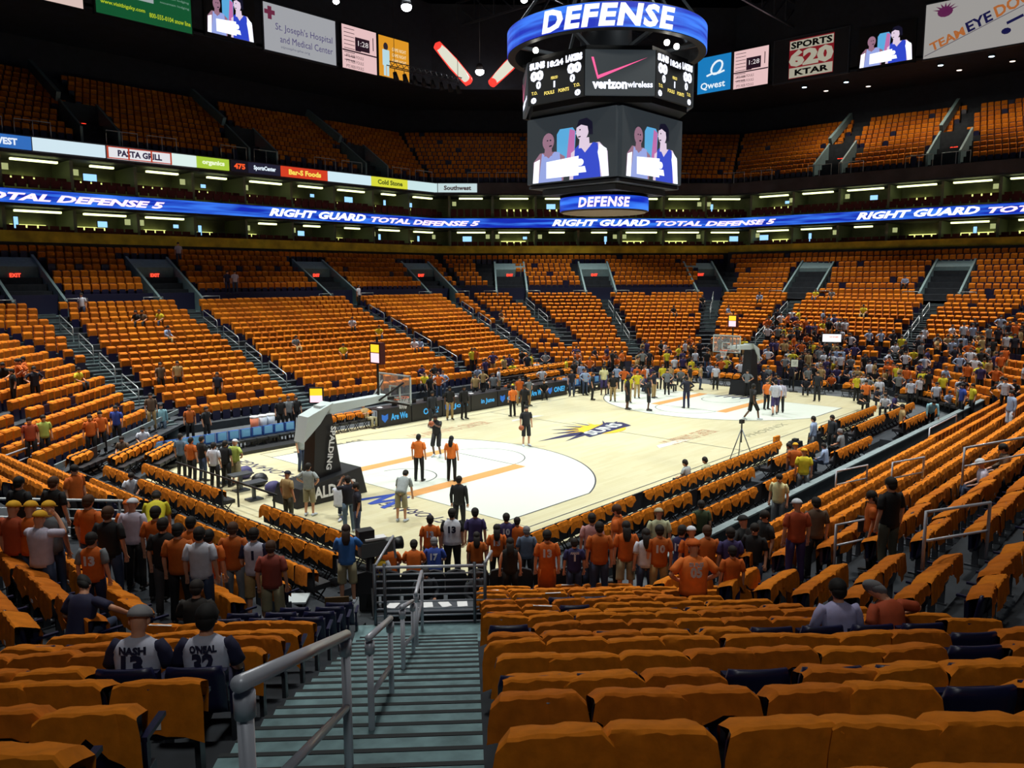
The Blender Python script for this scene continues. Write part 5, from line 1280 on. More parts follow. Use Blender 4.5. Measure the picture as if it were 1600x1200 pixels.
# ------------------------------------------------------------------ people
def V3(*a): return Vector(a)
def pose_joints(pose):
    J = dict(pel=V3(0, 0, .95), wai=V3(0, 0.0, 1.10), che=V3(0, 0.0, 1.31), nek=V3(0, -.01, 1.475), hd=V3(0, .022, 1.59))
    for s, k in ((1, 'R'), (-1, 'L')):
        J['s'+k] = V3(.185*s, -.005, 1.395); J['e'+k] = V3(.235*s, -.03, 1.14); J['w'+k] = V3(.245*s, .03, .90); J['f'+k] = V3(.24*s, .055, .80)
        J['h'+k] = V3(.095*s, 0, .92); J['k'+k] = V3(.115*s, .02, .50); J['a'+k] = V3(.125*s, -.02, .09); J['t'+k] = V3(.15*s, .13, .04)
    def up(keys, rot, piv):
        Rm = Matrix.Rotation(rot, 4, 'X')
        for k in keys: J[k] = piv + (Rm @ (J[k]-piv).to_4d()).to_3d()
    UP = ['wai', 'che', 'nek', 'hd', 'sR', 'sL', 'eR', 'eL', 'wR', 'wL', 'fR', 'fL']
    if pose in ('hips', 'hold', 'photo'):
        for s, k in ((1, 'R'), (-1, 'L')):
            if pose == 'hips': J['e'+k] = V3(.37*s, -.06, 1.20); J['w'+k] = V3(.21*s, .10, 1.05); J['f'+k] = V3(.13*s, .13, 1.02)
            elif pose == 'photo': J['e'+k] = V3(.26*s, .20, 1.33); J['w'+k] = V3(.12*s, .24, 1.58); J['f'+k] = V3(.05*s, .22, 1.66)
        if pose == 'hold':
            J['eR'] = V3(.30, .14, 1.20); J['wR'] = V3(.26, .40, 1.26); J['fR'] = V3(.24, .49, 1.30); J['eL'] = V3(-.24, .10, 1.14); J['wL'] = V3(-.14, .32, 1.10); J['fL'] = V3(-.10, .40, 1.10)
    if pose == 'bend': up(UP, R(-42), J['pel']); 
    if pose == 'bend':
        for s, k in ((1, 'R'), (-1, 'L')):
            J['e'+k] = J['s'+k] + V3(.05*s, .02, -.28); J['w'+k] = J['e'+k] + V3(0, .06, -.24); J['f'+k] = J['w'+k] + V3(0, .03, -.09)
    if pose == 'walk':
        J['kR'] = V3(.11, .20, .54); J['aR'] = V3(.12, .26, .12); J['tR'] = V3(.13, .42, .06); J['kL'] = V3(-.11, -.06, .50); J['aL'] = V3(-.12, -.36, .16); J['tL'] = V3(-.13, -.25, .05)
        J['eR'] = V3(.26, -.14, 1.16); J['wR'] = V3(.25, -.10, .92); J['fR'] = V3(.25, -.06, .83); J['eL'] = V3(-.26, .08, 1.16); J['wL'] = V3(-.24, .26, 1.02); J['fL'] = V3(-.23, .34, .98)
    if pose == 'shoot':
        for s, k in ((1, 'R'), (-1, 'L')):
            J['e'+k] = V3(.22*s, .26, 1.30); J['w'+k] = V3(.12*s, .42, 1.42); J['f'+k] = V3(.09*s, .47, 1.48); J['k'+k] = V3(.12*s, .16, .54); J['a'+k] = V3(.13*s, -.04, .12)
        up(UP, R(-10), J['pel'])
    if pose in ('sit', 'sitarm', 'recline', 'kneel'):
        d = V3(0, -.02, -.47)
        for k in list(J): 
            if k[0] not in 'kat' or k == 'hd' : J[k] = J[k] + d
        for s, k in ((1, 'R'), (-1, 'L')):
            J['h'+k] = V3(.09*s, 0, .47); J['k'+k] = V3(.14*s, .42, .50); J['a'+k] = V3(.14*s, .42, .09); J['t'+k] = V3(.15*s, .56, .04)
            J['e'+k] = V3(.26*s, .06, .70); J['w'+k] = V3(.17*s, .26, .60); J['f'+k] = V3(.14*s, .34, .58)
        up(['wai', 'che', 'nek', 'hd', 'sR', 'sL'], R(-8), J['pel'])
        if pose == 'sitarm':
            up(['wai', 'che', 'nek', 'hd', 'sR', 'sL'], R(-10), J['pel']); J['hd'] = J['hd'] + V3(-.07, .03, -.02)
            J['eR'] = V3(.44, .10, .84); J['wR'] = V3(.50, .28, .70); J['fR'] = V3(.52, .36, .66)
        if pose == 'recline': up(['wai', 'che', 'nek', 'hd', 'sR', 'sL', 'eR', 'eL', 'wR', 'wL', 'fR', 'fL'], R(35), J['pel'])
        if pose == 'kneel':
            for s, k in ((1, 'R'), (-1, 'L')):
                J['k'+k] = V3(.12*s, .22, .09) if s > 0 else V3(-.12, .32, .42); J['a'+k] = V3(.13*s, -.22, .08) if s > 0 else V3(-.12, .28, .09); J['t'+k] = J['a'+k] + V3(0, -.10 if s > 0 else .13, -.03)
                J['e'+k] = V3(.24*s, .20, .80); J['w'+k] = V3(.10*s, .34, .98); J['f'+k] = V3(.06*s, .38, 1.04)
    return J
def skin_body(pose):
    """one continuous figure grown over the skeleton by a Skin modifier, with five fingers to each hand"""
    J = pose_joints(pose); vs = []; es = []; rs = []
    def add(p, r, par=None):
        vs.append(tuple(p)); rs.append(r if isinstance(r, tuple) else (r, r))
        if par is not None: es.append((par, len(vs)-1))
        return len(vs)-1
    pel = add(J['pel'], (.135, .105)); wai = add(J['wai'], (.125, .095), pel); che = add(J['che'], (.135, .095), wai)
    nb = add(J['nek'].lerp(J['che'], .25), (.075, .065), che); n1 = add(J['nek'].lerp(J['hd'], .35), .052, nb)
    up = (J['hd']-J['nek']).normalized()
    h1 = add(J['hd']-up*.055, (.070, .078), n1); h2 = add(J['hd']+up*.02, (.084, .098), h1); add(J['hd']+up*.09, (.066, .080), h2)
    for k, s in (('R', 1), ('L', -1)):
        a = add(J['s'+k]+V3(-.02*s, 0, -.015), .040, che); b = add(J['s'+k].lerp(J['e'+k], .5), .044, a); c = add(J['e'+k], .040, b); d = add(J['e'+k].lerp(J['w'+k], .45), .038, c); e = add(J['w'+k], (.026, .026), d)
        hv = (J['f'+k]-J['w'+k]).normalized(); side = hv.cross(V3(0, 1, 0) if abs(hv.y) < .9 else V3(0, 0, 1)).normalized(); nrm_ = hv.cross(side)
        p = add(J['w'+k]+hv*.055, (.034, .022), e)
        for f in range(4):
            off = (f-1.5)*.020; b0 = J['w'+k]+hv*.085+side*off; L = (.030, .034, .031, .025)[f]
            q1 = add(b0, .0095, p); q2 = add(b0+hv*L+nrm_*.006, .0088, q1); add(b0+hv*L*1.8+nrm_*.020, .0078, q2)
        t1 = add(J['w'+k]+hv*.035+side*.036, .011, e); add(J['w'+k]+hv*.065+side*.055, .009, t1)
        a = add(J['h'+k], .088, pel); b = add(J['h'+k].lerp(J['k'+k], .5), .074, a); c = add(J['k'+k], .056, b); d = add(J['k'+k].lerp(J['a'+k], .35), .055, c); e = add(J['a'+k], .036, d); add(J['t'+k], .034, e)
    me = bpy.data.meshes.new('body'); me.from_pydata(vs, es, []); o = bpy.data.objects.new('tmp', me); COL.objects.link(o)
    m = o.modifiers.new('s', 'SKIN'); m.use_smooth_shade = True
    sv = me.skin_vertices[0].data
    for i, r in enumerate(rs): sv[i].radius = r; sv[i].use_root = (i == 0)
    ss = o.modifiers.new('u', 'SUBSURF'); ss.levels = 1; ss.render_levels = 1
    bpy.context.view_layer.update()
    out = bpy.data.meshes.new_from_object(o.evaluated_get(bpy.context.evaluated_depsgraph_get())); bpy.data.objects.remove(o)
    # nose, ears, eyes and mouth go onto the same mesh
    bm = bmesh.new(); bm.from_mesh(out); hd = J['hd']; f = V3(0, 1, 0)
    up = (J['hd']-J['nek']).normalized(); fw = V3(1, 0, 0).cross(up)*-1
    fw = fw if fw.y > 0 else -fw
    ex = MB(); B = Matrix(((1, fw.x, up.x, hd.x), (0, fw.y, up.y, hd.y), (0, fw.z, up.z, hd.z), (0, 0, 0, 1)))
    ex.ball((0, .098, -.005), (.014, .020, .024), 0, 8, 6, M=B)
    for s in (-1, 1): ex.ball((.078*s, -.005, 0), (.012, .024, .034), 0, 8, 6, M=B); ex.ball((.031*s, .084, .022), (.013, .010, .008), 1, 8, 5, M=B)
    ex.ball((0, .088, -.045), (.024, .010, .007), 1, 8, 5, M=B)
    for v_, f_, mi in ((ex.v, ex.f, ex.m),):
        base = [bm.verts.new(v) for v in v_]
        for q, m_i in zip(f_, mi):
            try: F_ = bm.faces.new([base[i] for i in q]); F_.material_index = m_i; F_.smooth = True
            except ValueError: pass
    bm.to_mesh(out); bm.free(); out.name = 'body'
    return out
def torso_mb(m, J, mi, big=1.0, n=16, hang=.0, dress=False):
    sd = (J['sR']-J['sL']).normalized(); up = (J['che']-J['pel']).normalized()
    b = J['pel'] - up*(.06 + (.45 if dress else 0)); k = big
    P_ = [b, J['pel']+up*.02, J['wai'], J['che'], J['nek'].lerp(J['che'], .42), J['nek'].lerp(J['che'], .16), J['nek']]
    Rr = [(.182*k, .132*k), (.178*k, .128*k), (.170*k, .122*k), (.198*k, .128*k), (.186*k, .108), (.120, .085), (.070, .064)]
    m.tube(P_, Rr, mi, n, side=sd)
def sleeve_mb(m, J, mi, length, r=1.0, n=12):
    for k in 'RL':
        a, b, c = J['s'+k], J['e'+k], J['w'+k]; ins = J['s'+k].lerp(J['che'], .35)
        if length == 'long': m.tube([ins, a, a.lerp(b, .3), a.lerp(b, .6), b, b.lerp(c, .5), c], [.055*r, .066*r, .064*r, .057*r, .050*r, .046*r, .038*r], mi, n)
        elif length == 'short': m.tube([ins, a, a.lerp(b, .25), a.lerp(b, .55), a.lerp(b, .80)], [.055*r, .064*r, .067*r, .064*r, .067*r], mi, n)
        else: m.tube([ins, a.lerp(ins, .30)], [.055*r, .062*r], mi, n)
def legs_mb(m, J, mi, short=False, n=12, r=1.0):
    sd = (J['hR']-J['hL']).normalized()
    up = (J['wai']-J['pel']).normalized()
    m.tube([J['pel']+up*.07, J['pel'], J['hR'].lerp(J['hL'], .5)-up*.06], [(.158*r, .115*r), (.166*r, .122*r), (.14*r, .11*r)], mi, n, side=sd)
    for k in 'RL':
        h, kn, a = J['h'+k], J['k'+k], J['a'+k]
        if short: m.tube([h, h.lerp(kn, .5), kn, kn.lerp(a, .12)], [.098*r, .095*r, .092*r, .094*r], mi, n)
        else: m.tube([h, h.lerp(kn, .5), kn, kn.lerp(a, .5), a], [.098*r, .088*r, .070*r, .064*r, .060*r], mi, n)
def shoes_mb(m, J, mi, n=10, socks=False):
    for k in 'RL':
        a, t = J['a'+k], J['t'+k]; d = (t-a); d.z = 0; d = d.normalized() if d.length > .01 else V3(0, 1, 0)
        m.tube([a-d*.07+V3(0, 0, -.035), a+V3(0, 0, -.02), a.lerp(t, .6)+V3(0, 0, .0), t+d*.06], [(.036, .036), (.046, .050), (.046, .036), (.030, .022)], mi, n)
def hair_mb(m, J, mi, long=False, cap=False, n=14):
    hd = J['hd']; up = (J['hd']-J['nek']).normalized(); fw = V3(1, 0, 0).cross(up)*-1; fw = fw if fw.y > 0 else -fw
    B = Matrix(((1, fw.x, up.x, hd.x), (0, fw.y, up.y, hd.y), (0, fw.z, up.z, hd.z), (0, 0, 0, 1)))
    if cap:
        m.ball((0, .0, .045), (.102, .116, .094), mi, n, 6, M=B, z0=-.1); m.box((0, .13, .045), (.13, .10, .012), mi, M=B)
    else:
        m.ball((0, -.018, .035), (.096, .106, .104), mi, n, 7, M=B, z0=-.45); m.ball((0, -.045, -.01), (.086, .074, .088), mi, n, 6, M=B)
        if long: m.tube([B @ V3(0, -.055, .03), B @ V3(0, -.085, -.08), B @ V3(0, -.095, -.20), B @ V3(0, -.085, -.30)], [(.075, .05), (.090, .045), (.085, .035), (.045, .02)], mi, n, side=V3(1, 0, 0))
COLR = dict(orange=(196, 92, 14), orange2=(178, 88, 18), orangeb=(232, 120, 40), rust=(168, 70, 34), white=(196, 200, 214), whitep=(190, 186, 206), greyw=(150, 158, 160), grey=(110, 116, 122), black=(14, 15, 20), blackb=(28, 24, 22),
            blackt=(12, 12, 14), blackw=(24, 25, 30), navy=(24, 26, 60), navyd=(20, 22, 40), navyj=(34, 34, 84), purple=(52, 42, 92), royal=(40, 66, 150), blue=(54, 112, 184), sky=(130, 178, 192), paleblue=(140, 158, 190), lilac=(168, 166, 206),
            yellow=(196, 186, 30), yellowb=(206, 190, 36), gold=(206, 166, 30), lime=(166, 182, 84), green=(52, 66, 40), brown=(92, 72, 56), tan=(164, 138, 92), khaki=(150, 142, 112), olive=(74, 74, 62), cream=(180, 184, 150), pink=(190, 140, 140),
            maroon=(140, 62, 50), suit=(28, 32, 40), jeans=(46, 60, 88), jeansl=(90, 112, 134), stripe=(84, 100, 124), plaid=(64, 60, 62), jersey=(188, 192, 212), jerseyw=(206, 210, 222), whitey=(206, 200, 150))
HAIRC = dict(dk=(26, 20, 18), bk=(12, 11, 12), br=(70, 44, 26), brl=(46, 28, 20), gy=(112, 112, 116))
CAPC = dict(grey=(128, 128, 132), yellow=(214, 160, 20), orange=(206, 96, 20), white=(210, 216, 226), navy=(20, 24, 44), cream=(176, 168, 140), purple=(40, 34, 80), black=(14, 14, 18))
def cm(c, tb=COLR, pre='cloth'): return col_mat(tuple(v/255 for v in tb[c]), pre)
m_skinl = mat('skin_light', srgb(206, 150, 120), 0.55); m_skind = mat('skin_dark', srgb(96, 62, 44), 0.5); m_face = mat('face_marks', srgb(60, 34, 30), 0.5)
m_shoew = mat('shoe_white', srgb(196, 206, 220), 0.5); m_shoed = mat('shoe_dark', srgb(34, 32, 34), 0.5)
_PC = {}
def cached(key, fn):
    if key not in _PC: _PC[key] = fn()
    return _PC[key]
def mk(fn, *a, **k):
    m = MB(); fn(m, *a, **k); return m
def piece(key, fn):
    def go():
        m = MB(); fn(m); me = m.mesh(key[0]); me.materials.append(m_white); return me
    return cached(key, go)
def crowd_mesh(pose, short, slv, long, cap):
    def go():
        J = pose_joints(pose); m = MB()
        m.tube([J['nek'], J['hd']], .05, 0, 6); m.ball(J['hd'], (.084, .100, .120), 0, 8, 6)
        for k in 'RL':
            m.tube([J['s'+k].lerp(J['e'+k], .5), J['e'+k], J['w'+k], J['f'+k]], [.040, .037, .028, .034], 0, 6)
            m.tube([J['k'+k], J['a'+k]], [.05, .04], 0, 6)
        torso_mb(m, J, 1, n=8); sleeve_mb(m, J, 1, slv, n=6); legs_mb(m, J, 2, short, n=8); hair_mb(m, J, 3, long, cap, n=8); shoes_mb(m, J, 4, n=6)
        me = m.mesh('person'); [me.materials.append(m_white) for _ in range(5)]; return me
    return cached(('crowd', pose, short, slv, long, cap), go)
SKIP = set()
def put_person(rec):
    pose, x, y, z, yaw, sc, top, bot, hair, skin, opt, label, dist = rec
    ops = [o.strip() for o in opt.split(';') if o.strip()]
    capn = next((o[4:] for o in ops if o.startswith('cap:')), None); slc = next((o[3:] for o in ops if o.startswith('sl:')), None)
    long = 'long hair' in ops or hair == 'brl'; short = 'shorts' in ops; slv = 'long' if ('long' in ops or top in ('suit', 'paleblue', 'sky', 'lilac')) else 'short'
    if top == 'blackt': slv = 'none'
    jers = top in ('jersey', 'jerseyw') or slc
    sk = m_skind if skin == 'd' else m_skinl; hm = cm(hair, HAIRC, 'hair') if not capn else cm(capn, CAPC, 'cap')
    big = 1.22 if 'big' in ops else 1.0
    if 'crowd' in ops or dist > 27:
        me = crowd_mesh(pose, short, slv, long, bool(capn))
        o = inst('person', me, [sk, cm(top), cm(bot), hm, m_shoew if 'socks' in ops else m_shoed], None, (x, y, z), R(yaw)); o.scale = (sc,)*3
        tag(o, label, 'person', 'spectators in the far crowd' if 'crowd' in ops else None)
        root = o
    else:
        J = pose_joints(pose)
        root = inst('person', cached(('body', pose), lambda: skin_body(pose)), [], None, (x, y, z), R(yaw))
        if not root.data.materials: root.data.materials.append(sk); root.data.materials.append(m_face)
        root.material_slots[0].link = 'OBJECT'; root.material_slots[0].material = sk
        root.scale = (sc,)*3; tag(root, label, 'person')
        if jers:
            inst('undershirt', piece(('undershirt', pose, 'u'), lambda m: sleeve_mb(m, J, 0, 'short')), [cm(slc or 'navy')], root)
            inst('jersey', piece(('jersey', pose, big), lambda m: (torso_mb(m, J, 0, big), sleeve_mb(m, J, 0, 'none', 1.05))), [cm(top)], root)
        else:
            inst({'suit': 'suit_jacket'}.get(top, 't_shirt'), piece(('t_shirt', pose, slv, big, 'dress' in ops), lambda m: (torso_mb(m, J, 0, big, dress='dress' in ops), sleeve_mb(m, J, 0, slv, 1.0+.12*(big-1)))), [cm(top)], root)
        inst('shorts' if short else 'trousers', piece(('legs', pose, short, big), lambda m: legs_mb(m, J, 0, short, r=1+.5*(big-1))), [cm(bot)], root)
        inst('shoes', piece(('shoes', pose), lambda m: shoes_mb(m, J, 0)), [m_shoew if ('shorts' in ops or 'jeans' in bot) else m_shoed], root)
        inst('cap' if capn else 'hair', piece(('hair', pose, long, bool(capn)), lambda m: hair_mb(m, J, 0, long, bool(capn))), [hm], root)
        if capn and long: pass
        # lettering on the back
        nums = [o[2:] if o.startswith('N:') else o for o in ops if o.startswith('N:') or o in ('13', '32', '1', '05', '17')]
        if nums:
            up = (J['che']-J['pel']).normalized(); bk = V3(1, 0, 0).cross(up); bk = bk if bk.y < 0 else -bk
            c0 = J['che']; ink = cm('navy') if top in ('jersey', 'jerseyw') else (cm('white') if top != 'gold' else cm('purple'))
            for q, tx in enumerate(nums):
                nameline = len(nums) == 2 and q == 0 or tx in ('SUNS', 'AMARE')
                h_, w_ = (.065, .22) if nameline else (.17, .09*len(tx) if tx != '1' else .045)
                cpos = c0 + up*(.075 if nameline else -.045) + bk*(.131*big)
                vs, fs = text_fit(tx, w_, h_, bold=.05, extrude=.02)
                M = Matrix(((1, up.x, bk.x, cpos.x), (0, up.y, bk.y, cpos.y), (0, up.z, bk.z, cpos.z), (0, 0, 0, 1)))
                m = MB(); rx = .19*big
                m.add([M @ V3(v[0], v[1], (.125*big)*(math.sqrt(max(0, 1-(v[0]/rx)**2))-1) + (.004 if v[2] > 0 else 0)) for v in vs], fs); m.build('lettering', ink, root)
        if slv == 'short' and top == 'blue': pass
    if 'ball' in ops:
        J = pose_joints(pose); c = (J['fR']+J['fL'])/2 + V3(0, .10, .04) if pose == 'shoot' else J['fR'] + V3(.02, .08, .02)
        M = Matrix.Translation((x, y, z)) @ Matrix.Rotation(R(yaw), 4, 'Z'); c = M @ (c*sc)
        b = MB(); b.ball((0, 0, 0), (.12, .12, .12), 0, 16, 10)
        o = b.build('basketball', mat('ball_leather', srgb(150, 78, 40), 0.6)); o.location = c; tag(o, 'basketball held by the %s' % ('player shooting near the lane' if pose == 'shoot' else 'player standing at the arc'), 'basketball')
    if 'bag' in ops:
        b = MB(); b.box((.22, .05, .92), (.12, .34, .30), 0); b.tube([(.2, .1, 1.08), (.1, .1, 1.4), (.0, -.05, 1.46), (-.1, -.1, 1.3)], .015, 0, 6); o = b.build('shoulder_bag', m_chair)
        o.location = (x, y, z); o.rotation_euler = (0, 0, R(yaw)); tag(o, 'black shoulder bag carried by the person in orange in the right stand', 'bag')
    return root
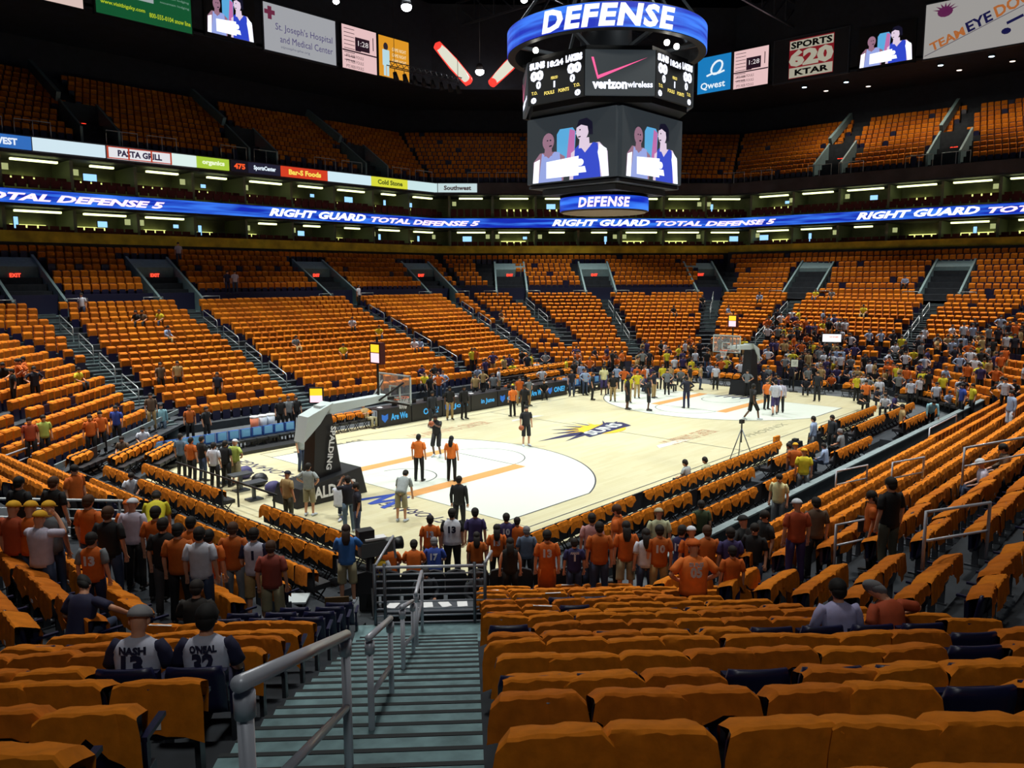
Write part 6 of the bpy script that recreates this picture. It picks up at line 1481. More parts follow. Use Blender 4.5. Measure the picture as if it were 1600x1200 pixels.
# pose, x, y, z, yaw, scale, top, bottom, hair, skin, options, label, distance
PEOPLE = [
('sit', -15.05, -8.7, 3.53, -47, 1.0, 'jersey','navy','dk','l','cap:grey;N:NASH;13;sl:navy','person in grey cap and white name-and-number jersey seated in the left block', 6.6),
('sit', -14.65, -9.1, 3.53, -42, 1.0, 'jersey','navy','bk','l', "N:O'NEAL;32;sl:navy", 'bare-headed dark-haired person in white name jersey seated in the left block', 6.6),
('sit', -9.04, -12.33, 2.95, -47, 1.0, 'lilac','jeans','bk','l','','dark-haired person in pale lilac shirt seated in the right block', 8.7),
('sitarm', -8.61, -12.77, 2.95, -30, 1.0, 'rust','tan','gy','l','','grey-haired person in rust orange shirt leaning, seated in the right block', 8.7),
('stand', -13.93, -1.51, 2.38, -60, 1.0, 'rust','black','br','l','cap:yellow','person in dark rust shirt and yellow hat at the left picture edge', 12.3),
('stand', -13.75, -1.72, 2.38, -50, 1.0, 'orange','jeans','bk','l','cap:yellow','broad person in orange tee, jeans and yellow hat standing left', 12.3),
('stand', -13.56, -1.92, 2.38, -40, 1.0, 'grey','jeans','br','l','cap:yellow','person in pale grey tee and yellow hat turned to the group', 12.3),
('stand', -12.99, 1.46, 2.09, -60, 1.0, 'black','black','bk','l','','person in black shirt standing behind the three yellow hats', 15),
('stand', -12.56, 0.96, 2.09, -60, 1.0, 'black','jeans','br','l','','tall dark-shirted person behind the yellow hats, right one', 15),
('photo', -13.84, -2.4, 2.38, -55, 1.0, 'whitep','jeans','br','l','cap:yellow','person with yellow hat and raised arms in white jersey', 11.8),
('stand', -12.62, -0.89, 2.09, -60, 1.0, 'orange','jeans','br','l','','large person in orange shirt standing before the pale rails', 13.7),
('stand', -12.68, -1.88, 2.09, -50, 1.0, 'black','jeans','br','l','','person in black tee beside the large orange shirt', 13),
('stand', -13.44, -3.26, 2.38, -45, 0.86, 'orange','navy','dk','l','N:13;sl:grey','person in orange 13 jersey over grey tee, seen from behind', 11.5),
('sitarm', -14.17, -4.73, 2.53, -60, 1.0, 'navy','jeans','bk','l','','person in dark navy shirt crouching low with one arm stretched out', 10),
('stand', -11.65, -0.07, 1.64, -60, 1.0, 'orange','black','dk','l','cap:orange','person in orange cap standing behind the white cap', 15),
('stand', -11.8, -0.66, 1.81, -50, 1.0, 'whitep','black','br','l','cap:white','person in white cap and white shirt with violet sides', 14.5),
('bend', -10.89, 0.54, 1.62, -30, 1.0, 'yellow','jeans','dk','l','','person in bright yellow shirt bending over in the left rows', 16),
('stand', -11.74, -1.48, 1.81, -45, 1.0, 'orange','black','dk','l','','dark-haired person in orange shirt, first of the row of five', 14),
('stand', -11.97, -2.27, 1.81, -45, 1.0, 'black','plaid','dk','l','','person in sleeveless black shirt and patterned shorts', 13.3),
('stand', -11.94, -2.75, 1.81, -45, 1.0, 'orange2','black','bk','l','','person in orange tee and black trousers, seen from behind', 13),
('stand', -11.33, -1.93, 1.62, -40, 1.0, 'orange','jeans','bk','l','','person in orange tee partly behind the white tee', 14),
('stand', -11.8, -3.2, 1.81, -45, 1.0, 'white','jeans','dk','l','','person in white tee and jeans standing in the left row', 12.8),
('stand', -11.34, -2.58, 1.52, -45, 1.0, 'orange','white','bk','l','N:1','person in orange jersey right behind the white tee', 13.6),
('stand', -10.85, -2.5, 1.52, -45, 1.0, 'orange2','grey','br','l','','person in orange tee with folded arms left of the jersey', 14),
('stand', -10.61, -2.78, 1.42, -45, 1.0, 'jersey','tan','dk','l','N:1;sl:navy;shorts','person in white jersey and tan shorts with navy sleeves', 14),
('stand', -10.53, -3.19, 1.26, -45, 1.0, 'maroon','khaki','br','l','shorts','person in maroon tee and tan shorts, seen from behind', 13.8),
('sit', -12.73, -4.9, 2.09, -45, 1.0, 'blackb','black','dk','l','','dark-shirted person seated low before the left row', 11),
('hold', -7.46, -1.13, 0.28, -40, 1.06, 'blue','khaki','brl','l','shorts','long-haired camera operator in bright blue polo and khaki shorts', 17.8),
('kneel', -3.26, 5.01, 0.0, -60, 1.0, 'white','jeans','dk','l','','person in white tee and jeans kneeling by the near baseline', 25.0),
('photo', -3.87, 3.69, 0.0, -20, 1.0, 'navyd','jeansl','dk','l','','person in black tee and pale jeans photographing by the near baseline', 23.7),
('stand', -4.16, 2.88, 0.0, 60, 1.0, 'navyd','jeans','dk','l','','person in dark shirt facing the photographer by the near baseline', 22.9),
('bend', -2.17, 3.32, 0.0, -60, 1.0, 'greyw','khaki','dk','l','shorts','person in grey tee and khaki shorts bending over with a bottle', 24.7),
('stand', -1.71, 1.22, 0.0, -60, 1.0, 'suit','suit','dk','l','long','person in dark suit standing at the near baseline', 23.6),
('stand', -4.71, 5.6, 0.0, -80, 1.0, 'tan','olive','dk','l','cap:navy','person in tan shirt and dark cap left of the padded base', 24.3),
('hips', -3.7, 5.99, 0.0, -60, 1.0, 'greyw','khaki','dk','l','shorts','person in grey tee and khaki shorts before the padded base', 25.3),
('stand', -0.54, 11.25, 0.0, 200, 1.0, 'greyw','jeans','dk','l','','tall person in grey shirt standing behind the white hoop hood', 31.1),
('hips', -3.32, 11.22, 0.0, -70, 1.0, 'lime','khaki','dk','l','shorts;cap:white','person in lime polo and khaki shorts with hands at the head', 29.1),
('stand', -4.11, 11.26, 0.0, -60, 1.0, 'white','black','dk','l','','person in white tee behind the left baseline rows', 28.5),
('stand', -3.67, 11.27, 0.0, -60, 1.0, 'black','black','dk','l','','person in black shirt between white tee and lime polo', 28.8),
('stand', -3.83, 12.7, 0.0, -80, 1.0, 'black','jeans','dk','l','','person in black shirt with yellow print near the cyan chairs', 29.7),
('stand', -4.21, 12.77, 0.0, -70, 1.0, 'orange2','black','dk','l','','person in orange vest near the left court corner', 29.4),
('stand', -4.12, 13.78, 0.0, -60, 1.0, 'jeansl','black','dk','l','','person in blue grey shirt at the left court corner', 30.2),
('stand', -4.84, -0.98, -0.0, -45, 0.98, 'orange','black','dk','l','N:13','person in orange 13 jersey standing beyond the black chairs', 19.9),
('stand', -4.44, -1.34, -0.0, -45, 1.07, 'jerseyw','black','dk','l','N:13;sl:black;big','big person in white 13 jersey standing beyond the gate', 19.9),
('stand', -3.86, -1.57, -0.0, -45, 1.03, 'purple','black','dk','l','','broad person in purple tee beyond the black chairs', 20.2),
('stand', -3.42, -2.23, -0.0, -45, 0.97, 'purple','black','dk','l','N:10','person in purple jersey near the court edge', 20.1),
('stand', -4.67, -2.42, -0.0, -45, 0.89, 'orange2','black','dk','l','long hair','long-haired girl in orange tee beyond the gate', 19.0),
('stand', -4.08, -2.52, 0.0, -45, 0.93, 'orange','black','dk','l','N:13;long hair','person with ponytail in orange tee beyond the black chairs', 19.4),
('stand', -3.24, -2.43, -0.0, -45, 0.91, 'orange','black','dk','l','','person with dark bun in orange tee at the court edge', 20.1),
('stand', -3.72, -3.16, 0.0, -45, 0.93, 'stripe','black','gy','l','','grey-haired person in striped navy top', 19.2),
('stand', -5.09, -3.87, 0.2, -45, 0.94, 'blackt','black','dk','l','long hair','long-haired person in black tank top', 17.7),
('sit', -5.07, -1.36, -0.0, -45, 1.0, 'royal','jeans','gy','l','N:17','grey-haired person in royal blue 17 jersey seated beyond the gate', 19.4),
('sit', -5.52, -1.13, -0.0, -45, 1.0, 'orange','jeans','dk','l','','dark-haired person with bare shoulders seated beyond the gate', 19.2),
('sit', -5.94, -0.73, -0.0, -45, 1.0, 'orange','jeans','dk','l','','person in orange tee seated beyond the gate', 19.2),
('stand', -6.74, -1.35, -0.3, -45, 1.0, 'gold','black','dk','l','N:24;sl:white;cap:purple','person in yellow 24 jersey over white tee with violet cap', 18.2),
('sit', -6.5, -2.62, -0.0, 150, 1.0, 'suit','suit','dk','l','long','person in dark suit sitting behind the gate, left one', 17.5),
('sit', -5.84, -3.48, -0.0, 170, 1.0, 'suit','suit','dk','l','long','person in dark suit sitting behind the gate, right one', 17.5),
('stand', -5.17, -4.99, 0.5, -45, 1.02, 'orange','orange','dk','l','N:13;dress','person wrapped in a long orange jersey', 16.9),
('stand', -4.6, -5.27, 0.5, -45, 0.87, 'navyj','jeans','dk','l','N:AMARE;1','child in navy number 1 jersey', 17.1),
('stand', -4.25, -5.67, 0.5, -45, 1.08, 'orange2','jeans','dk','l','','person in plain orange tee and jeans with spread elbows', 17.1),
('stand', -3.59, -4.99, 0.5, -45, 1.02, 'pink','jeans','dk','l','','person in pale pink shirt behind the plain orange tee', 18.0),
('stand', -2.92, -5.21, 0.5, 20, 1.08, 'orange','black','br','l','','blonde person in orange tee turned sideways', 18.4),
('stand', -3.61, -5.92, 0.5, -45, 1.03, 'orange','khaki','dk','l','long hair;shorts','long-haired person in orange top and tan skirt', 17.4),
('stand', -3.59, -6.41, 0.5, -45, 0.99, 'white','jeans','dk','l','long hair','person in white tee and jeans with dark bob', 17.1),
('stand', -2.4, -5.99, 0.5, -45, 1.05, 'cream','tan','dk','l','cap:cream','older person in cream shirt and hat near the sideline rows', 18.3),
('stand', -3.46, -6.66, 0.5, -45, 1.05, 'orange2','tan','dk','l','N:10','bald person in orange tee with white print', 17.0),
('stand', -3.06, -6.96, 0.5, -90, 1.03, 'navyj','jeans','dk','l','N:17;sl:grey','person in navy 17 vest turned aside', 17.1),
('stand', -3.0, -7.16, 0.5, -45, 1.03, 'orange','khaki','dk','l','cap:white','person in white cap and orange tee between two groups', 17.0),
('stand', -2.92, -7.48, 0.5, -45, 1.07, 'orange2','jeans','br','l','','fair-haired person in orange tee and jeans', 16.9),
('hips', -6.09, -8.92, 1.25, -45, 1.11, 'orangeb','olive','dk','l','cap:orange;N:SUNS;05;big','big person in orange cap and orange tee with hands at belt', 13.5),
('stand', -4.72, -8.94, 1.2, -45, 0.87, 'orange','purple','dk','l','','child in orange hooded top with violet shirt tied', 14.5),
('stand', 0.67, -5.39, 0.0, -45, 1.0, 'green','black','dk','l','','person in olive green tee behind the third courtside row', 21.0),
('stand', -2.63, -7.86, 0.5, -45, 1.05, 'purple','black','dk','l','','dark-haired person in purple tee right of the belt of people', 16.8),
('hips', -1.96, -7.83, 0.5, -20, 1.11, 'black','black','dk','l','cap:black;big','large person in black shirt and backward cap', 17.4),
('stand', -1.48, -8.09, 0.66, 60, 1.05, 'black','black','dk','l','','person in black facing left beside the front wall', 17.5),
('stand', -2.33, -8.25, 0.66, 100, 1.02, 'black','jeans','dk','l','','person in black vest in the dark group', 16.8),
('stand', -2.84, -9.33, 1.52, -45, 1.0, 'rust','purple','dk','l','cap:white','person in white knit cap and rust top', 15.6),
('stand', -2.3, -9.49, 1.52, -45, 0.97, 'brown','black','dk','l','','curly-haired person in brown top', 15.9),
('stand', 3.03, -6.45, 0.5, 100, 0.97, 'whitey','grey','dk','l','','person in white and yellow jersey by the sideline gangway', 22.0),
('stand', 6.87, -5.59, 0.4, -60, 1.0, 'yellowb','grey','dk','l','cap:yellow','person in bright yellow tee and yellow hat by the gangway', 25.4),
('stand', 8.17, -4.77, 0.3, -60, 0.98, 'orange2','jeans','dk','l','cap:yellow','person in orange tee and yellow cap beside the yellow tee', 26.9),
('stand', -2.11, -10.47, 1.81, 20, 0.96, 'orange','black','dk','l','bag;long hair','person in orange top with black shoulder bag', 15.3),
('stand', -2.68, -10.96, 2.09, -30, 1.06, 'black','olive','dk','l','','person in black shirt and olive trousers in the right stand gangway', 14.5),
('sit', 5.02, -11.39, 2.09, 20, 1.03, 'brown','jeans','dk','l','long','hunched person in brown jacket seated high in the right stand', 19.9),
('sit', 3.15, -11.29, 2.09, 20, 0.97, 'whitep','jeans','dk','l','cap:white','person in grey and white cap seated in the right stand', 18.6),
('stand', 14.9, -2.76, -0.0, 0, 1.03, 'paleblue','grey','dk','l','long','person in pale blue shirt standing at the right courtside rows', 33.2),
('stand', 16.01, -3.12, 0.0, 60, 1.0, 'suit','black','dk','l','long','person in dark jacket beside the pale blue shirt', 33.8),
('sit', 12.98, -4.6, 0.5, 0, 1.0, 'grey','black','gy','l','','grey-haired person seated behind the dark jacket', 30.5),
('sit', 10.49, -4.93, 0.5, 0, 0.91, 'paleblue','jeans','dk','l','','person in light blue shirt bending low in the courtside rows', 28.4),
('sit', 6.42, -1.71, -0.0, 0, 1.0, 'greyw','black','dk','l','','person in grey shirt seated in the front courtside row', 27.7),
('sit', 7.23, -2.03, -0.0, 0, 1.0, 'cream','black','dk','l','','person in cream shirt seated in the front courtside row', 28.0),
('sit', 11.67, -3.17, -0.0, 0, 0.97, 'brown','black','dk','l','','person seated low among the camera gear', 30.6),
('bend', 21.91, -5.39, 0.4, 120, 1.03, 'sky','black','dk','l','long','person in sky blue shirt leaning over the front rail', 36.6),
('stand', 19.02, -5.01, 0.3, 30, 1.0, 'tan','black','dk','l','','person in gold brown shirt in the third courtside row', 34.7),
('stand', 25.67, -5.83, 0.5, 40, 1.06, 'royal','black','dk','l','','person in royal blue shirt at the far right gangway', 39.0),
('stand', 26.84, -6.03, 0.5, 40, 1.0, 'yellowb','black','dk','l','','person in yellow tee beside the royal blue shirt', 39.8),
('stand', 17.08, -9.36, 1.52, 40, 1.0, 'paleblue','white','dk','l','shorts','person in pale blue shirt and white shorts standing at the right edge', 30.2),
('stand', 1.49, 6.65, 0, -60, 1.04, 'orangeb','black','bk','l','','person in orange polo and black trousers under the near hoop', 29.6),
('stand', 2.29, 5.74, 0, -60, 1.0, 'orangeb','black','bk','l','long hair','long-haired person in orange polo and black trousers on the lane', 29.6),
('shoot', 4.69, 9.15, 0, 120, 1.09, 'black','blackw','bk','d','ball;shorts;socks','player in black shooting a basketball near the lane', 33.6),
('stand', 8.82, 7.76, 0, 150, 1.07, 'blackw','blackw','bk','l','shorts;ball;socks','player in black and white warm-up with a ball at the arc', 35.7),
('stand', 14.1, 13.32, 0, -20, 1.0, 'orangeb','black','bk','l','','person in orange polo before the scorers table', 43.3),
('stand', 13.94, 12.3, 0, 100, 1.11, 'black','black','bk','d','','person in black behind the player with the ball', 42.5),
('stand', 11.18, 15.19, 0, 150, 1.06, 'black','tan','bk','d','','person in black shirt and tan trousers before the scorers table', 42.4),
('stand', 11.81, 14.76, 0, 170, 1.06, 'black','black','bk','d','long','person in black suit before the scorers table', 42.6),
('stand', 9.08, 14.25, 0, 170, 1.09, 'suit','suit','bk','d','long','person in dark clothes behind the shooting player', 40.2),
('stand', 23.96, 14.32, 0, 130, 1.11, 'whitey','purple','bk','d','shorts','player in white and yellow top and violet shorts at the far sideline', 51.2),
('stand', 20.13, 9.93, 0, -160, 1.13, 'black','black','bk','d','shorts','player in black near the far arc, left one', 45.5),
('stand', 20.54, 8.79, 0, -150, 1.13, 'black','black','bk','d','shorts','player in black near the far arc, right one', 45.0),
('hips', 22.72, 7.63, 0, -40, 1.09, 'navyd','navy','bk','l','long','coach in navy top and trousers at the far free-throw circle', 45.9),
('walk', 21.5, 3.02, 0, -120, 1.14, 'black','black','bk','d','shorts;socks','player in black striding on the far arc', 41.9),
('stand', 25.3, 3.97, 0, 150, 1.0, 'orangeb','black','bk','l','','person in orange polo under the far hoop', 45.3),
('walk', 23.78, 2.8, 0, -60, 1.14, 'white','purple','bk','l','shorts','player in white top and violet shorts walking', 43.4),
('stand', 24.78, 2.92, 0, -60, 1.06, 'whitep','black','bk','l','long','person in white shirt and black trousers near the far lane', 44.2),
('stand', 30.22, 2.99, 0, 100, 1.06, 'suit','suit','bk','l','long','person in dark suit beyond the far baseline, right of the hoop', 48.3),
('stand', 28.72, -0.31, 0, 120, 1.0, 'orangeb','black','bk','l','','person in orange jacket at the far right court corner', 45.0),
('recline', 6.93, 16.72, 0.0, 190, 1.03, 'tan','khaki','bk','l','','person lounging on the orange covered team chairs', 40.3),
('stand', 0.58, 35.59, 4.96, 130, 1.0, 'white','jeans','dk','l','','person in white top on the steps of the second left aisle', 47.5),
('stand', 12.23, 38.75, 6.35, 160, 1.0, 'whitep','jeans','dk','l','','person in white tee carrying a bag above the mid bowl', 57.9),
('stand', 11.61, 38.72, 6.35, 180, 1.0, 'navy','navy','dk','l','','person in dark clothes beside the white tee above the mid bowl', 57.5),
('stand', 21.49, 36.4, 5.25, -160, 1.0, 'white','black','dk','l','','person in white shirt at the head of the third aisle', 63.4),
('stand', 10.15, 42.95, 8.45, 160, 1.0, 'whitep','jeans','dk','l','','person in white behind the yellow banner top left', 58.9),
('stand', 0.5, 25.49, 1.52, 180, 1.0, 'brown','black','dk','l','','person in brown top in the left bowl rows', 41.2),
('stand', 1.42, 25.52, 1.52, 160, 1.0, 'tan','black','dk','l','','person in tan top right of the brown top', 41.8),
('stand', 2.7, 23.8, 0.95, 130, 1.0, 'navyd','black','dk','l','','person in slate shirt and cap standing in the left bowl', 41.7),
('stand', -8.48, 15.95, 0.95, 160, 1.0, 'rust','black','dk','l','','long-haired person in dark top in the left corner rows', 28.3),
('stand', -7.98, 16.13, 0.95, 180, 1.0, 'lime','black','dk','l','','long-haired person in lime top in the left corner rows', 28.8),
('stand', -6.21, 16.71, 0.66, 160, 1.0, 'orange','black','dk','l','','broad person in orange shirt at the left corner gangway', 30.5),
('stand', -5.61, 17.33, 0.66, 160, 1.0, 'orange','black','dk','l','','person in orange shirt behind the broad one', 31.4),
('stand', -4.62, 18.31, 0.66, 130, 1.0, 'royal','black','dk','l','','person in blue shirt bending by the left corner rows', 32.7),
('sit', -4.75, 17.48, 0.0, 130, 1.0, 'brown','black','dk','l','','grey-haired person seated by the left corner rows', 32.2),
('sit', -3.3, 19.03, 0.0, 160, 1.0, 'white','jeans','dk','l','','person in white tee seated below the left aisle', 34.3),
('stand', -2.1, 20.82, 0.66, 160, 1.0, 'brown','tan','dk','l','','person in brown top at the foot of the left aisle', 36.2),
('stand', -1.36, 21.49, 0.0, 160, 1.0, 'sky','jeansl','dk','l','','person in pale blue top on the lowest aisle steps', 37.3),
('stand', -0.67, 20.12, 0.0, 160, 1.0, 'orange2','black','dk','l','','person in orange top above the cyan team chairs', 36.9),
('stand', -0.35, 19.17, 0.0, -160, 1.0, 'black','black','dk','l','','person in black suit above the cyan team chairs', 36.5),
('stand', -11.04, 4.36, 1.52, -160, 1.0, 'orange','black','dk','l','','person in orange top behind the left baseline rows', 18.6),
('sit', -7.1, 11.04, 0.0, 160, 1.0, 'white','black','dk','l','','person in white tee seated in the left baseline rows', 26.2),
('stand', 3.39, 19.02, 0.0, 160, 1.0, 'black','black','dk','l','','person in black near the small clock, left', 39.2),
('stand', 3.91, 19.11, 0.0, 160, 1.0, 'grey','black','dk','l','','person in grey near the small clock, middle', 39.6),
('stand', 4.28, 19.01, 0.0, 160, 1.0, 'black','black','dk','l','','person in black near the small clock, right', 39.8),
('sit', -6.83, 24.41, 2.67, 150, 1.0, 'black','black','bk','l','crowd','first person from the left scattered in the bowl, in black top', 34.9),
('sit', -6.34, 24.39, 2.38, 150, 1.0, 'yellowb','tan','dk','l','crowd','second person from the left scattered in the bowl, in yellow top', 35.3),
('sit', -5.92, 25.13, 2.38, 120, 1.0, 'yellowb','black','dk','l','crowd','third person from the left scattered in the bowl, in yellow top', 36.1),
('sit', -3.52, 25.35, 2.09, -150, 1.0, 'yellowb','black','dk','l','crowd','fourth person from the left scattered in the bowl, in yellow top', 38.0),
('sit', 3.02, 33.9, 4.39, 120, 1.0, 'black','black','dk','l','crowd','fifth person from the left scattered in the bowl, in black top', 48.2),
('sit', 3.37, 33.9, 4.39, 135, 1.0, 'brown','black','bk','l','crowd','sixth person from the left scattered in the bowl, in brown top', 48.5),
('sit', 4.44, 33.88, 4.39, 120, 1.0, 'yellowb','jeans','br','l','crowd','seventh person from the left scattered in the bowl, in yellow top', 49.2),
('sit', 3.64, 31.38, 3.53, -150, 1.0, 'paleblue','tan','dk','l','crowd','eighth person from the left scattered in the bowl, in pale blue top', 47.1),
('sit', 10.71, 28.87, 2.67, 180, 1.0, 'grey','tan','bk','l','crowd','ninth person from the left scattered in the bowl, in grey top', 50.8),
('sit', 13.14, 27.17, 2.09, 150, 1.0, 'yellowb','black','bk','l','crowd','tenth person from the left scattered in the bowl, in yellow top', 51.5),
('sit', 17.04, 31.37, 3.53, 150, 1.0, 'white','black','dk','l','crowd','eleventh person from the left scattered in the bowl, in white top', 57.0),
('sit', 18.12, 29.72, 2.95, 150, 1.0, 'yellowb','jeans','bk','l','crowd','twelfth person from the left scattered in the bowl, in yellow top', 56.7),
('sit', 19.24, 27.18, 2.09, 120, 1.0, 'white','black','br','l','crowd','thirteenth person from the left scattered in the bowl, in white top', 56.0),
('sit', 19.65, 27.17, 2.09, 150, 1.0, 'paleblue','black','dk','l','crowd','fourteenth person from the left scattered in the bowl, in pale blue top', 56.3),
('sit', 32.37, 31.13, 3.53, 180, 1.0, 'brown','tan','dk','l','crowd','fifteenth person from the left scattered in the bowl, in brown top', 68.1),
('sit', 43.67, 21.02, 3.82, 150, 1.0, 'black','black','bk','l','crowd','sixteenth person from the left scattered in the bowl, in black top', 69.7),
('sit', 47.76, 20.49, 4.68, 135, 1.0, 'black','black','br','l','crowd','seventeenth person from the left scattered in the bowl, in black top', 72.2),
('sit', 46.24, 17.18, 3.82, 180, 1.0, 'paleblue','tan','bk','l','crowd','eighteenth person from the left scattered in the bowl, in pale blue top', 69.0),
('sit', 49.58, 15.85, 4.96, 110, 1.0, 'paleblue','black','bk','l','crowd','nineteenth person from the left scattered in the bowl, in pale blue top', 70.4),
('sit', 50.43, 11.2, 5.25, 90, 1.0, 'yellowb','jeans','dk','l','crowd','twentieth person from the left scattered in the bowl, in yellow top', 67.9),
('sit', 50.44, 9.86, 5.25, 90, 1.0, 'grey','black','dk','l','crowd','twenty-first person from the left scattered in the bowl, in grey top', 67.1),
('sit', 47.05, 6.08, 4.1, 90, 1.0, 'yellowb','tan','dk','l','crowd','twenty-second person from the left scattered in the bowl, in yellow top', 62.2),
('sit', 52.75, 4.81, 6.35, 90, 1.0, 'paleblue','black','bk','l','crowd','twenty-third person from the left scattered in the bowl, in pale blue top', 65.2),
('sit', 16.69, 23.66, 0.66, 180, 1.0, 'purple','tan','bk','l','crowd','first person from the left behind the scorers table, in purple top', 52.0),
('sit', 15.65, 22.15, 0.37, 120, 1.0, 'yellowb','black','dk','l','crowd','second person from the left behind the scorers table, in yellow top', 50.2),
('stand', 14.49, 20.41, 0.0, 180, 1.0, 'black','black','bk','l','crowd','third person from the left behind the scorers table, in black top', 48.3),
('sit', 16.4, 22.12, 0.37, -150, 1.0, 'white','tan','dk','l','crowd','fourth person from the left behind the scorers table, in white top', 50.8),
('hips', 16.44, 22.13, 0.37, 180, 1.0, 'black','black','br','l','crowd','fifth person from the left behind the scorers table, in black top', 50.8),
('hips', 15.58, 20.78, 0.0, 135, 1.0, 'orange','jeans','br','l','crowd','sixth person from the left behind the scorers table, in orange top', 49.3),
('hips', 16.37, 21.26, 0.0, 120, 1.0, 'paleblue','jeans','br','l','crowd','seventh person from the left behind the scorers table, in pale blue top', 50.2),
('stand', 16.55, 18.58, 0.0, 135, 1.0, 'tan','black','dk','l','crowd','eighth person from the left behind the scorers table, in tan top', 48.6),
('hips', 22.75, 22.97, 0.66, 135, 1.0, 'purple','tan','dk','l','crowd','ninth person from the left behind the scorers table, in purple top', 56.0),
('stand', 17.59, 18.03, 0.0, 135, 1.0, 'grey','black','br','l','crowd','tenth person from the left behind the scorers table, in grey top', 49.0),
('stand', 19.87, 19.72, 0.0, -150, 1.0, 'white','tan','br','l','crowd','eleventh person from the left behind the scorers table, in white top', 51.8),
('sit', 24.65, 23.65, 0.66, 135, 1.0, 'yellowb','black','dk','l','crowd','twelfth person from the left behind the scorers table, in yellow top', 57.8),
('sit', 18.7, 17.46, 0.0, -150, 1.0, 'yellowb','black','dk','l','crowd','thirteenth person from the left behind the scorers table, in yellow top', 49.4),
('sit', 23.91, 22.14, 0.37, 120, 1.0, 'yellowb','black','dk','l','crowd','fourteenth person from the left behind the scorers table, in yellow top', 56.3),
('stand', 17.22, 15.57, 0.0, 135, 1.0, 'orange','tan','dk','l','crowd','fifteenth person from the left behind the scorers table, in orange top', 47.1),
('sit', 26.87, 23.83, 0.95, 120, 1.0, 'black','black','bk','l','crowd','sixteenth person from the left behind the scorers table, in black top', 59.5),
('stand', 25.48, 22.12, 0.37, 135, 1.0, 'navyd','black','br','l','crowd','seventeenth person from the left behind the scorers table, in dark navy top', 57.5),
('hips', 17.3, 14.96, 0.0, 180, 1.0, 'grey','tan','bk','l','crowd','eighteenth person from the left behind the scorers table, in grey top', 46.7),
('stand', 25.92, 22.14, 0.37, -150, 1.0, 'yellowb','black','dk','l','crowd','nineteenth person from the left behind the scorers table, in yellow top', 57.8),
('hips', 21.85, 17.74, 0.0, 150, 1.0, 'white','black','bk','l','crowd','twentieth person from the left behind the scorers table, in white top', 51.9),
('sit', 20.04, 16.05, 0.0, 135, 1.0, 'black','black','br','l','crowd','twenty-first person from the left behind the scorers table, in black top', 49.5),
('hips', 27.53, 22.13, 0.37, 120, 1.0, 'grey','black','bk','l','crowd','twenty-second person from the left behind the scorers table, in grey top', 59.0),
('sit', 25.37, 20.08, 0.0, 120, 1.0, 'navyd','tan','bk','l','crowd','twenty-third person from the left behind the scorers table, in dark navy top', 56.1),
('sit', 23.18, 16.78, 0.0, 135, 1.0, 'paleblue','black','dk','l','crowd','first person from the left at the far left court corner, in pale blue top', 52.3),
('stand', 27.69, 20.31, 0.0, -150, 1.0, 'yellowb','tan','bk','l','crowd','second person from the left at the far left court corner, in yellow top', 57.9),
('stand', 22.13, 15.48, 0.0, 120, 1.0, 'navyd','jeans','dk','l','crowd','third person from the left at the far left court corner, in dark navy top', 50.6),
('stand', 26.63, 18.77, 0.0, 150, 1.0, 'black','black','bk','l','crowd','fourth person from the left at the far left court corner, in black top', 56.1),
('stand', 29.66, 20.75, 0.37, 135, 1.0, 'grey','black','bk','l','crowd','fifth person from the left at the far left court corner, in grey top', 59.6),
('stand', 25.92, 17.6, 0.0, 120, 1.0, 'paleblue','tan','dk','l','crowd','sixth person from the left at the far left court corner, in pale blue top', 54.8),
('hips', 23.01, 15.1, 0.0, 150, 1.0, 'paleblue','jeans','br','l','crowd','seventh person from the left at the far left court corner, in pale blue top', 51.0),
('hips', 29.39, 19.48, 0.0, 135, 1.0, 'orange','jeans','br','l','crowd','eighth person from the left at the far left court corner, in orange top', 58.6),
('stand', 21.69, 13.55, 0.0, -150, 1.0, 'black','black','br','l','crowd','ninth person from the left at the far left court corner, in black top', 49.0),
('hips', 26.59, 16.19, 0.0, -150, 1.0, 'yellowb','black','bk','l','crowd','tenth person from the left at the far left court corner, in yellow top', 54.4),
('sit', 31.83, 19.75, 0.66, 135, 1.0, 'orange','black','bk','l','crowd','eleventh person from the left at the far left court corner, in orange top', 60.5),
('stand', 31.8, 19.14, 0.37, 180, 1.0, 'black','black','br','l','crowd','twelfth person from the left at the far left court corner, in black top', 60.1),
('stand', 22.12, 12.32, 0.0, 120, 1.0, 'black','tan','dk','l','crowd','thirteenth person from the left at the far left court corner, in black top', 48.5),
('sit', 32.19, 19.07, 0.37, 135, 1.0, 'orange','black','dk','l','crowd','fourteenth person from the left at the far left court corner, in orange top', 60.4),
('stand', 22.25, 11.28, 0.0, 135, 1.0, 'yellowb','tan','br','l','crowd','fifteenth person from the left at the far left court corner, in yellow top', 47.9),
('hips', 27.33, 14.38, 0.0, -150, 1.0, 'purple','black','br','l','crowd','sixteenth person from the left at the far left court corner, in purple top', 53.7),
('sit', 32.8, 17.61, 0.37, 180, 1.0, 'tan','black','dk','l','crowd','seventeenth person from the left at the far left court corner, in tan top', 59.8),
('hips', 24.17, 11.93, 0.0, 135, 1.0, 'yellowb','tan','bk','l','crowd','eighteenth person from the left at the far left court corner, in yellow top', 49.8),
('stand', 33.82, 17.76, 0.66, 180, 1.0, 'navyd','black','bk','l','crowd','nineteenth person from the left at the far left court corner, in dark navy top', 60.7),
('stand', 26.91, 13.19, 0.0, 180, 1.0, 'orange','jeans','br','l','crowd','twentieth person from the left at the far left court corner, in orange top', 52.6),
('stand', 35.14, 18.26, 0.95, 150, 1.0, 'purple','jeans','dk','l','crowd','first person from the left behind the far hoop, in purple top', 61.9),
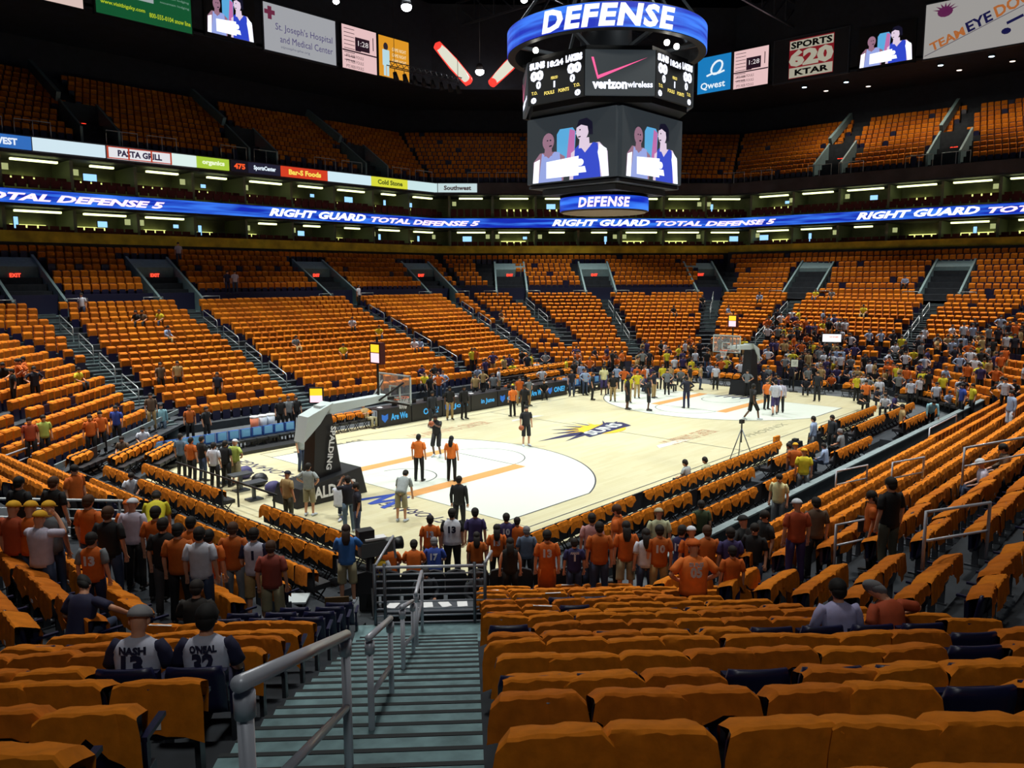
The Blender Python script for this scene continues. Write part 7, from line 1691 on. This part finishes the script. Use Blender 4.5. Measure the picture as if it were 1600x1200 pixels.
('stand', 24.88, 11.15, 0.0, 180, 1.0, 'navyd','tan','bk','l','crowd','second person from the left behind the far hoop, in dark navy top', 49.8),
('hips', 35.57, 17.23, 0.95, 180, 1.0, 'black','black','dk','l','crowd','third person from the left behind the far hoop, in black top', 61.6),
('stand', 28.57, 12.78, 0.0, 135, 1.0, 'yellowb','black','br','l','crowd','fourth person from the left behind the far hoop, in yellow top', 53.6),
('stand', 34.42, 16.0, 0.37, 150, 1.0, 'yellowb','black','br','l','crowd','fifth person from the left behind the far hoop, in yellow top', 60.0),
('stand', 33.84, 14.99, 0.0, 150, 1.0, 'white','jeans','bk','l','crowd','sixth person from the left behind the far hoop, in white top', 58.9),
('stand', 35.26, 15.15, 0.37, 150, 1.0, 'purple','black','bk','l','crowd','seventh person from the left behind the far hoop, in purple top', 60.0),
('sit', 37.79, 16.15, 1.23, -150, 1.0, 'tan','jeans','bk','l','crowd','eighth person from the left behind the far hoop, in tan top', 62.4),
('stand', 35.46, 14.7, 0.0, 150, 1.0, 'black','tan','dk','l','crowd','ninth person from the left behind the far hoop, in black top', 59.9),
('stand', 29.26, 11.11, 0.0, 180, 1.0, 'black','tan','bk','l','crowd','tenth person from the left behind the far hoop, in black top', 53.0),
('stand', 35.92, 14.45, 0.37, 150, 1.0, 'white','jeans','br','l','crowd','eleventh person from the left behind the far hoop, in white top', 60.1),
('hips', 37.71, 15.08, 0.95, 120, 1.0, 'navyd','black','dk','l','crowd','twelfth person from the left behind the far hoop, in dark navy top', 61.7),
('stand', 30.19, 10.84, 0.0, -150, 1.0, 'tan','jeans','br','l','crowd','thirteenth person from the left behind the far hoop, in tan top', 53.5),
('stand', 36.15, 13.6, 0.37, 120, 1.0, 'black','jeans','dk','l','crowd','fourteenth person from the left behind the far hoop, in black top', 59.7),
('sit', 35.7, 13.07, 0.0, 120, 1.0, 'paleblue','jeans','bk','l','crowd','fifteenth person from the left behind the far hoop, in pale blue top', 59.0),
('hips', 37.81, 14.16, 0.95, 150, 1.0, 'black','tan','br','l','crowd','sixteenth person from the left behind the far hoop, in black top', 61.2),
('stand', 30.73, 10.01, 0.0, 120, 1.0, 'white','black','dk','l','crowd','seventeenth person from the left behind the far hoop, in white top', 53.3),
('hips', 34.93, 11.83, 0.0, 135, 1.0, 'orange','black','bk','l','crowd','eighteenth person from the left behind the far hoop, in orange top', 57.6),
('stand', 38.55, 13.28, 0.95, 180, 1.0, 'black','tan','dk','l','crowd','nineteenth person from the left behind the far hoop, in black top', 61.1),
('sit', 37.21, 12.5, 0.66, -150, 1.0, 'tan','black','bk','l','crowd','twentieth person from the left behind the far hoop, in tan top', 59.7),
('sit', 38.69, 12.43, 1.23, 130, 1.0, 'tan','tan','dk','l','crowd','twenty-first person from the left behind the far hoop, in tan top', 60.6),
('hips', 34.16, 9.97, 0.0, 150, 1.0, 'white','black','br','l','crowd','twenty-second person from the left behind the far hoop, in white top', 55.8),
('stand', 38.68, 11.85, 1.23, 130, 1.0, 'yellowb','tan','dk','l','crowd','twenty-third person from the left behind the far hoop, in yellow top', 60.2),
('hips', 29.25, 7.05, 0.0, 90, 1.0, 'grey','black','dk','l','crowd','twenty-fourth person from the left behind the far hoop, in grey top', 50.3),
('hips', 30.71, 6.64, 0.0, 110, 1.0, 'navyd','jeans','dk','l','crowd','first person from the left in the packed far stand, in dark navy top', 51.1),
('sit', 43.72, 12.55, 2.95, 150, 1.0, 'orange','tan','br','l','crowd','second person from the left in the packed far stand, in orange top', 64.2),
('stand', 32.33, 7.1, 0.0, 110, 1.0, 'grey','tan','dk','l','crowd','third person from the left in the packed far stand, in grey top', 52.6),
('hips', 37.73, 9.53, 0.66, 110, 1.0, 'white','black','dk','l','crowd','fourth person from the left in the packed far stand, in white top', 58.1),
('sit', 42.88, 11.61, 2.67, 150, 1.0, 'navyd','black','bk','l','crowd','fifth person from the left in the packed far stand, in dark navy top', 63.0),
('stand', 38.69, 9.41, 1.23, 150, 1.0, 'purple','black','bk','l','crowd','sixth person from the left in the packed far stand, in purple top', 58.6),
('stand', 41.41, 10.25, 2.09, 110, 1.0, 'black','tan','dk','l','crowd','seventh person from the left in the packed far stand, in black top', 61.1),
('stand', 39.52, 9.25, 1.52, 90, 1.0, 'orange','jeans','br','l','crowd','eighth person from the left in the packed far stand, in orange top', 59.1),
('hips', 36.16, 7.57, 0.37, 90, 1.0, 'grey','black','bk','l','crowd','ninth person from the left in the packed far stand, in grey top', 55.7),
('stand', 40.36, 8.99, 1.81, 150, 1.0, 'navyd','black','bk','l','crowd','tenth person from the left in the packed far stand, in dark navy top', 59.5),
('hips', 44.56, 10.78, 3.24, 130, 1.0, 'white','black','bk','l','crowd','eleventh person from the left in the packed far stand, in white top', 63.6),
('sit', 36.54, 6.86, 0.37, 110, 1.0, 'purple','tan','dk','l','crowd','twelfth person from the left in the packed far stand, in purple top', 55.5),
('stand', 38.69, 7.71, 1.23, 90, 1.0, 'purple','black','bk','l','crowd','thirteenth person from the left in the packed far stand, in purple top', 57.5),
('stand', 37.01, 6.56, 0.66, 110, 1.0, 'black','black','br','l','crowd','fourteenth person from the left in the packed far stand, in black top', 55.6),
('stand', 34.48, 5.32, 0.0, 130, 1.0, 'navyd','black','bk','l','crowd','fifteenth person from the left in the packed far stand, in dark navy top', 53.0),
('stand', 42.04, 8.36, 2.38, 90, 1.0, 'purple','black','dk','l','crowd','sixteenth person from the left in the packed far stand, in purple top', 60.3),
('stand', 37.04, 6.3, 0.66, 130, 1.0, 'tan','tan','dk','l','crowd','seventeenth person from the left in the packed far stand, in tan top', 55.4),
('hips', 35.09, 5.18, 0.0, 150, 1.0, 'black','black','bk','l','crowd','eighteenth person from the left in the packed far stand, in black top', 53.3),
('stand', 34.74, 4.5, 0.0, 90, 1.0, 'tan','black','br','l','crowd','nineteenth person from the left in the packed far stand, in tan top', 52.6),
('stand', 40.36, 6.69, 1.81, 150, 1.0, 'black','jeans','bk','l','crowd','twentieth person from the left in the packed far stand, in black top', 58.0),
('sit', 43.95, 8.04, 2.95, 130, 1.0, 'yellowb','jeans','br','l','crowd','twenty-first person from the left in the packed far stand, in yellow top', 61.4),
('stand', 37.7, 5.5, 0.66, 150, 1.0, 'white','black','bk','l','crowd','twenty-second person from the left in the packed far stand, in white top', 55.4),
('stand', 39.53, 5.94, 1.52, 90, 1.0, 'grey','tan','dk','l','crowd','twenty-third person from the left in the packed far stand, in grey top', 56.9),
('stand', 42.85, 7.18, 2.67, 90, 1.0, 'black','tan','bk','l','crowd','twenty-fourth person from the left in the packed far stand, in black top', 60.0),
('sit', 38.66, 5.35, 1.23, 150, 1.0, 'purple','tan','dk','l','crowd','twenty-fifth person from the left in the packed far stand, in purple top', 55.9),
('sit', 36.97, 4.67, 0.66, 110, 1.0, 'yellowb','black','bk','l','crowd','twenty-sixth person from the left in the packed far stand, in yellow top', 54.3),
('hips', 43.72, 7.07, 2.95, 150, 1.0, 'purple','black','bk','l','crowd','twenty-seventh person from the left in the packed far stand, in purple top', 60.6),
('sit', 36.13, 3.99, 0.37, 110, 1.0, 'purple','jeans','br','l','crowd','twenty-eighth person from the left in the packed far stand, in purple top', 53.3),
('hips', 39.27, 5.15, 1.23, 90, 1.0, 'black','black','br','l','crowd','twenty-ninth person from the left in the packed far stand, in black top', 56.2),
('hips', 42.98, 6.52, 2.67, 90, 1.0, 'white','black','bk','l','crowd','thirtieth person from the left in the packed far stand, in white top', 59.7),
('stand', 41.21, 5.65, 2.09, 90, 1.0, 'white','black','bk','l','crowd','thirty-first person from the left in the packed far stand, in white top', 57.9),
('stand', 37.85, 4.32, 0.95, 150, 1.0, 'paleblue','black','bk','l','crowd','thirty-second person from the left in the packed far stand, in pale blue top', 54.7),
('stand', 42.89, 5.99, 2.67, 130, 1.0, 'white','black','dk','l','crowd','thirty-third person from the left in the packed far stand, in white top', 59.3),
('sit', 39.51, 4.62, 1.52, 110, 1.0, 'purple','black','dk','l','crowd','thirty-fourth person from the left in the packed far stand, in purple top', 56.0),
('sit', 34.88, 2.45, 0.0, 110, 1.0, 'orange','jeans','br','l','crowd','first person from the left in the far right stand, in orange top', 51.4),
('hips', 31.65, 0.78, 0.0, 110, 1.0, 'white','black','br','l','crowd','second person from the left in the far right stand, in white top', 47.9),
('stand', 37.67, 2.74, 0.66, 150, 1.0, 'black','black','dk','l','crowd','third person from the left in the far right stand, in black top', 53.5),
('stand', 36.32, 1.99, 0.37, 150, 1.0, 'white','black','dk','l','crowd','fourth person from the left in the far right stand, in white top', 52.1),
('sit', 36.16, 1.56, 0.37, 110, 1.0, 'navyd','tan','dk','l','crowd','fifth person from the left in the far right stand, in dark navy top', 51.7),
('stand', 30.53, -0.47, 0.0, 110, 1.0, 'white','jeans','dk','l','crowd','sixth person from the left in the far right stand, in white top', 46.2),
('stand', 36.21, 0.84, 0.37, 110, 1.0, 'orange','jeans','bk','l','crowd','seventh person from the left in the far right stand, in orange top', 51.2),
('stand', 36.03, 0.43, 0.37, 90, 1.0, 'orange','black','bk','l','crowd','eighth person from the left in the far right stand, in orange top', 50.8),
('sit', 40.37, 1.67, 1.81, 110, 1.0, 'white','black','bk','l','crowd','ninth person from the left in the far right stand, in white top', 54.7),
('stand', 35.07, -0.08, 0.37, 90, 1.0, 'yellowb','jeans','dk','l','crowd','tenth person from the left in the far right stand, in yellow top', 49.8),
('stand', 40.57, 1.33, 1.81, 110, 1.0, 'yellowb','tan','dk','l','crowd','eleventh person from the left in the far right stand, in yellow top', 54.6),
('stand', 39.5, 0.77, 1.52, 150, 1.0, 'navyd','tan','br','l','crowd','twelfth person from the left in the far right stand, in dark navy top', 53.5),
('stand', 34.44, -0.81, 0.37, 90, 1.0, 'orange','jeans','dk','l','crowd','thirteenth person from the left in the far right stand, in orange top', 48.8),
('stand', 41.18, 0.31, 2.09, 130, 1.0, 'white','jeans','bk','l','crowd','fourteenth person from the left in the far right stand, in white top', 54.3),
('stand', 33.12, -2.05, 0.37, 110, 1.0, 'yellowb','black','bk','l','crowd','fifteenth person from the left in the far right stand, in yellow top', 47.0),
('sit', 36.29, -1.21, 0.95, 150, 1.0, 'tan','black','br','l','crowd','sixteenth person from the left in the far right stand, in tan top', 49.9),
('stand', 30.41, -3.5, 0.0, 130, 1.0, 'white','black','dk','l','crowd','seventeenth person from the left in the far right stand, in white top', 44.1),
('stand', 31.65, -3.51, 0.37, 130, 1.0, 'yellowb','black','br','l','crowd','eighteenth person from the left in the far right stand, in yellow top', 45.0),
('sit', 34.7, -2.84, 0.95, 150, 1.0, 'paleblue','black','br','l','crowd','nineteenth person from the left in the far right stand, in pale blue top', 47.6),
('sit', 42.03, -1.12, 2.38, 130, 1.0, 'tan','black','dk','l','crowd','first person from the left at the far stand right end, in tan top', 53.9),
('sit', 43.7, -0.95, 2.95, 150, 1.0, 'white','black','dk','l','crowd','second person from the left at the far stand right end, in white top', 55.2),
('hips', 35.23, -3.47, 1.23, 130, 1.0, 'paleblue','jeans','bk','l','crowd','third person from the left at the far stand right end, in pale blue top', 47.5),
('stand', 30.49, -4.66, 0.37, 110, 1.0, 'white','tan','bk','l','crowd','fourth person from the left at the far stand right end, in white top', 43.4),
('stand', 39.79, -2.56, 2.09, 110, 1.0, 'paleblue','jeans','dk','l','crowd','fifth person from the left at the far stand right end, in pale blue top', 51.4),
('hips', 36.05, -3.84, 1.52, 90, 1.0, 'white','black','br','l','crowd','sixth person from the left at the far stand right end, in white top', 47.9),
('hips', 34.19, -4.51, 1.23, 110, 1.0, 'white','black','br','l','crowd','seventh person from the left at the far stand right end, in white top', 46.1),
('sit', 41.62, -3.03, 2.67, 90, 1.0, 'grey','jeans','dk','l','crowd','eighth person from the left at the far stand right end, in grey top', 52.3),
('hips', 32.89, -5.0, 0.95, 150, 1.0, 'yellowb','tan','br','l','crowd','ninth person from the left at the far stand right end, in yellow top', 44.8),
('stand', 36.11, -4.4, 1.52, 130, 1.0, 'black','black','bk','l','crowd','tenth person from the left at the far stand right end, in black top', 47.5),
('stand', 39.07, -3.8, 2.09, 150, 1.0, 'tan','tan','dk','l','crowd','eleventh person from the left at the far stand right end, in tan top', 50.0),
('stand', 37.84, -4.61, 2.09, 110, 1.0, 'black','tan','bk','l','crowd','twelfth person from the left at the far stand right end, in black top', 48.6),
('stand', 34.13, -5.78, 1.52, 130, 1.0, 'orange','tan','br','l','crowd','thirteenth person from the left at the far stand right end, in orange top', 45.1),
('stand', 35.32, -5.75, 1.81, 130, 1.0, 'orange','tan','br','l','crowd','fourteenth person from the left at the far stand right end, in orange top', 46.0),
('stand', 38.56, -5.21, 2.38, 130, 1.0, 'navyd','tan','bk','l','crowd','fifteenth person from the left at the far stand right end, in dark navy top', 48.7),
]
EXTRA = [(43.7,10.7,2.95,180,3,2),(37.8,3.7,0.95,110,4,1),(40.4,4.8,1.81,150,5,2),(43.7,7.2,2.95,180,8,2),(38.4,7.3,0.95,90,6,1),(38.7,6.7,1.23,135,0,0),(41.2,5.8,2.09,90,5,2),(38.7,8.8,1.23,90,6,2),(37.9,4.5,0.95,135,0,1),(41.2,8.9,2.09,150,5,2),(44.6,8.2,3.24,150,2,1),(41.2,9.9,2.09,180,0,0),(42.9,6.3,2.67,150,4,0),(38.7,10.1,1.23,135,8,1),(36.1,4.6,0.37,110,7,1),(44.5,8.2,3.24,150,3,1),(41.4,10.6,2.09,180,3,0),(38.7,5.1,1.23,90,6,0),(41.2,6.2,2.09,150,2,1),(40.4,9.2,1.81,180,6,2),(37.8,5.9,0.95,150,4,0),(37.0,5.5,0.66,90,1,1),(37.0,4.1,0.66,135,1,0),(34.3,6.3,0.0,90,5,2),(38.7,7.5,1.23,135,3,2),(44.5,10.2,3.24,180,0,2),(38.7,6.9,1.23,90,2,0),(36.3,4.2,0.37,180,6,1),(40.2,8.7,1.52,180,3,0),(41.2,7.6,2.09,180,2,2),(38.6,6.8,0.95,135,5,2),(37.3,4.3,0.66,110,7,0),(36.2,4.7,0.37,110,7,0),(44.4,11.6,2.95,150,1,2),(42.9,9.5,2.67,110,0,1),(41.2,8.1,2.09,90,3,1),(42.9,9.7,2.67,135,4,1),(37.1,7.8,0.66,135,1,0),(40.4,9.6,1.81,180,2,0),(42.8,8.9,2.67,135,3,0),(39.5,6.2,1.52,180,8,1),(38.5,6.3,0.95,150,5,0),(38.7,9.7,1.23,150,7,0),(42.0,7.9,2.38,150,7,0),(39.5,8.1,1.52,150,5,1),(40.4,4.7,1.81,110,1,2),(36.2,6.5,0.37,110,5,0),(43.7,10.2,2.95,135,7,2),(36.1,5.7,0.37,150,5,1),(41.2,11.2,2.09,110,1,2),(39.5,5.8,1.52,135,4,2),(40.3,8.9,1.81,135,0,1),(37.0,5.3,0.66,135,6,1),(43.1,9.7,2.67,135,3,2),(37.8,4.7,0.95,135,8,0),(37.0,7.4,0.66,110,8,1),(35.0,5.7,0.0,180,5,0),(38.7,5.7,1.23,110,2,2),(44.6,8.3,3.24,180,8,0),(36.2,3.5,0.37,180,5,1),(39.5,8.8,1.52,135,3,1),(32.3,6.6,0.0,150,5,1),(41.2,10.4,2.09,110,4,2),(34.7,3.8,0.0,110,3,1),(37.2,4.7,0.66,90,1,2),(44.6,12.0,3.24,150,5,0),(37.0,7.4,0.66,110,0,2),(32.0,4.4,0.0,110,5,1),(39.5,5.9,1.52,180,6,1),(38.7,8.6,1.23,180,6,0),(42.9,11.9,2.67,90,3,0),(33.5,4.9,0.0,135,4,0),(38.7,6.2,1.23,135,3,0),(31.3,5.9,0.0,90,7,1),(43.7,7.5,2.95,180,5,2),(33.1,-2.4,0.37,135,2,0),(31.1,-2.0,0.0,110,1,0),(35.0,-1.3,0.66,180,6,2),(27.8,-2.1,0.0,180,7,1),(31.2,0.4,0.0,90,4,2),(40.4,0.2,1.81,90,5,2),(32.9,-2.0,0.0,135,1,0),(37.6,-1.1,1.23,180,7,2),(34.9,-1.4,0.66,150,7,0),(38.2,-0.9,1.23,110,2,1),(37.8,1.3,0.95,180,1,2),(39.5,0.2,1.52,90,0,1),(38.7,3.8,1.23,110,7,2),(34.9,-0.3,0.37,180,6,2),(40.1,-1.0,1.81,180,6,2),(41.2,2.9,2.09,150,8,2),(28.2,-0.2,0.0,180,2,1),(38.8,0.8,1.23,180,2,0),(27.4,-1.8,0.0,90,1,1),(31.4,1.1,0.0,150,0,0),(36.1,2.9,0.37,90,8,1),(42.0,-0.5,2.38,135,4,1),(33.7,-0.6,0.0,110,4,2),(38.0,0.3,0.95,90,1,2),(41.2,3.7,2.09,150,8,2),(36.2,-1.3,0.95,110,1,2),(30.8,-0.4,0.0,180,0,1),(35.4,2.4,0.0,90,6,2),(35.6,-1.2,0.66,150,6,1),(28.8,-1.3,0.0,135,4,1),(39.5,-0.2,1.52,150,4,0),(36.1,0.9,0.37,150,6,1),(33.2,-2.1,0.37,180,0,2),(36.1,1.6,0.37,180,6,0),(38.7,1.6,1.23,110,8,1),(29.9,-0.5,0.0,180,5,1),(41.2,2.1,2.09,150,5,2),(37.0,1.0,0.66,110,3,0),(42.0,0.3,2.38,150,1,2),(36.2,-1.3,0.95,150,8,2),(33.3,-5.4,1.23,150,6,0),(32.0,-6.0,0.95,90,3,2),(30.3,-7.2,0.95,90,2,1),(26.3,-7.5,0.95,90,1,2),(30.3,-4.8,0.37,180,2,1),(41.5,-3.2,2.67,110,6,1),(36.3,-3.8,1.52,90,4,2),(31.0,-4.0,0.0,135,8,1),(42.8,-1.9,2.67,110,1,0),(37.6,-5.8,2.38,110,5,0),(41.4,-4.5,2.95,180,4,0),(39.1,-5.3,2.38,150,0,2),(31.2,-6.2,0.66,110,2,1),(40.9,-4.9,2.95,135,5,0),(37.7,-3.4,1.81,110,3,2),(40.8,-3.8,2.67,150,4,0),(36.4,-4.7,1.81,180,4,2),(30.4,-4.8,0.37,135,5,2),(37.2,-2.7,1.52,150,5,2),(38.2,-5.3,2.38,90,1,0),(38.7,-2.7,1.81,180,2,0),(42.1,-2.6,2.67,135,8,0),(38.6,-3.7,2.09,135,0,1),(32.3,-5.2,0.95,110,7,0),(41.7,-1.7,2.38,150,4,1),(39.3,-5.4,2.67,150,6,1),(37.3,-3.8,1.81,90,8,1),(35.2,-4.7,1.52,150,0,1),(39.3,-2.1,1.81,110,8,0),(40.3,-4.4,2.67,135,5,0),(43.4,-2.4,2.95,110,5,0),(40.8,-5.6,2.95,150,2,0),(34.4,-5.5,1.52,135,7,0),(31.4,-7.4,1.23,180,1,0),(40.6,-5.3,2.95,90,3,0),(33.1,-4.4,0.95,90,3,0),(41.5,-4.4,2.95,180,3,1),(31.1,-6.4,0.95,180,4,1),(43.0,-4.0,3.24,110,8,2),(38.7,-5.9,2.67,180,6,0),(37.0,12.6,0.66,180,8,1),(38.6,13.8,1.23,135,4,0),(36.1,16.9,0.95,135,7,1),(27.8,11.8,0.0,180,5,1),(31.0,12.8,0.0,110,4,1),(26.6,12.6,0.0,135,7,1),(36.9,10.0,0.37,110,1,2),(34.7,14.8,0.0,135,7,0),(36.4,12.8,0.37,180,4,2),(36.2,10.3,0.37,150,3,1),(31.2,15.4,0.0,150,7,1),(37.8,12.9,0.95,135,2,2),(37.8,11.0,0.95,110,3,2),(37.0,10.1,0.66,180,1,1),(36.9,15.9,0.95,180,1,0),(35.8,15.8,0.66,180,0,2),(36.0,15.9,0.66,150,7,1),(36.1,10.6,0.37,135,3,0),(36.7,17.6,1.23,180,1,1),(38.7,12.2,1.23,150,2,1),(28.0,13.3,0.0,180,3,1),(35.9,11.9,0.0,90,0,2),(26.2,11.0,0.0,110,4,2),(28.7,12.3,0.0,135,6,0),(33.7,13.2,0.0,150,0,1),(32.6,8.3,0.0,180,1,1),(36.5,15.1,0.66,90,2,0),(37.9,16.1,1.23,150,3,2),(33.7,17.1,0.37,135,5,0),(33.5,13.4,0.0,150,0,0),(32.0,18.4,0.37,180,3,2),(33.1,17.3,0.37,135,4,2),(29.6,20.8,0.37,90,3,2),(30.3,21.4,0.66,110,7,2),(24.3,13.9,0.0,110,6,1),(27.4,13.4,0.0,150,1,0),(31.9,20.9,0.95,180,5,1),(23.6,15.6,0.0,150,8,1),(29.5,20.8,0.37,90,4,1),(27.0,13.8,0.0,135,3,0),(25.5,13.8,0.0,110,3,2),(23.1,15.3,0.0,135,7,0),(26.3,14.9,0.0,90,8,2),(34.5,18.2,0.95,180,6,0),(26.2,12.9,0.0,180,4,1),(32.8,19.6,0.66,180,2,1),(33.6,18.0,0.66,150,6,1),(31.9,19.7,0.66,180,7,0),(21.1,22.1,0.37,180,7,0),(23.9,21.7,0.0,90,6,1),(23.0,22.1,0.37,180,6,0),(24.2,22.7,0.37,135,7,2),(20.4,22.1,0.37,110,8,1),(20.3,20.7,0.0,110,5,1),(21.5,23.8,0.95,180,0,0),(21.9,23.0,0.66,90,3,1),(18.5,19.8,0.0,110,6,2),(18.1,17.3,0.0,135,3,1),(25.1,20.9,0.0,110,1,0),(21.8,23.8,0.95,135,3,0),(-6.3,24.2,2.38,135,1,1),(-6.4,23.6,2.38,110,3,2),(-6.5,23.6,2.38,90,3,2),(-7.1,22.3,2.09,90,2,0),(-6.0,24.5,2.38,90,3,0),(-6.2,22.6,2.09,180,5,2)]
for rec in PEOPLE: put_person(rec)
# the rest of the far crowd, past the three hundred that show largest
_tops = [(m_orange, 0)]
cmats = [m_skinl, cm('yellowb'), cm('white'), cm('black'), cm('orange'), cm('grey'), cm('navyd'), cm('tan'), cm('purple'), cm('paleblue'), cm('dk', HAIRC, 'hair')]
def crowd_tpl(pose, top):
    J = pose_joints(pose); m = MB()
    m.ball(J['hd'], (.084, .100, .120), 0, 6, 4); torso_mb(m, J, 1+top, n=6); sleeve_mb(m, J, 1+top, 'short', n=5); legs_mb(m, J, 3, False, n=5); hair_mb(m, J, 10, False, False, n=6)
    for k in 'RL': m.tube([J['s'+k].lerp(J['e'+k], .6), J['e'+k], J['w'+k]], [.04, .036, .03], 0, 4)
    for i in range(len(m.sm)): m.sm[i] = False
    return m
grp = {}
for (x, y, z, yw, t, p) in EXTRA: grp.setdefault((t, p), []).append((x, y, z, R(yw)))
o = fill_many('spectators', [(v, crowd_tpl(('stand', 'sit', 'hips')[p], t)) for (t, p), v in grp.items()], cmats)
tag(o, 'the remaining distant spectators of the packed far stand', 'crowd', kind='stuff')
